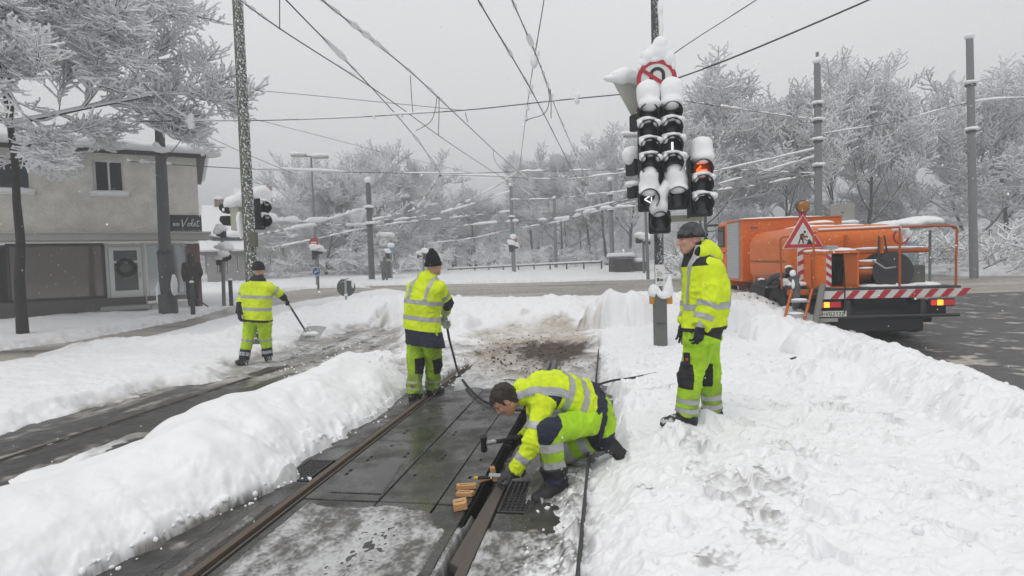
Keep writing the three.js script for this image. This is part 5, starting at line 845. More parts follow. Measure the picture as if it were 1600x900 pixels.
  for (const [a, b, r] of [[V(.88, 1.42, -.2), V(1.35, 1.42, -.2), .05], [V(.88, 1.28, -.2), V(1.25, 1.28, -.2), .06], [V(.86, 1.66, -.3), V(2.2, 1.66, -.3), .045]]) { const p = part('pipe', rod(a, b, r, 12), OR, T); part('pipe_snow', lumpMesh([[(a.x + b.x) / 2, a.y + r + .015, a.z, (b.x - a.x) / 2, .03, r * 1.1]], .02, .008, 8), M.snow, p); }
  part('toolbox', box(.42, .36, .42, 1.95, 1.2, -.5, .02), std([.1, .105, .09], .7), T); part('lever', [rod(V(1.12, 1.5, -.1), V(1.32, 1.34, -.05), .016, 8), rod(V(1.32, 1.34, -.05), V(1.5, 1.36, -.05), .016, 8)], M.steel, T); part('loop_hose', tube([V(1.28, 1.95, -.2), V(1.26, 1.6, -.15), V(1.32, 1.5, -.12), V(1.4, 1.58, -.15), V(1.38, 1.95, -.2)], .016, 6, 30), dk2, T); part('gun', rod(V(1.33, 1.92, -.22), V(1.33, 1.62, -.18), .035, 10), OD, T);
  // handrails
  const hr = pts => part('handrail', tube(pts, .02, 8, 50, .2), OR, T);
  hr([V(.02, .98, .04), V(.02, 1.6, .04), V(.02, 1.98, .04), V(.06, 2.06, .04), V(.3, 2.07, .04), V(1.1, 2.08, .04), V(1.52, 2.09, .04)]);
  hr([V(1.52, .98, .04), V(1.52, 2.09, .04)].flatMap((v, i, a) => i ? [a[0].clone().lerp(v, .5), v] : [v])); hr([V(W - .02, .98, .04), V(W - .02, 1.5, .04), V(W - .02, 2.05, .04), V(W - .4, 2.09, .04), V(1.56, 2.09, .04)]); hr([V(-.32, .98, -.6), V(-.34, 1.5, -.6), V(-.34, 1.95, -.6), V(-.28, 2.0, -.6), V(-.1, 2.0, -.5), V(.0, 1.98, -.2)]);
  part('rail_snow', tube([V(.1, 2.1, .04), V(.7, 2.105, .04), V(1.5, 2.12, .04)], .018, 6, 30), M.snow, T);
  { const w = part('steering_wheel', new THREE.TorusGeometry(.13, .02, 8, 22).translate(1.62, 1.92, -.1), redP, T); part('wheel_snow', lumpMesh([[1.6, 2.06, -.1, .14, .05, .07], [1.72, 1.98, -.1, .05, .1, .06]], .02, .008, 8), M.snow, w); }
  for (const x of [.24, W - .3]) { const l = part('tail_light', box(.44, .14, .06, x + .02, .70, .06, .015), dk, T); part('brake_lamp', box(.09, .1, .02, x - .13, .70, .096, .008), std([.3, .01, .01], .2, 0, { emissive: new THREE.Color(.9, .03, .02), emissiveIntensity: .5 }), l); part('indicator_lamp', box(.10, .1, .02, x - .02, .70, .096, .008), std([.5, .2, .02], .2, 0, { emissive: new THREE.Color(1, .42, .03), emissiveIntensity: 1.6 }), l); part('rear_lamp', box(.2, .1, .02, x + .13, .70, .096, .008), std([.28, .012, .014], .2, 0, { emissive: new THREE.Color(.6, .01, .01), emissiveIntensity: .3 }), l); }
  const pt = canvasTex(512, 112, (g, w, h) => { g.fillStyle = '#c9c9c2'; g.fillRect(0, 0, w, h); g.strokeStyle = '#111'; g.lineWidth = 6; g.strokeRect(4, 4, w - 8, h - 8); g.fillStyle = '#16161a'; g.font = 'bold 92px sans-serif'; g.fillText('M', 18, 90); g.beginPath(); g.arc(118, 58, 14, 0, 7); g.fill(); g.fillText('VG2122', 140, 90, 350); });
  part('licence_plate', box(.52, .115, .012, .3, .535, .12), [M.white, M.white, M.white, M.white, new THREE.MeshStandardMaterial({ map: pt, roughness: .5 }), M.white], T); part('plate_strip', box(.3, .07, .012, .25, .42, .12), std([.3, .3, .29], .6), T);
  part('under_run_bar', [rod(V(.1, .47, .1), V(W, .47, .1), .03, 10), box(.08, .3, .06, .6, .62, .05), box(.08, .3, .06, W - .6, .62, .05)], dk2, T); for (const x of [.3, W - .3]) part('mud_flap', box(.5, .42, .02, x, .3, -1.2), M.rubber, T);
  // steps and the slanting tube
  const st = part('steps', [rod(V(-.02, 1.0, .06), V(-.30, .38, .34), .026, 8), rod(V(-.36, .99, -.0), V(-.62, .40, .28), .026, 8)].map(g => g.scale(1, 1, 1)), OD, T); for (const t of [.35, .75]) { part('tread', box(.32, .03, .14, mix(-.19, -.46, t), mix(.99, .39, t), mix(.04, .32, t), .006), M.steel, st); part('tread_snow', lumpMesh([[mix(-.19, -.46, t), mix(1.02, .42, t), mix(.04, .32, t), .15, .03, .07]], .014, .006, 9), M.snow, st); }
  part('suction_tube', rod(V(.12, 1.08, .16), V(-.12, .34, .4), .055, 14), std([.2, .195, .18], .7), T);
  { const g = lumpMesh([[-.3, 1.22, -.05, .09, .12, .08], [-.28, 1.0, -.02, .085, .18, .075], [-.3, .78, 0, .07, .16, .06]], .014, .025, 12); part('hanging_hose', g, std([.10, .105, .105], .8), T); part('hose_snow', lumpMesh([[-.33, 1.3, -.02, .06, .07, .06], [-.35, 1.1, .03, .03, .1, .04]], .014, .01, 12), M.snow, T); }
  // road works sign standing on the deck: a thing of its own
  T.updateMatrixWorld();
  const S = thing('road_works_sign', 'triangular road works warning sign with amber lamp standing on truck', 'sign', T.localToWorld(V(-.02, 1.0, -.35)), -A - .05);
  const y0 = .78, tri = k => flatShape([[-.36 * k, y0 + .2 - .2 * k - .005], [.36 * k, y0 + .2 - .2 * k - .005], [0, y0 + .2 + .42 * k]]);
  const E = (s, z, d) => new THREE.ExtrudeGeometry(s, { depth: d, bevelEnabled: true, bevelSize: .012, bevelThickness: .003, bevelSegments: 2 }).translate(0, 0, z);
  part('plate', E(tri(1), 0, .015), whP, S); part('red_border', new THREE.ExtrudeGeometry(tri(.985), { depth: .004, bevelEnabled: false }).translate(0, 0, .019), redP, S); part('white_field', new THREE.ExtrudeGeometry(tri(.66), { depth: .004, bevelEnabled: false }).translate(0, 0, .0235), whP, S);
  const ink = std([.012, .012, .013], .5), yy = y0 + .07, pic = [rod(V(-.085, yy, .03), V(-.045, yy + .12, .03), .014, 6), rod(V(.0, yy, .03), V(-.01, yy + .07, .03), .014, 6), rod(V(-.01, yy + .07, .03), V(-.045, yy + .12, .03), .016, 6), rod(V(-.045, yy + .12, .03), V(.0, yy + .19, .03), .024, 8), rod(V(.0, yy + .19, .03), V(-.055, yy + .17, .03), .012, 6), rod(V(-.055, yy + .17, .03), V(-.03, yy + .11, .03), .011, 6), rod(V(.0, yy + .19, .03), V(.03, yy + .11, .03), .012, 6), rod(V(-.05, yy + .13, .03), V(.08, yy + .05, .03), .007, 6), new THREE.SphereGeometry(.023, 12, 8).translate(.028, yy + .225, .03)].map(g => { const p = g.attributes.position; for (let i = 0; i < p.count; i++) p.setZ(i, .0285 + (p.getZ(i) - .03) * .06); return g; });
  part('digger_figure', pic, ink, S); part('dirt_pile', new THREE.ExtrudeGeometry(flatShape([[.06, yy - .01], [.175, yy - .01], [.125, yy + .075], [.095, yy + .085]]), { depth: .003, bevelEnabled: false }).translate(0, 0, .028), ink, S);
  const lm = part('warning_lamp', new THREE.CylinderGeometry(.118, .118, .09, 28).rotateX(Math.PI / 2).translate(0, y0 + .78, .0), dk2, S); part('lens', new THREE.SphereGeometry(.16, 24, 8, 0, 6.2832, 0, .74).rotateX(Math.PI / 2).translate(0, y0 + .78, -.066), std([.34, .13, .012], .25), lm); part('lamp_foot', box(.12, .12, .05, 0, y0 + .63, -.01, .01), redP, S);
  const post = part('stand', box(.14, y0, .03, -.03, y0 / 2, .0).applyMatrix4(new THREE.Matrix4().makeShear(0, 0, 0, 0, 0, 0)), whP, S, 'red and white striped stand'); for (let i = 0; i < 4; i++) { const y = .04 + i * .19, s = flatShape([[-.098, y], [.038, y + .07], [.038, y + .15], [-.098, y + .08]]); part('stripe', new THREE.ExtrudeGeometry(s, { depth: .003, bevelEnabled: false }).translate(0, 0, .016), redP, post); } part('foot', box(.5, .06, .36, -.04, .02, 0, .02), M.rubber, S); part('foot_snow', lumpMesh([[-.1, .07, .06, .2, .06, .12]], .02, .01, 9), M.snow, S);
}
// sign back above the truck, and a snowed in shelter roof beyond
{ const d = 17.5, c = at(1316, 332, d), P = thing('sign_board', 'grey back of a rectangular sign board sticking up behind the truck', 'sign', V(c.x, .2, c.z)); const y = c.y - .2; part('board', box(38 / FOCAL * d, 27 / FOCAL * d, .03, 0, y, 0, .01), std([.36, .36, .33], .6, .2), P); part('post', rod(V(0, -.2, -.05), V(0, y, -.05), .05, 12), M.steel, P); part('bolt', rod(V(0, y, .012), V(0, y, .025), .025, 8), M.iron, P); part('lower_board', box(.8, .12, .1, .02, y - .42, .05, .01), std([.3, .28, .24], .7), P); part('board_snow', lumpMesh([[-.05, y - .33, .1, .36, .07, .16], [.25, y - .32, .1, .2, .08, .14]], .025, .012, 6), M.snow, P); }
{ const d = 22, c = at(1385, 362, d), P = thing('tram_shelter', 'tram shelter with a sloping snow covered roof behind the truck', 'shelter', V(c.x, rise(d), c.z)); const y = c.y - rise(d); for (const x of [-1.1, 1.7]) part('post', rod(V(x, -.2, 0), V(x, y, 0), .05, 10), M.pole, P); part('roof', box(3.4, .1, 1.6, .3, y, 0, .02).rotateZ(.1), M.pole, P); part('roof_snow', lumpMesh([[-.6, y + .12, 0, .8, .16, .7], [.4, y + .24, 0, .9, .2, .75], [1.3, y + .33, 0, .8, .22, .7]], .05, .03, 3), M.snow, P); part('back_pane', box(2.8, 1.6, .02, .3, y - 1.2, -.6), glass, P); }
// ---------------------------------------------------------------- people
const cloth = (c, extra = {}) => std(c, .82, 0, { side: THREE.DoubleSide, ...extra });
const dirtMap = c => vc(.85);
const K = { yellow: [.64, .80, .012], lime: [.36, .62, .012], olive: [.34, .52, .012], navy: [.016, .02, .042], black: [.016, .016, .018], silver: [.40, .41, .42], grey: [.28, .28, .27], skin: [.50, .27, .19] };
const mats = { silver: std(K.silver, .4, .15, { side: THREE.DoubleSide }), navy: cloth(K.navy), black: cloth(K.black), skin: std(K.skin, .55), boot: std([.014, .014, .015], .55, 0, { side: THREE.DoubleSide }), glove: cloth([.03, .03, .032]) };
function pieces(m) {                                 // the separate patches of a cut mesh, crumbs joined to the largest
  const n = m.P.length / 3, par = Int32Array.from({ length: n }, (_, i) => i), find = i => { while (par[i] !== i) i = par[i] = par[par[i]]; return i; };
  for (let t = 0; t < m.I.length; t += 3) { const a = find(m.I[t]); par[find(m.I[t + 1])] = a; par[find(m.I[t + 2])] = a; }
  const by = new Map(); for (let t = 0; t < m.I.length; t += 3) { const r = find(m.I[t]); if (!by.has(r)) by.set(r, []); by.get(r).push(m.I[t], m.I[t + 1], m.I[t + 2]); }
  const L = [...by.values()].sort((a, b) => b.length - a.length), keep = L.filter((l, i) => i === 0 || l.length > 150);
  return keep.map(I => { const map = new Map(), o = { P: [], N: [], I: [] }; for (const i of I) { if (!map.has(i)) { map.set(i, o.P.length / 3); for (let c = 0; c < 3; c++) { o.P.push(m.P[3 * i + c]); o.N.push(m.N[3 * i + c]); } } o.I.push(map.get(i)); } return o; });
}
function worker(label, s) {
  const J = {}; for (const k in s.J) J[k] = at(...s.J[k]);
  const P0 = J.hipL.clone().add(J.hipR).multiplyScalar(.5).add(V(0, .03, 0)), P2 = J.neck, C = J.spine;
  const origin = V((J.anL.x + J.anR.x) / 2, Math.min(J.anL.y, J.anR.y) - .08, (J.anL.z + J.anR.z) / 2);
  const W = thing('person', label, 'person', origin);
  const geo = (m, col) => toGeo(m, col).translate(-origin.x, -origin.y, -origin.z);
  const ax = P2.clone().sub(P0), len = ax.length(); ax.divideScalar(len);
  const L0 = J.hipR.clone().sub(J.hipL).normalize(), L1 = J.shR.clone().sub(J.shL).normalize();
  const R = {};                                      // the torso point last asked for: t, lateral, forward
  const prof = s.prof || [[-.2, .10, .145], [.0, .095, .145], [.3, .09, .145], [.6, .105, .145], [.85, .115, .115], [1.0, .05, .085]];
  const look = (t, k) => { for (let i = 0; i + 1 < prof.length; i++) if (t <= prof[i + 1][0]) { const q = clamp((t - prof[i][0]) / (prof[i + 1][0] - prof[i][0])); return mix(prof[i][k], prof[i + 1][k], q * q * (3 - 2 * q) * .5 + q * .5); } return prof[prof.length - 1][k]; };
  const lat = V(), tan = V(), fwd = V(), q = V(), c = V();
  function torso(x, y, z, grow = 0) {
    const traw = ((x - P0.x) * ax.x + (y - P0.y) * ax.y + (z - P0.z) * ax.z) / len, t = clamp(traw, -.3, 1), tb = Math.max(0, t), a = (1 - tb) * (1 - tb), b = 2 * tb * (1 - tb), e = tb * tb;
    c.set(P0.x * a + C.x * b + P2.x * e, P0.y * a + C.y * b + P2.y * e, P0.z * a + C.z * b + P2.z * e);
    tan.set((C.x - P0.x) * (1 - tb) + (P2.x - C.x) * tb, (C.y - P0.y) * (1 - tb) + (P2.y - C.y) * tb, (C.z - P0.z) * (1 - tb) + (P2.z - C.z) * tb).normalize();
    if (t < 0) c.addScaledVector(tan, t * len);
    lat.lerpVectors(L0, L1, tb); lat.addScaledVector(tan, -lat.dot(tan)).normalize(); fwd.crossVectors(tan, lat);
    q.set(x - c.x, y - c.y, z - c.z); R.t = traw; R.lat = q.dot(lat); R.fw = q.dot(fwd); const al = q.dot(tan), w = look(t, 1) * (s.wide || 1), r = look(t, 2) * (s.deep || 1) + grow;
    R.al = al; return Math.hypot(Math.max(Math.abs(R.lat) - w, 0), R.fw, traw > 1 || traw < -.3 ? al : 0) - r;
  }
  const bone = (p, a, b) => { const d = b.clone().sub(a), l = d.length(); return ((p.x - a.x) * d.x + (p.y - a.y) * d.y + (p.z - a.z) * d.z) / (l * l); };
  const arm = (x, y, z, S, g = 0) => Math.min(smin(capD(x, y, z, J['sh' + S], J['el' + S], .085 + g, .072 + g), capD(x, y, z, J['el' + S], J['wr' + S], .07 + g, .056 + g), .03), 9);
  const wrinkle = (x, y, z, a) => a * (.6 * noise3(x * 8, y * 6, z * 8) - 1.0 * Math.pow(1 - Math.abs(noise3(x * 11 + 4, y * 8 + 2.5 * noise3(x * 4, y * 4, z * 4), z * 11)), 3) + .5 - .5 * Math.pow(1 - Math.abs(noise3(x * 21, y * 17 + 2 * noise3(x * 7, y * 7, z * 7), z * 21)), 4) + .2 * noise3(x * 33, y * 33, z * 33));
  const crease = (x, y, z, j, a) => { const d = Math.hypot(x - j.x, y - j.y, z - j.z); return d > .2 ? 0 : a * Math.exp(-d * d / .012) * Math.sin((y * 1.0 + .4 * x) * 120 + 5 * noise3(x * 9, y * 9, z * 9)); };
  const corners = (x, y0, y1, z) => [[-x, y0, -z], [x, y0, -z], [-x, y1, -z], [x, y1, -z], [-x, y0, z], [x, y0, z], [-x, y1, z], [x, y1, z]].map(a => wld(...a)); const box3 = (ps, m) => { const lo = V(1e9, 1e9, 1e9), hi = V(-1e9, -1e9, -1e9); ps.forEach(p => { lo.min(p); hi.max(p); }); return [lo.subScalar(m), hi.addScalar(m)]; };
  // ---- jacket
  const hem = s.hem === undefined ? -.16 : s.hem, hc = s.h || .011;
  const collarTop = P2.clone().add(J.head.clone().sub(P2).multiplyScalar(.42));
  const wl = { L: s.cuff || .93, R: s.cuff || .93 };
  const jf = (x, y, z) => {
    let d = torso(x, y, z); const t = R.t; d = Math.max(d, (hem - t) * len);
    let a = Math.min(...['L', 'R'].map(S => Math.max(arm(x, y, z, S), ((x - mix(J['el' + S].x, J['wr' + S].x, wl[S])) * (J['wr' + S].x - J['el' + S].x) + (y - mix(J['el' + S].y, J['wr' + S].y, wl[S])) * (J['wr' + S].y - J['el' + S].y) + (z - mix(J['el' + S].z, J['wr' + S].z, wl[S])) * (J['wr' + S].z - J['el' + S].z)) / J['el' + S].distanceTo(J['wr' + S]))));
    d = smin(d, a, .06); d = smin(d, capD(x, y, z, P2, collarTop, .082, .078), .05);
    return d + wrinkle(x, y, z, s.fold || .014) + crease(x, y, z, J.elL, .006) + crease(x, y, z, J.elR, .006);
  };
  const [lo, hi] = box3([P0, P2, J.shL, J.shR, J.elL, J.elR, J.wrL, J.wrR, P0.clone().addScaledVector(ax, hem * len)], .24);
  let m = normals(netMesh(jf, lo, hi, hc));
  // which part a surface point belongs to
  const whose = (x, y, z) => { const dt = torso(x, y, z), t = R.t, la = R.lat, fw = R.fw, aL = arm(x, y, z, 'L'), aR = arm(x, y, z, 'R'); R.t = t; R.lat = la; R.fw = fw; return dt < Math.min(aL, aR) ? 'T' : aL < aR ? 'L' : 'R'; };
  const pv = V();
  const sleeveS = (x, y, z, S) => { pv.set(x, y, z); const b2 = bone(pv, J['el' + S], J['wr' + S]), b1 = bone(pv, J['sh' + S], J['el' + S]); return capD(x, y, z, J['el' + S], J['wr' + S], .07, .056) < capD(x, y, z, J['sh' + S], J['el' + S], .085, .072) ? 1 + Math.max(0, b2) : Math.min(1, b1); };   // 0 shoulder, 1 elbow, 2 wrist
  const bandsT = s.bandsT || [], bandsS = s.bandsS || [], bw = .027;
  const stripe = (x, y, z) => {
    const w = whose(x, y, z); let f = -1;
    if (w === 'T') { for (const b of bandsT) f = Math.max(f, bw - Math.abs(R.t - b) * len); if (s.brace && R.t > (bandsT[0] || .4) && R.t < 1.15 && (!s.braceFront || R.fw * s.braceFront > -.2)) f = Math.max(f, bw - Math.abs(Math.abs(R.lat) - s.brace)); if (s.sideBrace && R.t > bandsT[0] && R.lat < 0) f = Math.max(f, bw * 1.1 - Math.abs(R.fw - s.sideBrace)); }
    else { const u = sleeveS(x, y, z, w); for (const b of bandsS) f = Math.max(f, bw * .95 - Math.abs(u - b) * .27); }
    return f;
  };
  const dark = (x, y, z) => {
    const w = whose(x, y, z); let f = -1;
    if (w === 'T') { f = Math.max(f, ((s.hemDark === undefined ? hem + .06 : s.hemDark) - R.t) * len); if (s.yoke) f = Math.max(f, Math.min((R.t - s.yoke) * len, .07 - Math.abs(R.lat) * .0 )); if (s.armpit) f = Math.max(f, Math.min(.06 - Math.abs(R.t - .72) * len, (-R.lat - .13) , (R.fw * s.armpit + .03))); }
    else { const u = sleeveS(x, y, z, w); if (s.foreDark) f = Math.max(f, (u - s.foreDark) * .27); if (s.inner && w === 'R') f = Math.max(f, Math.min(.05 - Math.abs(u - s.inner) * .16, .02)); }
    if (s.collarDark) f = Math.max(f, (R.t - s.collarDark) * len);
    return f;
  };
  let [st, rest] = cut(m, stripe); let [dk, yl] = cut(rest, dark);
  const tone = (base, amp, mud) => (x, y, z) => { const w0 = noise3(x * 3.1 + 7, y * 2.6, z * 3.1), n = 1 + amp * noise3(x * 7, y * 7, z * 7) + amp * .8 * noise3(x * 30, y * 30, z * 30) - amp * 2.2 * Math.max(0, w0 + .4 * noise3(x * 14, y * 10, z * 14) - .15), k = mud ? clamp(sst(mud[0], mud[1], y - origin.y) * (.35 + .9 * noise3(x * 10, y * 10, z * 10))) : 0; return base.map((b, i) => mix(b * n, [.10, .085, .06][i], k)); };
  part('jacket', geo(yl, tone(s.jacket || K.yellow, .11)), vc(.8), W);
  if (dk.I.length) for (const o of pieces(dk)) part('jacket_trim', geo(o, tone(s.trim || K.navy, .2)), vc(.85), W);
  if (st.I.length) for (const o of pieces(puff(st, .0025))) part('reflective_stripe', geo(o), mats.silver, W);
  // ---- trousers
  const thick = s.legs || 1, leg = (x, y, z, S) => { const g = s.legGrow || 0; return smin(capD(x, y, z, J['hip' + S], J['kn' + S], (.112 + g) * thick, (.088 + g) * thick), capD(x, y, z, J['kn' + S], J['an' + S], (.085 + g) * thick, (.078 + g) * thick), .03); };
  const legEnd = s.legEnd || 1.0;
  const endPlane = S => { const a = J['kn' + S], b = J['an' + S], d = b.clone().sub(a).normalize(), p = a.clone().lerp(b, legEnd); return (x, y, z) => (x - p.x) * d.x + (y - p.y) * d.y + (z - p.z) * d.z; }, eL = endPlane('L'), eR = endPlane('R');
  const tf = (x, y, z) => {
    let d = smin(Math.max(leg(x, y, z, 'L'), eL(x, y, z)), Math.max(leg(x, y, z, 'R'), eR(x, y, z)), .035), tt = Math.max(torso(x, y, z, -.022), (R.t - .12) * len, (-.2 - R.t) * len);
    d = smin(d, tt, .05);
    return d + wrinkle(x + 3, y, z, s.legFold || .015) + crease(x, y, z, J.knL, .007) + crease(x, y, z, J.knR, .007) + crease(x, y, z, J.anL, .006) + crease(x, y, z, J.anR, .006);
  };
  const [lo2, hi2] = box3([P0, J.hipL, J.hipR, J.knL, J.knR, J.anL, J.anR], .2);
  const tm = normals(netMesh(tf, lo2, hi2, hc));
  const shin = (x, y, z, S) => { pv.set(x, y, z); const b2 = bone(pv, J['kn' + S], J['an' + S]), b1 = bone(pv, J['hip' + S], J['kn' + S]); return capD(x, y, z, J['kn' + S], J['an' + S], .085, .078) < capD(x, y, z, J['hip' + S], J['kn' + S], .112, .088) ? 1 + Math.max(0, b2) : Math.min(1, b1); };
  const which = (x, y, z) => leg(x, y, z, 'L') < leg(x, y, z, 'R') ? 'L' : 'R';
  const lstripe = (x, y, z) => { const S = which(x, y, z), u = shin(x, y, z, S); let f = -1; for (const b of (s.bandsL || [])) f = Math.max(f, (s.legBand || .03) - Math.abs(u - b) * .4); return f; };
  const kneeDir = {}; for (const S of ['L', 'R']) { const a = J['hip' + S].clone().sub(J['kn' + S]).normalize(), b = J['an' + S].clone().sub(J['kn' + S]).normalize(); let d = a.add(b).multiplyScalar(-1); if (d.length() < .25 || s.kneeFace) d = (s.kneeFace ? V(...s.kneeFace) : s.face ? V(...s.face) : d); kneeDir[S] = d.normalize(); }
  const ldark = (x, y, z) => {
    const S = which(x, y, z), u = shin(x, y, z, S); let f = -1; const k = J['kn' + S], n = kneeDir[S];
    const side = (x - k.x) * n.x + (y - k.y) * n.y + (z - k.z) * n.z;
    if (s.kneePatch) f = Math.max(f, Math.min(s.kneePatch - Math.abs(u - (s.kneeAt || 1.02)) * .42, side - (s.kneeIn === undefined ? .015 : s.kneeIn)));
    if (s.shinDark) f = Math.max(f, (u - s.shinDark) * .4);
    if (s.hipDark && u < .25) f = Math.max(f, (s.hipDark - u) * .4);
    if (s.seatPocket) { torso(x, y, z); f = Math.max(f, Math.min(.055 - Math.abs(R.t + .14) * len, .075 - Math.abs(R.lat - .08), R.fw * s.seatPocket)); }
    if (s.calfPanel && u > .55) f = Math.max(f, Math.min(.03 - Math.abs(side - s.calfPanel[0]) * .5, .12 - Math.abs(u - s.calfPanel[1]) * .4));
    return f;
  };
  let [ls, lr] = cut(tm, lstripe); let [ld, ly] = cut(lr, ldark);
  part('trousers', geo(ly, tone(s.trousers || K.lime, .15, s.mud)), vc(.82), W);
  if (ld.I.length) for (const o of pieces(ld)) part('trouser_panel', geo(o, tone(s.panel || K.black, .2)), vc(.85), W);
  if (ls.I.length) for (const o of pieces(puff(ls, .0025))) part('reflective_stripe', geo(o, s.dirtyBand ? tone([.36, .40, .22], .15) : null), s.dirtyBand ? vc(.6) : mats.silver, W);
  // ---- boots
  for (const S of ['L', 'R']) {
    const a = J['an' + S], toe = J['toe' + S], sh = J['kn' + S].clone().sub(a).normalize(), td = toe.clone().sub(a); const bs = s.boots || 1; let up = s['footUp' + S] ? V(...s['footUp' + S]) : V(0, 1, 0); const f = td.clone().addScaledVector(up, -td.dot(up)).normalize(), sd = f.clone().cross(up);
    const heel = a.clone().addScaledVector(up, -.045).addScaledVector(f, -.045 * bs), ball = a.clone().addScaledVector(up, -.055).addScaledVector(f, .11), tp = a.clone().addScaledVector(up, -.055).addScaledVector(f, .19), top_ = a.clone().addScaledVector(sh, s.bootTop || .13), sole = a.clone().addScaledVector(up, -.098);
    const ff = (x, y, z) => { let d = smin(smin(capD(x, y, z, heel, ball, .05 * bs, .052 * bs), capD(x, y, z, ball, tp, .05 * bs, .04 * bs), .03), smin(capD(x, y, z, a.clone().addScaledVector(f, -.015), top_, .058 * bs, .066 * bs * bs), capD(x, y, z, a, ball, .05 * bs, .045 * bs), .03), .03); const h = (x - sole.x) * up.x + (y - sole.y) * up.y + (z - sole.z) * up.z; d = Math.max(d, -h); d = Math.max(d, (x - top_.x) * sh.x + (y - top_.y) * sh.y + (z - top_.z) * sh.z); if (h < .028) d -= .006; return d + .004 * noise3(x * 28, y * 28, z * 28) + (h < .02 ? .004 * Math.sign(Math.sin(((x - a.x) * f.x + (y - a.y) * f.y + (z - a.z) * f.z) * 190)) : 0); };
    const [l3, h3] = box3([heel, tp, top_, sole], .12); part('boot', geo(netMesh(ff, l3, h3, s.bootH || .009), (x, y, z) => { const n = noise3(x * 16, y * 16, z * 16) + .6 * noise3(x * 50, y * 50, z * 50); return n > (s.bootSnow || .62) ? [.5, .51, .52] : [.016 + .006 * n, .016 + .006 * n, .017]; }), vc(.6), W);
  }
  // ---- gloved hands with separate fingers
  for (const S of ['L', 'R']) {
    const h = (s.hand || {})[S] || {}, w = J['wr' + S], fd = J['wr' + S].clone().sub(J['el' + S]).normalize(), d = h.dir ? V(...h.dir).normalize() : fd, n = (h.palm ? V(...h.palm) : V(0, -1, 0)); n.addScaledVector(d, -n.dot(d)).normalize(); const acr = d.clone().cross(n).multiplyScalar(S === 'L' ? -1 : 1), curl = h.curl === undefined ? .5 : h.curl, caps = [];
    const base = w.clone().addScaledVector(d, .085), P = (o, a, b, cc) => o.clone().addScaledVector(d, a).addScaledVector(acr, b).addScaledVector(n, cc);
    for (let i = 0; i < 4; i++) { let p = P(base, [.0, .006, .004, -.008][i], (i - 1.5) * .021, 0), ang = curl * .35; const Ls = [[.040, .026, .022], [.045, .029, .024], [.042, .027, .023], [.033, .021, .019]][i]; for (let k = 0; k < 3; k++) { ang += curl * [.5, 1.15, .85][k]; const e = p.clone().addScaledVector(d, Math.cos(ang) * Ls[k]).addScaledVector(n, Math.sin(ang) * Ls[k]).addScaledVector(acr, (i - 1.5) * .003); caps.push([p, e, .0115 - k * .0008, .011 - k * .0009]); p = e; } }
    { const p = P(w, .03, -.032, .006), e = P(w, .062, -.058, .02 + .02 * curl), g = P(w, .09, -.058 + .03 * curl, .03 + .03 * curl); caps.push([p, e, .016, .0135], [e, g, .0125, .011]); }
    const pc = P(w, .05, 0, 0), f = (x, y, z) => { const qx = x - pc.x, qy = y - pc.y, qz = z - pc.z, a = qx * d.x + qy * d.y + qz * d.z, b = qx * acr.x + qy * acr.y + qz * acr.z, cc = qx * n.x + qy * n.y + qz * n.z; let D = Math.hypot(Math.max(Math.abs(a) - .032, 0), Math.max(Math.abs(b) - .028, 0), Math.max(Math.abs(cc) - .004, 0)) - .015; D = smin(D, capD(x, y, z, P(w, -.05, 0, 0), P(w, .02, 0, 0), .042, .034), .015); let g = 1; for (const [p, e, r1, r2] of caps) g = Math.min(g, capD(x, y, z, p, e, r1, r2)); return smin(D, g, .008) + .0018 * noise3(x * 60, y * 60, z * 60); };
    const [l4, h4] = box3([pc, P(w, .2, 0, 0), P(w, .1, .05, .08), P(w, .1, -.06, 0), P(w, -.06, 0, 0)], .05); const gm = normals(netMesh(f, l4, h4, s.handH || .004)), cuffC = h.cuffColor; const [cu, gl] = cut(gm, (x, y, z) => -((x - w.x) * d.x + (y - w.y) * d.y + (z - w.z) * d.z) - .004);
    part('glove', geo(gl, tone(h.color || [.03, .03, .032], .3)), vc(.85), W); if (cu.I.length) part('glove_cuff', geo(cu, tone(cuffC || h.color || [.03, .03, .032], .15)), vc(.85), W);
  }
  // ---- body with head: one skin
  const up = (s.headUp ? V(...s.headUp) : V(0, 1, 0)), fc = V(...s.face); fc.addScaledVector(up.normalize(), -fc.dot(up)).normalize(); const rt = fc.clone().cross(up), hd = J.head, hs = s.headSize || 1;
  const loc = (x, y, z) => { const a = x - hd.x, b = y - hd.y, e = z - hd.z; return [(a * rt.x + b * rt.y + e * rt.z) / hs, (a * up.x + b * up.y + e * up.z) / hs, (a * fc.x + b * fc.y + e * fc.z) / hs]; };
  const wld = (x, y, z) => hd.clone().addScaledVector(rt, x * hs).addScaledVector(up, y * hs).addScaledVector(fc, z * hs);
  const vv = (a, b, e) => ({ x: a, y: b, z: e });
  const headF = (X, Y, Z) => {
    const [x0, y, z] = loc(X, Y, Z), x = Math.abs(x0); let d = ellD(x, y, z, 0, .03, -.012, .076, .09, .098);
    d = smin(d, ellD(x, y, z, 0, -.035, .03, .060, .083, .062), .04); d = smin(d, capD(x, y, z, vv(.048, -.055, .0), vv(.012, -.098, .062), .024, .022), .03); d = smin(d, capD(x, y, z, vv(0, .022, .088), vv(0, -.028, .112), .007, .013), .014); d = smin(d, capD(x, y, z, vv(.012, -.034, .095), vv(.014, -.036, .1), .009, .008), .008);
    d = smin(d, capD(x, y, z, vv(.012, .03, .086), vv(.045, .026, .070), .009, .008), .014); d = -smin(-d, ellD(x, y, z, .031, .008, .096, .018, .011, .016), .012); d = smin(d, ellD(x, y, z, .033, -.022, .07, .022, .018, .018), .02);
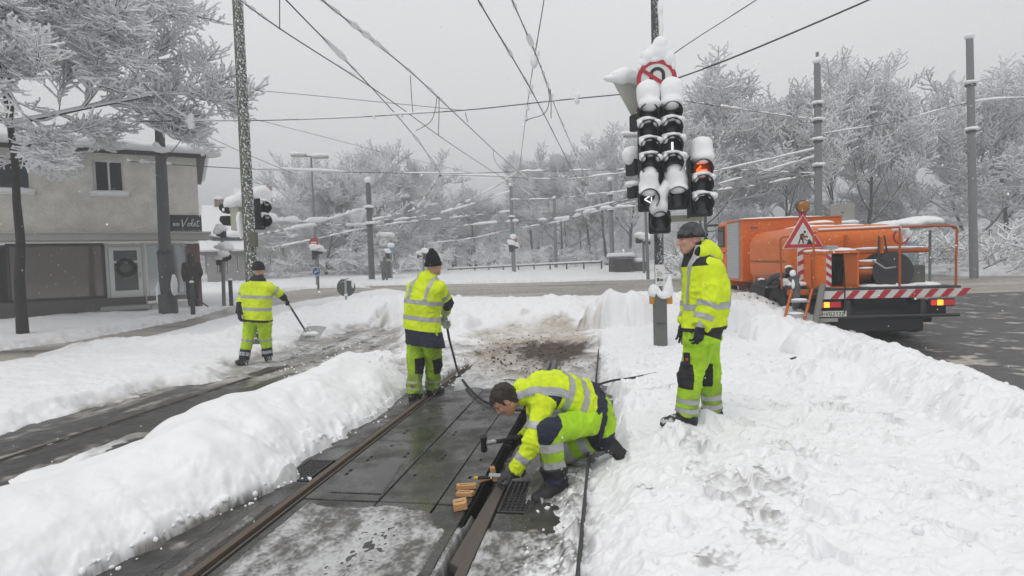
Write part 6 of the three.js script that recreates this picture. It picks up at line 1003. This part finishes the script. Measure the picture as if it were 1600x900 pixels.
    d = smin(d, ellD(x, y, z, 0, -.058, .088, .021, .006, .011), .006); d = smin(d, ellD(x, y, z, 0, -.070, .087, .018, .007, .011), .006); d = -smin(-d, capD(x, y, z, vv(0, -.064, .104), vv(.02, -.064, .094), .0022, .002), .004);
    let e = ellD(x, y, z, .079, -.002, -.008, .011, .033, .021); e = -smin(-e, ellD(x, y, z, .090, .0, -.004, .008, .02, .011), .006); d = smin(d, e, .008); return d * hs;
  };
  const bodyF = (x, y, z) => { let d = torso(x, y, z, -.05); d = Math.max(d, (-.12 - R.t) * len); for (const S of ['L', 'R']) d = smin(d, Math.min(capD(x, y, z, J['sh' + S], J['el' + S], .05, .04), capD(x, y, z, J['el' + S], J['wr' + S], .04, .03), capD(x, y, z, J['hip' + S], J['kn' + S], .08, .055), capD(x, y, z, J['kn' + S], J['an' + S], .055, .038)), .03); return d; };
  const neckB = P2.clone().addScaledVector(ax, -.05), headAll = (x, y, z) => smin(headF(x, y, z), capD(x, y, z, neckB, wld(0, -.05, -.025), .062, .057), .03);
  const all = [P0, P2, J.shL, J.shR, J.elL, J.elR, J.wrL, J.wrR, J.knL, J.knR, J.anL, J.anR], [l5, h5] = box3(all, .15), [l6, h6] = box3([...corners(.1, -.13, .13, .12), neckB], .05);
  part('body', merge([geo(netMesh(bodyF, l5, h5, .022)), geo(netMesh(headAll, l6, h6, s.headH || .0045))]), mats.skin, W);
  if (s.eyes) for (const e of [-1, 1]) { const p = wld(e * .031, .007, .079).sub(origin); part('eye', new THREE.SphereGeometry(.0125, 14, 10).translate(p.x, p.y, p.z), std([.12, .1, .09], .2), W); }
  // ---- hair, hat, hood
  const cap = (grow, lim, nz, name, mat, hh = .006, extra) => { const f = (X, Y, Z) => { const [x, y, z] = loc(X, Y, Z); let d = smin(ellD(x, y, z, 0, .03, -.012, .076, .09, .098), ellD(x, y, z, 0, -.03, -.02, .066, .07, .075), .04) - grow; if (extra) d = extra(d, x, y, z); return Math.max(d, -lim(x, y, z)) * hs + nz(x, y, z); }; const [a, b] = box3(corners(.12, -.14, .27, .15), .03); return part(name, geo(netMesh(f, a, b, hh), mat.color3 ? tone(mat.color3, .35) : null), mat.m, W); };
  if (s.hair) cap(.009, (x, y, z) => y - mix(mix(-.08, .022, sst(-.055, -.005, z)), .078 - .25 * Math.abs(x), sst(.02, .06, z)) + .016 * noise3(x * 60, y * 60, z * 60) + (z > .008 && z < .03 && Math.abs(x) > .05 ? .035 : 0), (x, y, z) => .006 * noise3(x * 95, y * 40, z * 45) + .005 * noise3(x * 170, y * 60, z * 60) - .007 * Math.max(0, noise3(x * 26, y * 26, z * 26)) - .012 * sst(.05, .09, z) * sst(.05, .09, y) * (.6 + noise3(x * 50, y * 20, z * 20)), 'hair', { m: vc(.75), color3: s.hair }, .0032);
  if (s.hat) {
    const tall = s.hat.tall || 0, hatLine = (x, y, z) => y - (s.hat.line === undefined ? .022 : s.hat.line) + .25 * -z * .2;
    cap(.013, hatLine, (x, y, z) => .003 * noise3(x * 40, y * 40, z * 40) + (s.hat.rib ? .0016 * Math.sin(Math.atan2(x, z) * 46) : 0), 'hat', { m: vc(.95), color3: s.hat.color }, .0055, (d, x, y, z) => { d = smin(d, ellD(x, y, z, 0, .085 + tall * .5, -.02, .068, .062 + tall * .5, .078), .05); const rim = Math.abs(y - (s.hat.line === undefined ? .022 : s.hat.line) - .024 + .25 * -z * .2) < .024 ? .007 : 0; return d - rim; });
    if (s.hat.pom) { const p = wld(0, .135 + tall, -.035).sub(origin); part('pompom', lumpMesh([[p.x, p.y, p.z, .034, .03, .034]], .007, .008, 40), cloth(s.hat.color), W); }
    if (s.hat.band) cap(.021, (x, y, z) => Math.min(y + .0 - .012 + z * -.05, .055 - y), () => 0, 'hat_band', { m: vc(.9), color3: s.hat.band }, .0055);
  }
  if (s.hood) { const e = s.hood.map(([x, y, z, a, b, g]) => { const p = wld(x, y, z); return [p.x, p.y, p.z, a, b, g]; }), f = (x, y, z) => { let d = 1; for (const k of e) d = smin(d, ellD(x, y, z, ...k), .05); return d + wrinkle(x, y, z, .012); }, [a, b] = box3(e.map(k => V(k[0], k[1], k[2])), .22); const hm = normals(netMesh(f, a, b, .01)); const [inn, out] = cut(hm, (x, y, z) => { const [lx, ly, lz] = loc(x, y, z); return lz + .02 + .3 * (ly + .1); }); part('hood', geo(out, tone(K.yellow, .07)), vc(.8), W); part('hood_lining', geo(inn, tone(K.black, .1)), vc(.9), W); }
  if (s.extra) s.extra(W, J, geo, wld, origin);
  return W;
}
worker('kneeling worker in yellow jacket without hat, hammer in hand over the rail', {
  J: { head: [789, 624, 4.36], neck: [820, 612, 4.45], spine: [878, 590, 4.5], shL: [848, 634, 4.28], shR: [838, 616, 4.64], elL: [832, 692, 4.12], wrL: [803, 740, 4.10], elR: [838, 668, 4.75], wrR: [813, 687, 4.56], hipL: [924, 655, 4.44], hipR: [934, 645, 4.68], knL: [858, 676, 4.12], anL: [868, 756, 4.09], toeL: [845, 772, 3.98], knR: [874, 712, 4.62], anR: [942, 682, 4.5], toeR: [982, 703, 4.46] },
  face: [-.62, -.74, .02], headUp: [-.72, .62, .12], eyes: 1, hair: [.035, .027, .022], bandsT: [.53, .30], bandsS: [.62, 1.5], sideBrace: -.02, deep: .95, hemDark: .13, hem: -.06, h: .009, armpit: 1, fold: .016,
  prof: [[-.25, .10, .155], [.0, .10, .15], [.3, .095, .14], [.6, .105, .14], [.85, .12, .115], [1.0, .05, .085]],
  kneePatch: .15, kneeAt: .95, kneeIn: .0, panel: K.navy, bandsL: [1.26, 1.62], legBand: .034, shinDark: 1.76, boots: 1.3, mud: [.5, .05], legGrow: .006, legEnd: .94, bootTop: .13, bootSnow: .7,
  footUpR: [.45, .62, -.2], hand: { L: { dir: [-.95, -.2, .05], palm: [0, -1, -.1], curl: .75, color: [.045, .045, .047] }, R: { dir: [-1, .02, .15], palm: [.1, -.2, 1], curl: 1.0, color: [.02, .02, .022] } },
  extra: (W, J, geo, wld, o) => { const p = at(893, 677, 4.2).sub(o); part('badge', box(.05, .022, .012, p.x, p.y, p.z, .004), std([.5, .16, .02], .6), W); },
});
worker('standing worker at right in lime suit with dark grey cap and big yellow hood', {
  J: { head: [1078, 374, 4.92], neck: [1092, 400, 4.94], spine: [1106, 452, 4.94], shL: [1113, 420, 4.76], shR: [1086, 416, 5.12], elL: [1108, 468, 4.70], wrL: [1094, 512, 4.67], elR: [1078, 470, 5.18], wrR: [1068, 510, 5.1], hipL: [1100, 516, 4.82], hipR: [1100, 515, 5.02], knL: [1078, 588, 4.8], anL: [1073, 648, 4.8], toeL: [1046, 660, 4.8], knR: [1108, 582, 5.02], anR: [1114, 640, 5.04], toeR: [1094, 652, 5.02] },
  face: [-1, -.1, .12], headUp: [-.08, 1, 0], hat: { color: [.075, .078, .08], line: .028, rib: 1, band: [.012, .012, .013] }, bandsT: [.30], bandsS: [1.18, 1.62], brace: .125, hem: -.02, hemDark: .02, trim: K.black, deep: 1.22, wide: .98, h: .009, fold: .017, yoke: .86, cuff: .9,
  kneePatch: .115, kneeIn: .01, kneeFace: [-1, 0, .1], bandsL: [1.62, 1.86], legBand: .025, dirtyBand: 0, hipDark: .1, legGrow: .012, legEnd: .99, bootTop: .1, bootSnow: .2, mud: [.45, .02],
  hood: [[0, -.115, -.125, .11, .10, .11], [0, -.17, -.16, .12, .09, .10], [-.06, -.13, -.06, .08, .07, .1], [.06, -.13, -.06, .08, .07, .1]],
  hand: { L: { dir: [-.18, -1, .05], palm: [-.3, 0, -1], curl: .55, color: [.012, .016, .03], cuffColor: [.42, .41, .38] }, R: { dir: [-.2, -1, 0], palm: [-.3, 0, 1], curl: .5 } },
  extra: (W, J, geo, wld, o) => { let p = at(1104, 447, 4.66).sub(o); part('sleeve_badge', box(.032, .032, .01, p.x, p.y, p.z, .003), std([.03, .02, .02], .6), W); p = at(1073, 561, 4.72).sub(o); part('pocket_radio', [box(.05, .11, .035, p.x, p.y, p.z, .008)], mats.black, W); part('radio_light', box(.02, .02, .01, p.x - .006, p.y + .0, p.z + .02, .003), std([.5, .05, .03], .4), W); },
});
worker('worker in the middle seen from behind, black bobble hat, holding a hose', {
  J: { head: [678, 415, 7.1], neck: [668, 437, 7.1], spine: [655, 480, 7.15], shL: [648, 450, 7.2], shR: [686, 450, 7.02], elL: [650, 482, 7.42], wrL: [690, 503, 7.5], elR: [700, 474, 7.2], wrR: [696, 489, 7.42], hipL: [650, 524, 7.15], hipR: [674, 524, 7.05], knL: [650, 572, 7.16], anL: [647, 615, 7.08], toeL: [660, 622, 7.24], knR: [678, 568, 7.22], anR: [675, 606, 7.32], toeR: [692, 612, 7.5] },
  face: [.62, -.3, -.72], hat: { color: [.012, .012, .013], line: -.005, tall: .055, pom: 1, rib: 1 }, bandsT: [.58, .28], bandsS: [.45, 1.5], brace: .13, hemDark: .06, hem: -.22, h: .011, inner: 1.0, deep: 1.05,
  trousers: [.33, .54, .012], mud: [.8, 0], seatPocket: -1, calfPanel: [.075, 1.0], kneeFace: [.95, 0, .1], bandsL: [1.62, 1.84], legBand: .022, dirtyBand: 1, legGrow: .014, bootTop: .1, bootH: .011, bootSnow: .75, headH: .006, handH: .005,
  hand: { L: { dir: [.8, -.3, -.2], palm: [0, 0, 1], curl: .9, color: [.5, .5, .5] }, R: { dir: [-.1, -.8, -.4], palm: [-1, 0, 0], curl: .95, color: [.45, .45, .45] } },
});
worker('worker at left in yellow jacket shovelling snow, seen from behind', {
  J: { head: [405, 421, 9.96], neck: [403, 439, 9.95], spine: [400, 468, 9.95], shL: [384, 449, 9.98], shR: [421, 449, 9.9], elL: [377, 472, 9.95], wrL: [374, 490, 9.85], elR: [436, 458, 10.05], wrR: [445, 467, 10.22], hipL: [393, 497, 9.98], hipR: [412, 497, 9.92], knL: [387, 532, 9.94], anL: [381, 562, 9.86], toeL: [372, 566, 9.95], knR: [415, 530, 10.02], anR: [418, 556, 10.06], toeR: [420, 562, 10.25] },
  face: [.3, -.2, -.93], hat: { color: [.016, .016, .02], line: -.01, rib: 1 }, bandsT: [.56, .22], bandsS: [.5], hem: -.14, hemDark: -.08, trim: [.018, .02, .032], h: .013, collarDark: 1.0, foreDark: 1.02, wide: 1.12, deep: 1.08,
  trousers: [.46, .68, .012], bandsL: [1.0], legBand: .026, shinDark: 1.48, panel: K.navy, legGrow: .008, bootTop: .08, bootH: .013, headH: .007, handH: .006, bootSnow: .5,
  hand: { L: { dir: [.05, -1, 0], palm: [1, 0, 0], curl: .6 }, R: { dir: [.5, -.6, -.3], palm: [-.5, -.5, .3], curl: 1 } },
  extra: (W, J, geo, wld, o) => { for (const S of ['L', 'R']) { const a = J['kn' + S].clone().lerp(J['an' + S], .62).sub(o), b = J['kn' + S].clone().lerp(J['an' + S], .8).sub(o); const r = .096; const g = new THREE.CylinderGeometry(r, r, a.distanceTo(b), 20, 1, true); g.applyQuaternion(new THREE.Quaternion().setFromUnitVectors(V(0, 1, 0), a.clone().sub(b).normalize())); const mm = a.clone().add(b).multiplyScalar(.5); part('reflective_stripe', g.translate(mm.x, mm.y, mm.z), mats.silver, W); } },
});
// two passers by, far off
function passer(label, px, pyFoot, d, dir, coat, trou, o = {}) {
  const b = at(px, pyFoot, d), P = thing('person', label, 'person', b), sd = V(dir.z, 0, -dir.x), pt = (r, u, f) => sd.clone().multiplyScalar(r).addScaledVector(dir, f).add(V(0, u, 0));
  const legs = [[pt(-.09, .85, 0), pt(-.1, .45, .08), pt(-.1, .06, .02)], [pt(.09, .85, 0), pt(.1, .45, .12), pt(.1, .06, -.12)]];
  const hd = pt(0, 1.6, .06), body = (x, y, z) => { let e = smin(ellD(x, y, z, hd.x, hd.y, hd.z, .085, .115, .095), capD(x, y, z, pt(0, 1.4, 0), hd, .06, .055), .03); for (const l of legs) e = smin(e, Math.min(capD(x, y, z, l[0], l[1], .07, .055), capD(x, y, z, l[1], l[2], .055, .04)), .03); return smin(e, capD(x, y, z, pt(0, .85, 0), pt(0, 1.35, 0), .09, .1), .05); };
  part('body', toGeo(netMesh(body, V(-.5, 0, -.5), V(.5, 1.8, .5), .02)), mats.skin, P);
  const cf = (x, y, z) => { let e = capD(x, y, z, pt(0, .82, 0), pt(0, 1.25, 0), .2, .19); e = smin(e, capD(x, y, z, pt(-.17, 1.36, 0), pt(.17, 1.36, 0), .09, .09), .08); for (const s of [-1, 1]) e = smin(e, Math.min(capD(x, y, z, pt(s * .21, 1.34, 0), pt(s * .25, 1.07, -.03), .075, .065), capD(x, y, z, pt(s * .25, 1.07, -.03), pt(s * .2, .86, .13), .062, .05)), .03); return Math.max(e, .7 - y) + .012 * noise3(x * 9, y * 7, z * 9); };
  part('coat', toGeo(netMesh(cf, V(-.5, .4, -.5), V(.5, 1.7, .5), .02)), cloth(coat), P);
  const tf = (x, y, z) => { let e = 1; for (const l of legs) e = Math.min(e, Math.min(capD(x, y, z, l[0], l[1], .105, .085), capD(x, y, z, l[1], l[2], .082, .07))); return e + .008 * noise3(x * 12, y * 9, z * 12); };
  part('trousers', toGeo(netMesh(tf, V(-.5, -.1, -.5), V(.5, 1.1, .5), .02)), cloth(trou), P);
  for (const l of legs) { const a = l[2]; part('boot', toGeo(netMesh((x, y, z) => Math.max(smin(capD(x, y, z, a.clone().addScaledVector(dir, -.05), a.clone().addScaledVector(dir, .15), .06, .05), capD(x, y, z, a, a.clone().add(V(0, .12, 0)), .065, .07), .03), -y), a.clone().subScalar(.3), a.clone().addScalar(.3), .02)), mats.boot, P); }
  part('hood', lumpMesh([[hd.x - dir.x * .02, hd.y + .02, hd.z - dir.z * .02, .12, .14, .12], [hd.x - dir.x * .05, hd.y - .14, hd.z - dir.z * .05, .12, .09, .11]], .02, .008, 9), cloth(o.hat || coat), P);
  return P;
}
passer('passer by in a dark brown hooded coat by the red brown shop pillar', 303, 478, 18.5, V(-.6, 0, -.8), [.035, .028, .024], [.03, .03, .032]);
passer('far pedestrian in grey green clothes in front of the clock column', 602, 441, 38, V(.3, 0, -.95), [.10, .10, .085], [.09, .095, .085]);
// ---------------------------------------------------------------- tools and loose things
const woodTex = dataTex(256, (u, v) => { const n = tileN(u, v, 4, 81), g = .5 + .5 * Math.sin(u * 60 + n * 9 + tileN(u, v, 30, 83) * 1.2); return [186 + 26 * g + 14 * n, 140 + 26 * g + 12 * n, 94 + 20 * g + 10 * n]; });
M.wood = new THREE.MeshStandardMaterial({ map: woodTex, roughness: .75 });
{ // hammer in the far hand of the kneeling man
  const a = at(756, 693, 4.45), b = at(812, 684, 4.52), c = at(756, 693, 4.45), P = thing('hammer', 'heavy club hammer held by the kneeling worker over the slabs', 'hammer', c), d = b.clone().sub(a).normalize(), up = V(0, 1, 0).addScaledVector(d, -d.y).normalize(), mk = up.clone().applyAxisAngle(d, .3);
  part('handle', rod(d.clone().multiplyScalar(.1), b.clone().sub(c), .016, 12, .019), M.rubber, P); part('collar', rod(d.clone().multiplyScalar(.015), d.clone().multiplyScalar(.1), .02, 12, .017), M.steel, P);
  part('head', [rod(mk.clone().multiplyScalar(-.052), mk.clone().multiplyScalar(.052), .024, 12), rod(mk.clone().multiplyScalar(.045), mk.clone().multiplyScalar(.068), .029, 16, .026), rod(mk.clone().multiplyScalar(-.068), mk.clone().multiplyScalar(-.045), .026, 16, .029)], std([.03, .03, .032], .5, .4), P);
}
{ // putty knife in the near hand
  const a = at(786, 744, 4.12), b = at(741, 747, 4.16), P = thing('chisel', 'black and yellow handled chisel with pale blade under the glove', 'chisel', a), v = b.clone().sub(a);
  part('handle', rod(v.clone().multiplyScalar(.35), v.clone().multiplyScalar(.86), .015, 12, .013), M.rubber, P); part('handle_end', rod(v.clone().multiplyScalar(.86), v.clone().multiplyScalar(1.0), .0145, 12, .012), std([.6, .38, .02], .5), P);
  part('blade', box(.09, .004, .04, 0, 0, 0).rotateY(-.15).rotateX(.3).translate(v.x * .28, v.y * .28 + .012, v.z * .28), M.steel, P);
}
const blocksW = [[729, 760, 4.02, .15, .035, .05, .05, 0, 'longest wood block, lying level behind the others'], [727, 771, 3.93, .13, .03, .055, -.35, .1, 'split wood block lying slanted between the level block and the square block'], [719, 788, 3.82, .095, .05, .1, .12, .12, 'square wood block nearest the front by the slab edge'], [771, 740, 4.1, .035, .11, .055, .3, .15, 'upright wood block wedged beside the hand on the rail'], [757, 748, 4.06, .09, .03, .035, .3, .1, 'short wood piece lying under the chisel handle']];
for (const [px, py, d, w, h, dp, ry, rz, label] of blocksW) { const p = onH(px, py, h / 2 + .004), P = thing('wood_block', label, 'wood block', p, ry, null); P.rotation.z = rz; const g = new RoundedBoxGeometry(w, h, dp, 2, .004), q = g.attributes.position; for (let i = 0; i < q.count; i++) { q.setY(i, q.getY(i) + .004 * noise3(q.getX(i) * 30 + px, q.getY(i) * 30, q.getZ(i) * 30)); } part('timber', g, M.wood, P); const e = part('crack', box(w * .7, .002, .003, 0, h / 2 + .002, dp * .1), std([.10, .06, .03], .9), P); }
{ // snow shovel
  const a = at(441, 459, 10.2), b = at(486, 531, 10.75), P = thing('snow_shovel', 'snow shovel with blue black shaft and wide grey blade', 'shovel', b), v = a.clone().sub(b);
  part('shaft', rod(v.clone().multiplyScalar(.02), v.clone().multiplyScalar(.70), .017, 12), std([.03, .035, .06], .5), P); part('shaft_end', rod(v.clone().multiplyScalar(.70), v, .019, 12), std([.36, .34, .3], .6), P); part('socket', rod(v.clone().multiplyScalar(-.02), v.clone().multiplyScalar(.25), .022, 12, .018), M.steel, P);
  const g = new THREE.PlaneGeometry(.48, .36, 24, 16), p = g.attributes.position; for (let i = 0; i < p.count; i++) { const x = p.getX(i), y = p.getY(i); p.setZ(i, -.08 * Math.pow(Math.abs(y + .18) / .36, 2) + .05 * Math.cos(x * 6.5) + .006 * Math.cos(x * 80)); } g.computeVertexNormals(); g.rotateX(-.62); g.rotateY(-.35); g.translate(.02, .13, .02); part('blade', g, std([.36, .37, .37], .5, .25, { side: THREE.DoubleSide }), P); part('cutting_edge', box(.48, .02, .012, 0, 0, 0).rotateY(-.35).translate(-.0, .0, .17), M.steel, P); part('blade_snow', lumpMesh([[.02, .12, .08, .16, .05, .08]], .02, .02, 9), M.snow, P);
}
function hose(name, label, cat, pts, r, mat, n = 60) { const P = thing(name, label, cat, V(0, 0, 0)); part('tube', tube(pts, r, 8, n), mat, P); return P; }
hose('pressure_hose', 'black hose falling from the middle worker hands and running to the front', 'hose', [at(694, 478, 7.35), at(697, 495, 7.5), at(701, 525, 8.0), at(708, 553, 8.6), onG(716, 582, .04), onG(726, 598, .03), onG(742, 616, .03), onG(763, 630, .03), onG(800, 640, .03), onG(850, 640, .03)], .017, M.rubber, 90);
hose('pressure_hose', 'black hose lying half buried in the platform snow behind the kneeling man', 'hose', [onG(880, 622, .05), onG(900, 613, .12), onG(922, 605, .17), onG(934, 601, .17), onG(960, 594, .14), onG(978, 592, .19), onG(1000, 588, .2), onG(1030, 582, .2), onG(1046, 578, .12)], .014, M.rubber);
hose('pressure_hose', 'short dark hose end showing in the snow right of the standing worker', 'hose', [onG(1222, 566, .08), onG(1232, 562, .21), onG(1244, 558, .22), onG(1256, 553, .12)], .013, M.rubber);
hose('suction_hose', 'thin black hose looped on the wet lane behind the truck', 'hose', [onG(1338, 552, .03), onG(1352, 544, .04), onG(1372, 541, .04), onG(1390, 548, .04), onG(1402, 562, .04), onG(1412, 590, .04)], .022, M.rubber);
hose('hanging_cord', 'black cord hanging from the truck cabinet over the tail board', 'cord', [at(1318, 405, 10.35), at(1320, 440, 10.3), at(1320, 470, 10.3), at(1319, 500, 10.35)], .012, M.rubber);
{ // loose rails and bars stuck in the dug heap at the track end
  const mk = (label, a, b, w) => { const P = thing('steel_bar', label, 'bar', a), v = b.clone().sub(a); part('bar', rod(V(0, 0, 0), v, w, 4), std([.17, .165, .16], .6, .3), P); };
  mk('left steel bar sticking out of the dirt where the track ends', onG(851, 585, .02), at(858, 566, 9.3), .04); mk('middle steel bar sticking out of the dirt where the track ends', onG(861, 586, .02), at(867, 566, 9.3), .045); mk('right steel bar sticking out of the dirt where the track ends', onG(871, 585, .02), at(880, 568, 9.3), .04);
}
// broken lumps of snow, slush and dirt lying about
function lumpField(name, label, list, mat) { const g = new THREE.IcosahedronGeometry(1, 2), p = g.attributes.position; for (let i = 0; i < p.count; i++) { const k = 1 + .22 * noise3(p.getX(i) * 1.7, p.getY(i) * 1.7, p.getZ(i) * 1.7) + .12 * noise3(p.getX(i) * 4, p.getY(i) * 4, p.getZ(i) * 4); p.setXYZ(i, p.getX(i) * k, p.getY(i) * k * .8, p.getZ(i) * k); } const gg = mergeVertices(g.deleteAttribute('normal').deleteAttribute('uv')); gg.computeVertexNormals(); const im = new THREE.InstancedMesh(gg, mat, list.length), o = new THREE.Object3D(); list.forEach(([x, y, z, s], i) => { o.position.set(x, y, z); o.rotation.set(rr(0, 6), rr(0, 6), rr(0, 6)); o.scale.set(s * rr(.8, 1.3), s * rr(.7, 1), s * rr(.8, 1.2)); o.updateMatrix(); im.setMatrixAt(i, o.matrix); }); im.name = name; im.castShadow = im.receiveShadow = true; scene.add(im); return tag(im, label, 'lumps', null, 'stuff'); }
const onSnow = (x, d) => rise(d) + Math.max(snowAt(x, d).t, 0);
{
  const L = [], B = [], q = (u, v) => { const p = tr(u, v); return [p.x, -p.z]; };
  for (let i = 0; i < 170; i++) { const v = rr(-1.9, 3), e = bankEdge(v), [x, d] = q(e + Math.pow(rnd(), 3) * .13 - .03, v), s = rr(.003, .016) * (rnd() < .1 ? 2.2 : 1); L.push([x, onSnow(x, d) + s * .3, -d, s]); }
  for (let i = 0; i < 260; i++) { const [x, d] = q(1.42 - Math.pow(rnd(), 3) * .33, rr(-1.9, .2)), s = rr(.003, .02) * (rnd() < .06 ? 2.2 : 1); L.push([x, onSnow(x, d) + s * -.1, -d, s]); }
  for (let i = 0; i < 1300; i++) { const x = rr(.6, 4.6), d = rr(2.4, 11), s = rr(.005, .022) * (rnd() < .08 ? 2 : 1); if (uOf(x, d) > 1.45) L.push([x, onSnow(x, d) + s * .15, -d, s]); }
  for (let i = 0; i < 450; i++) { const p = onG(rr(430, 730), rr(500, 610)), s = rr(.006, .022) * (rnd() < .07 ? 2 : 1); L.push([p.x, onSnow(p.x, -p.z) + s * .2, p.z, s]); }
  for (let i = 0; i < 300; i++) { const p = onG(830 + (rnd() + rnd() - 1) * 110, 562 + (rnd() + rnd() - 1) * 45), s = rr(.005, .02) * (rnd() < .05 ? 2 : 1); B.push([p.x, onSnow(p.x, -p.z) + s * .2, p.z, s]); }
  for (let i = 0; i < 60; i++) { const p = onG(rr(1130, 1215), rr(495, 525)), s = rr(.01, .04); B.push([p.x, onSnow(p.x, -p.z) + s * .2, p.z, s]); }
  lumpField('snow_lumps', 'small broken lumps of snow lying along the banks and platform', L, M.snow); lumpField('dirt_lumps', 'brown clods of dirt strewn where the track was dug out', B, std([.085, .062, .045], .9));
}
{ // falling snow
  const n = 2600, g = new THREE.IcosahedronGeometry(1, 1), im = new THREE.InstancedMesh(g, std([.9, .9, .9], .9), n), o = new THREE.Object3D();
  for (let i = 0; i < n; i++) { const d = 1.6 + 22 * Math.pow(rnd(), .6), p = at(rr(-200, 1800), rr(-150, 850), d), s = rr(.0022, .0048) * (1 + d * .05); o.position.copy(p); if (p.y < .05) o.position.y = rr(1, 4); o.scale.set(s, s * rr(1, 1.6), s); o.updateMatrix(); im.setMatrixAt(i, o.matrix); }
  im.name = 'falling_snow'; scene.add(im); tag(im, 'snowflakes drifting down through the whole scene', 'snowfall', null, 'stuff');
}
renderer.render(scene, camera);
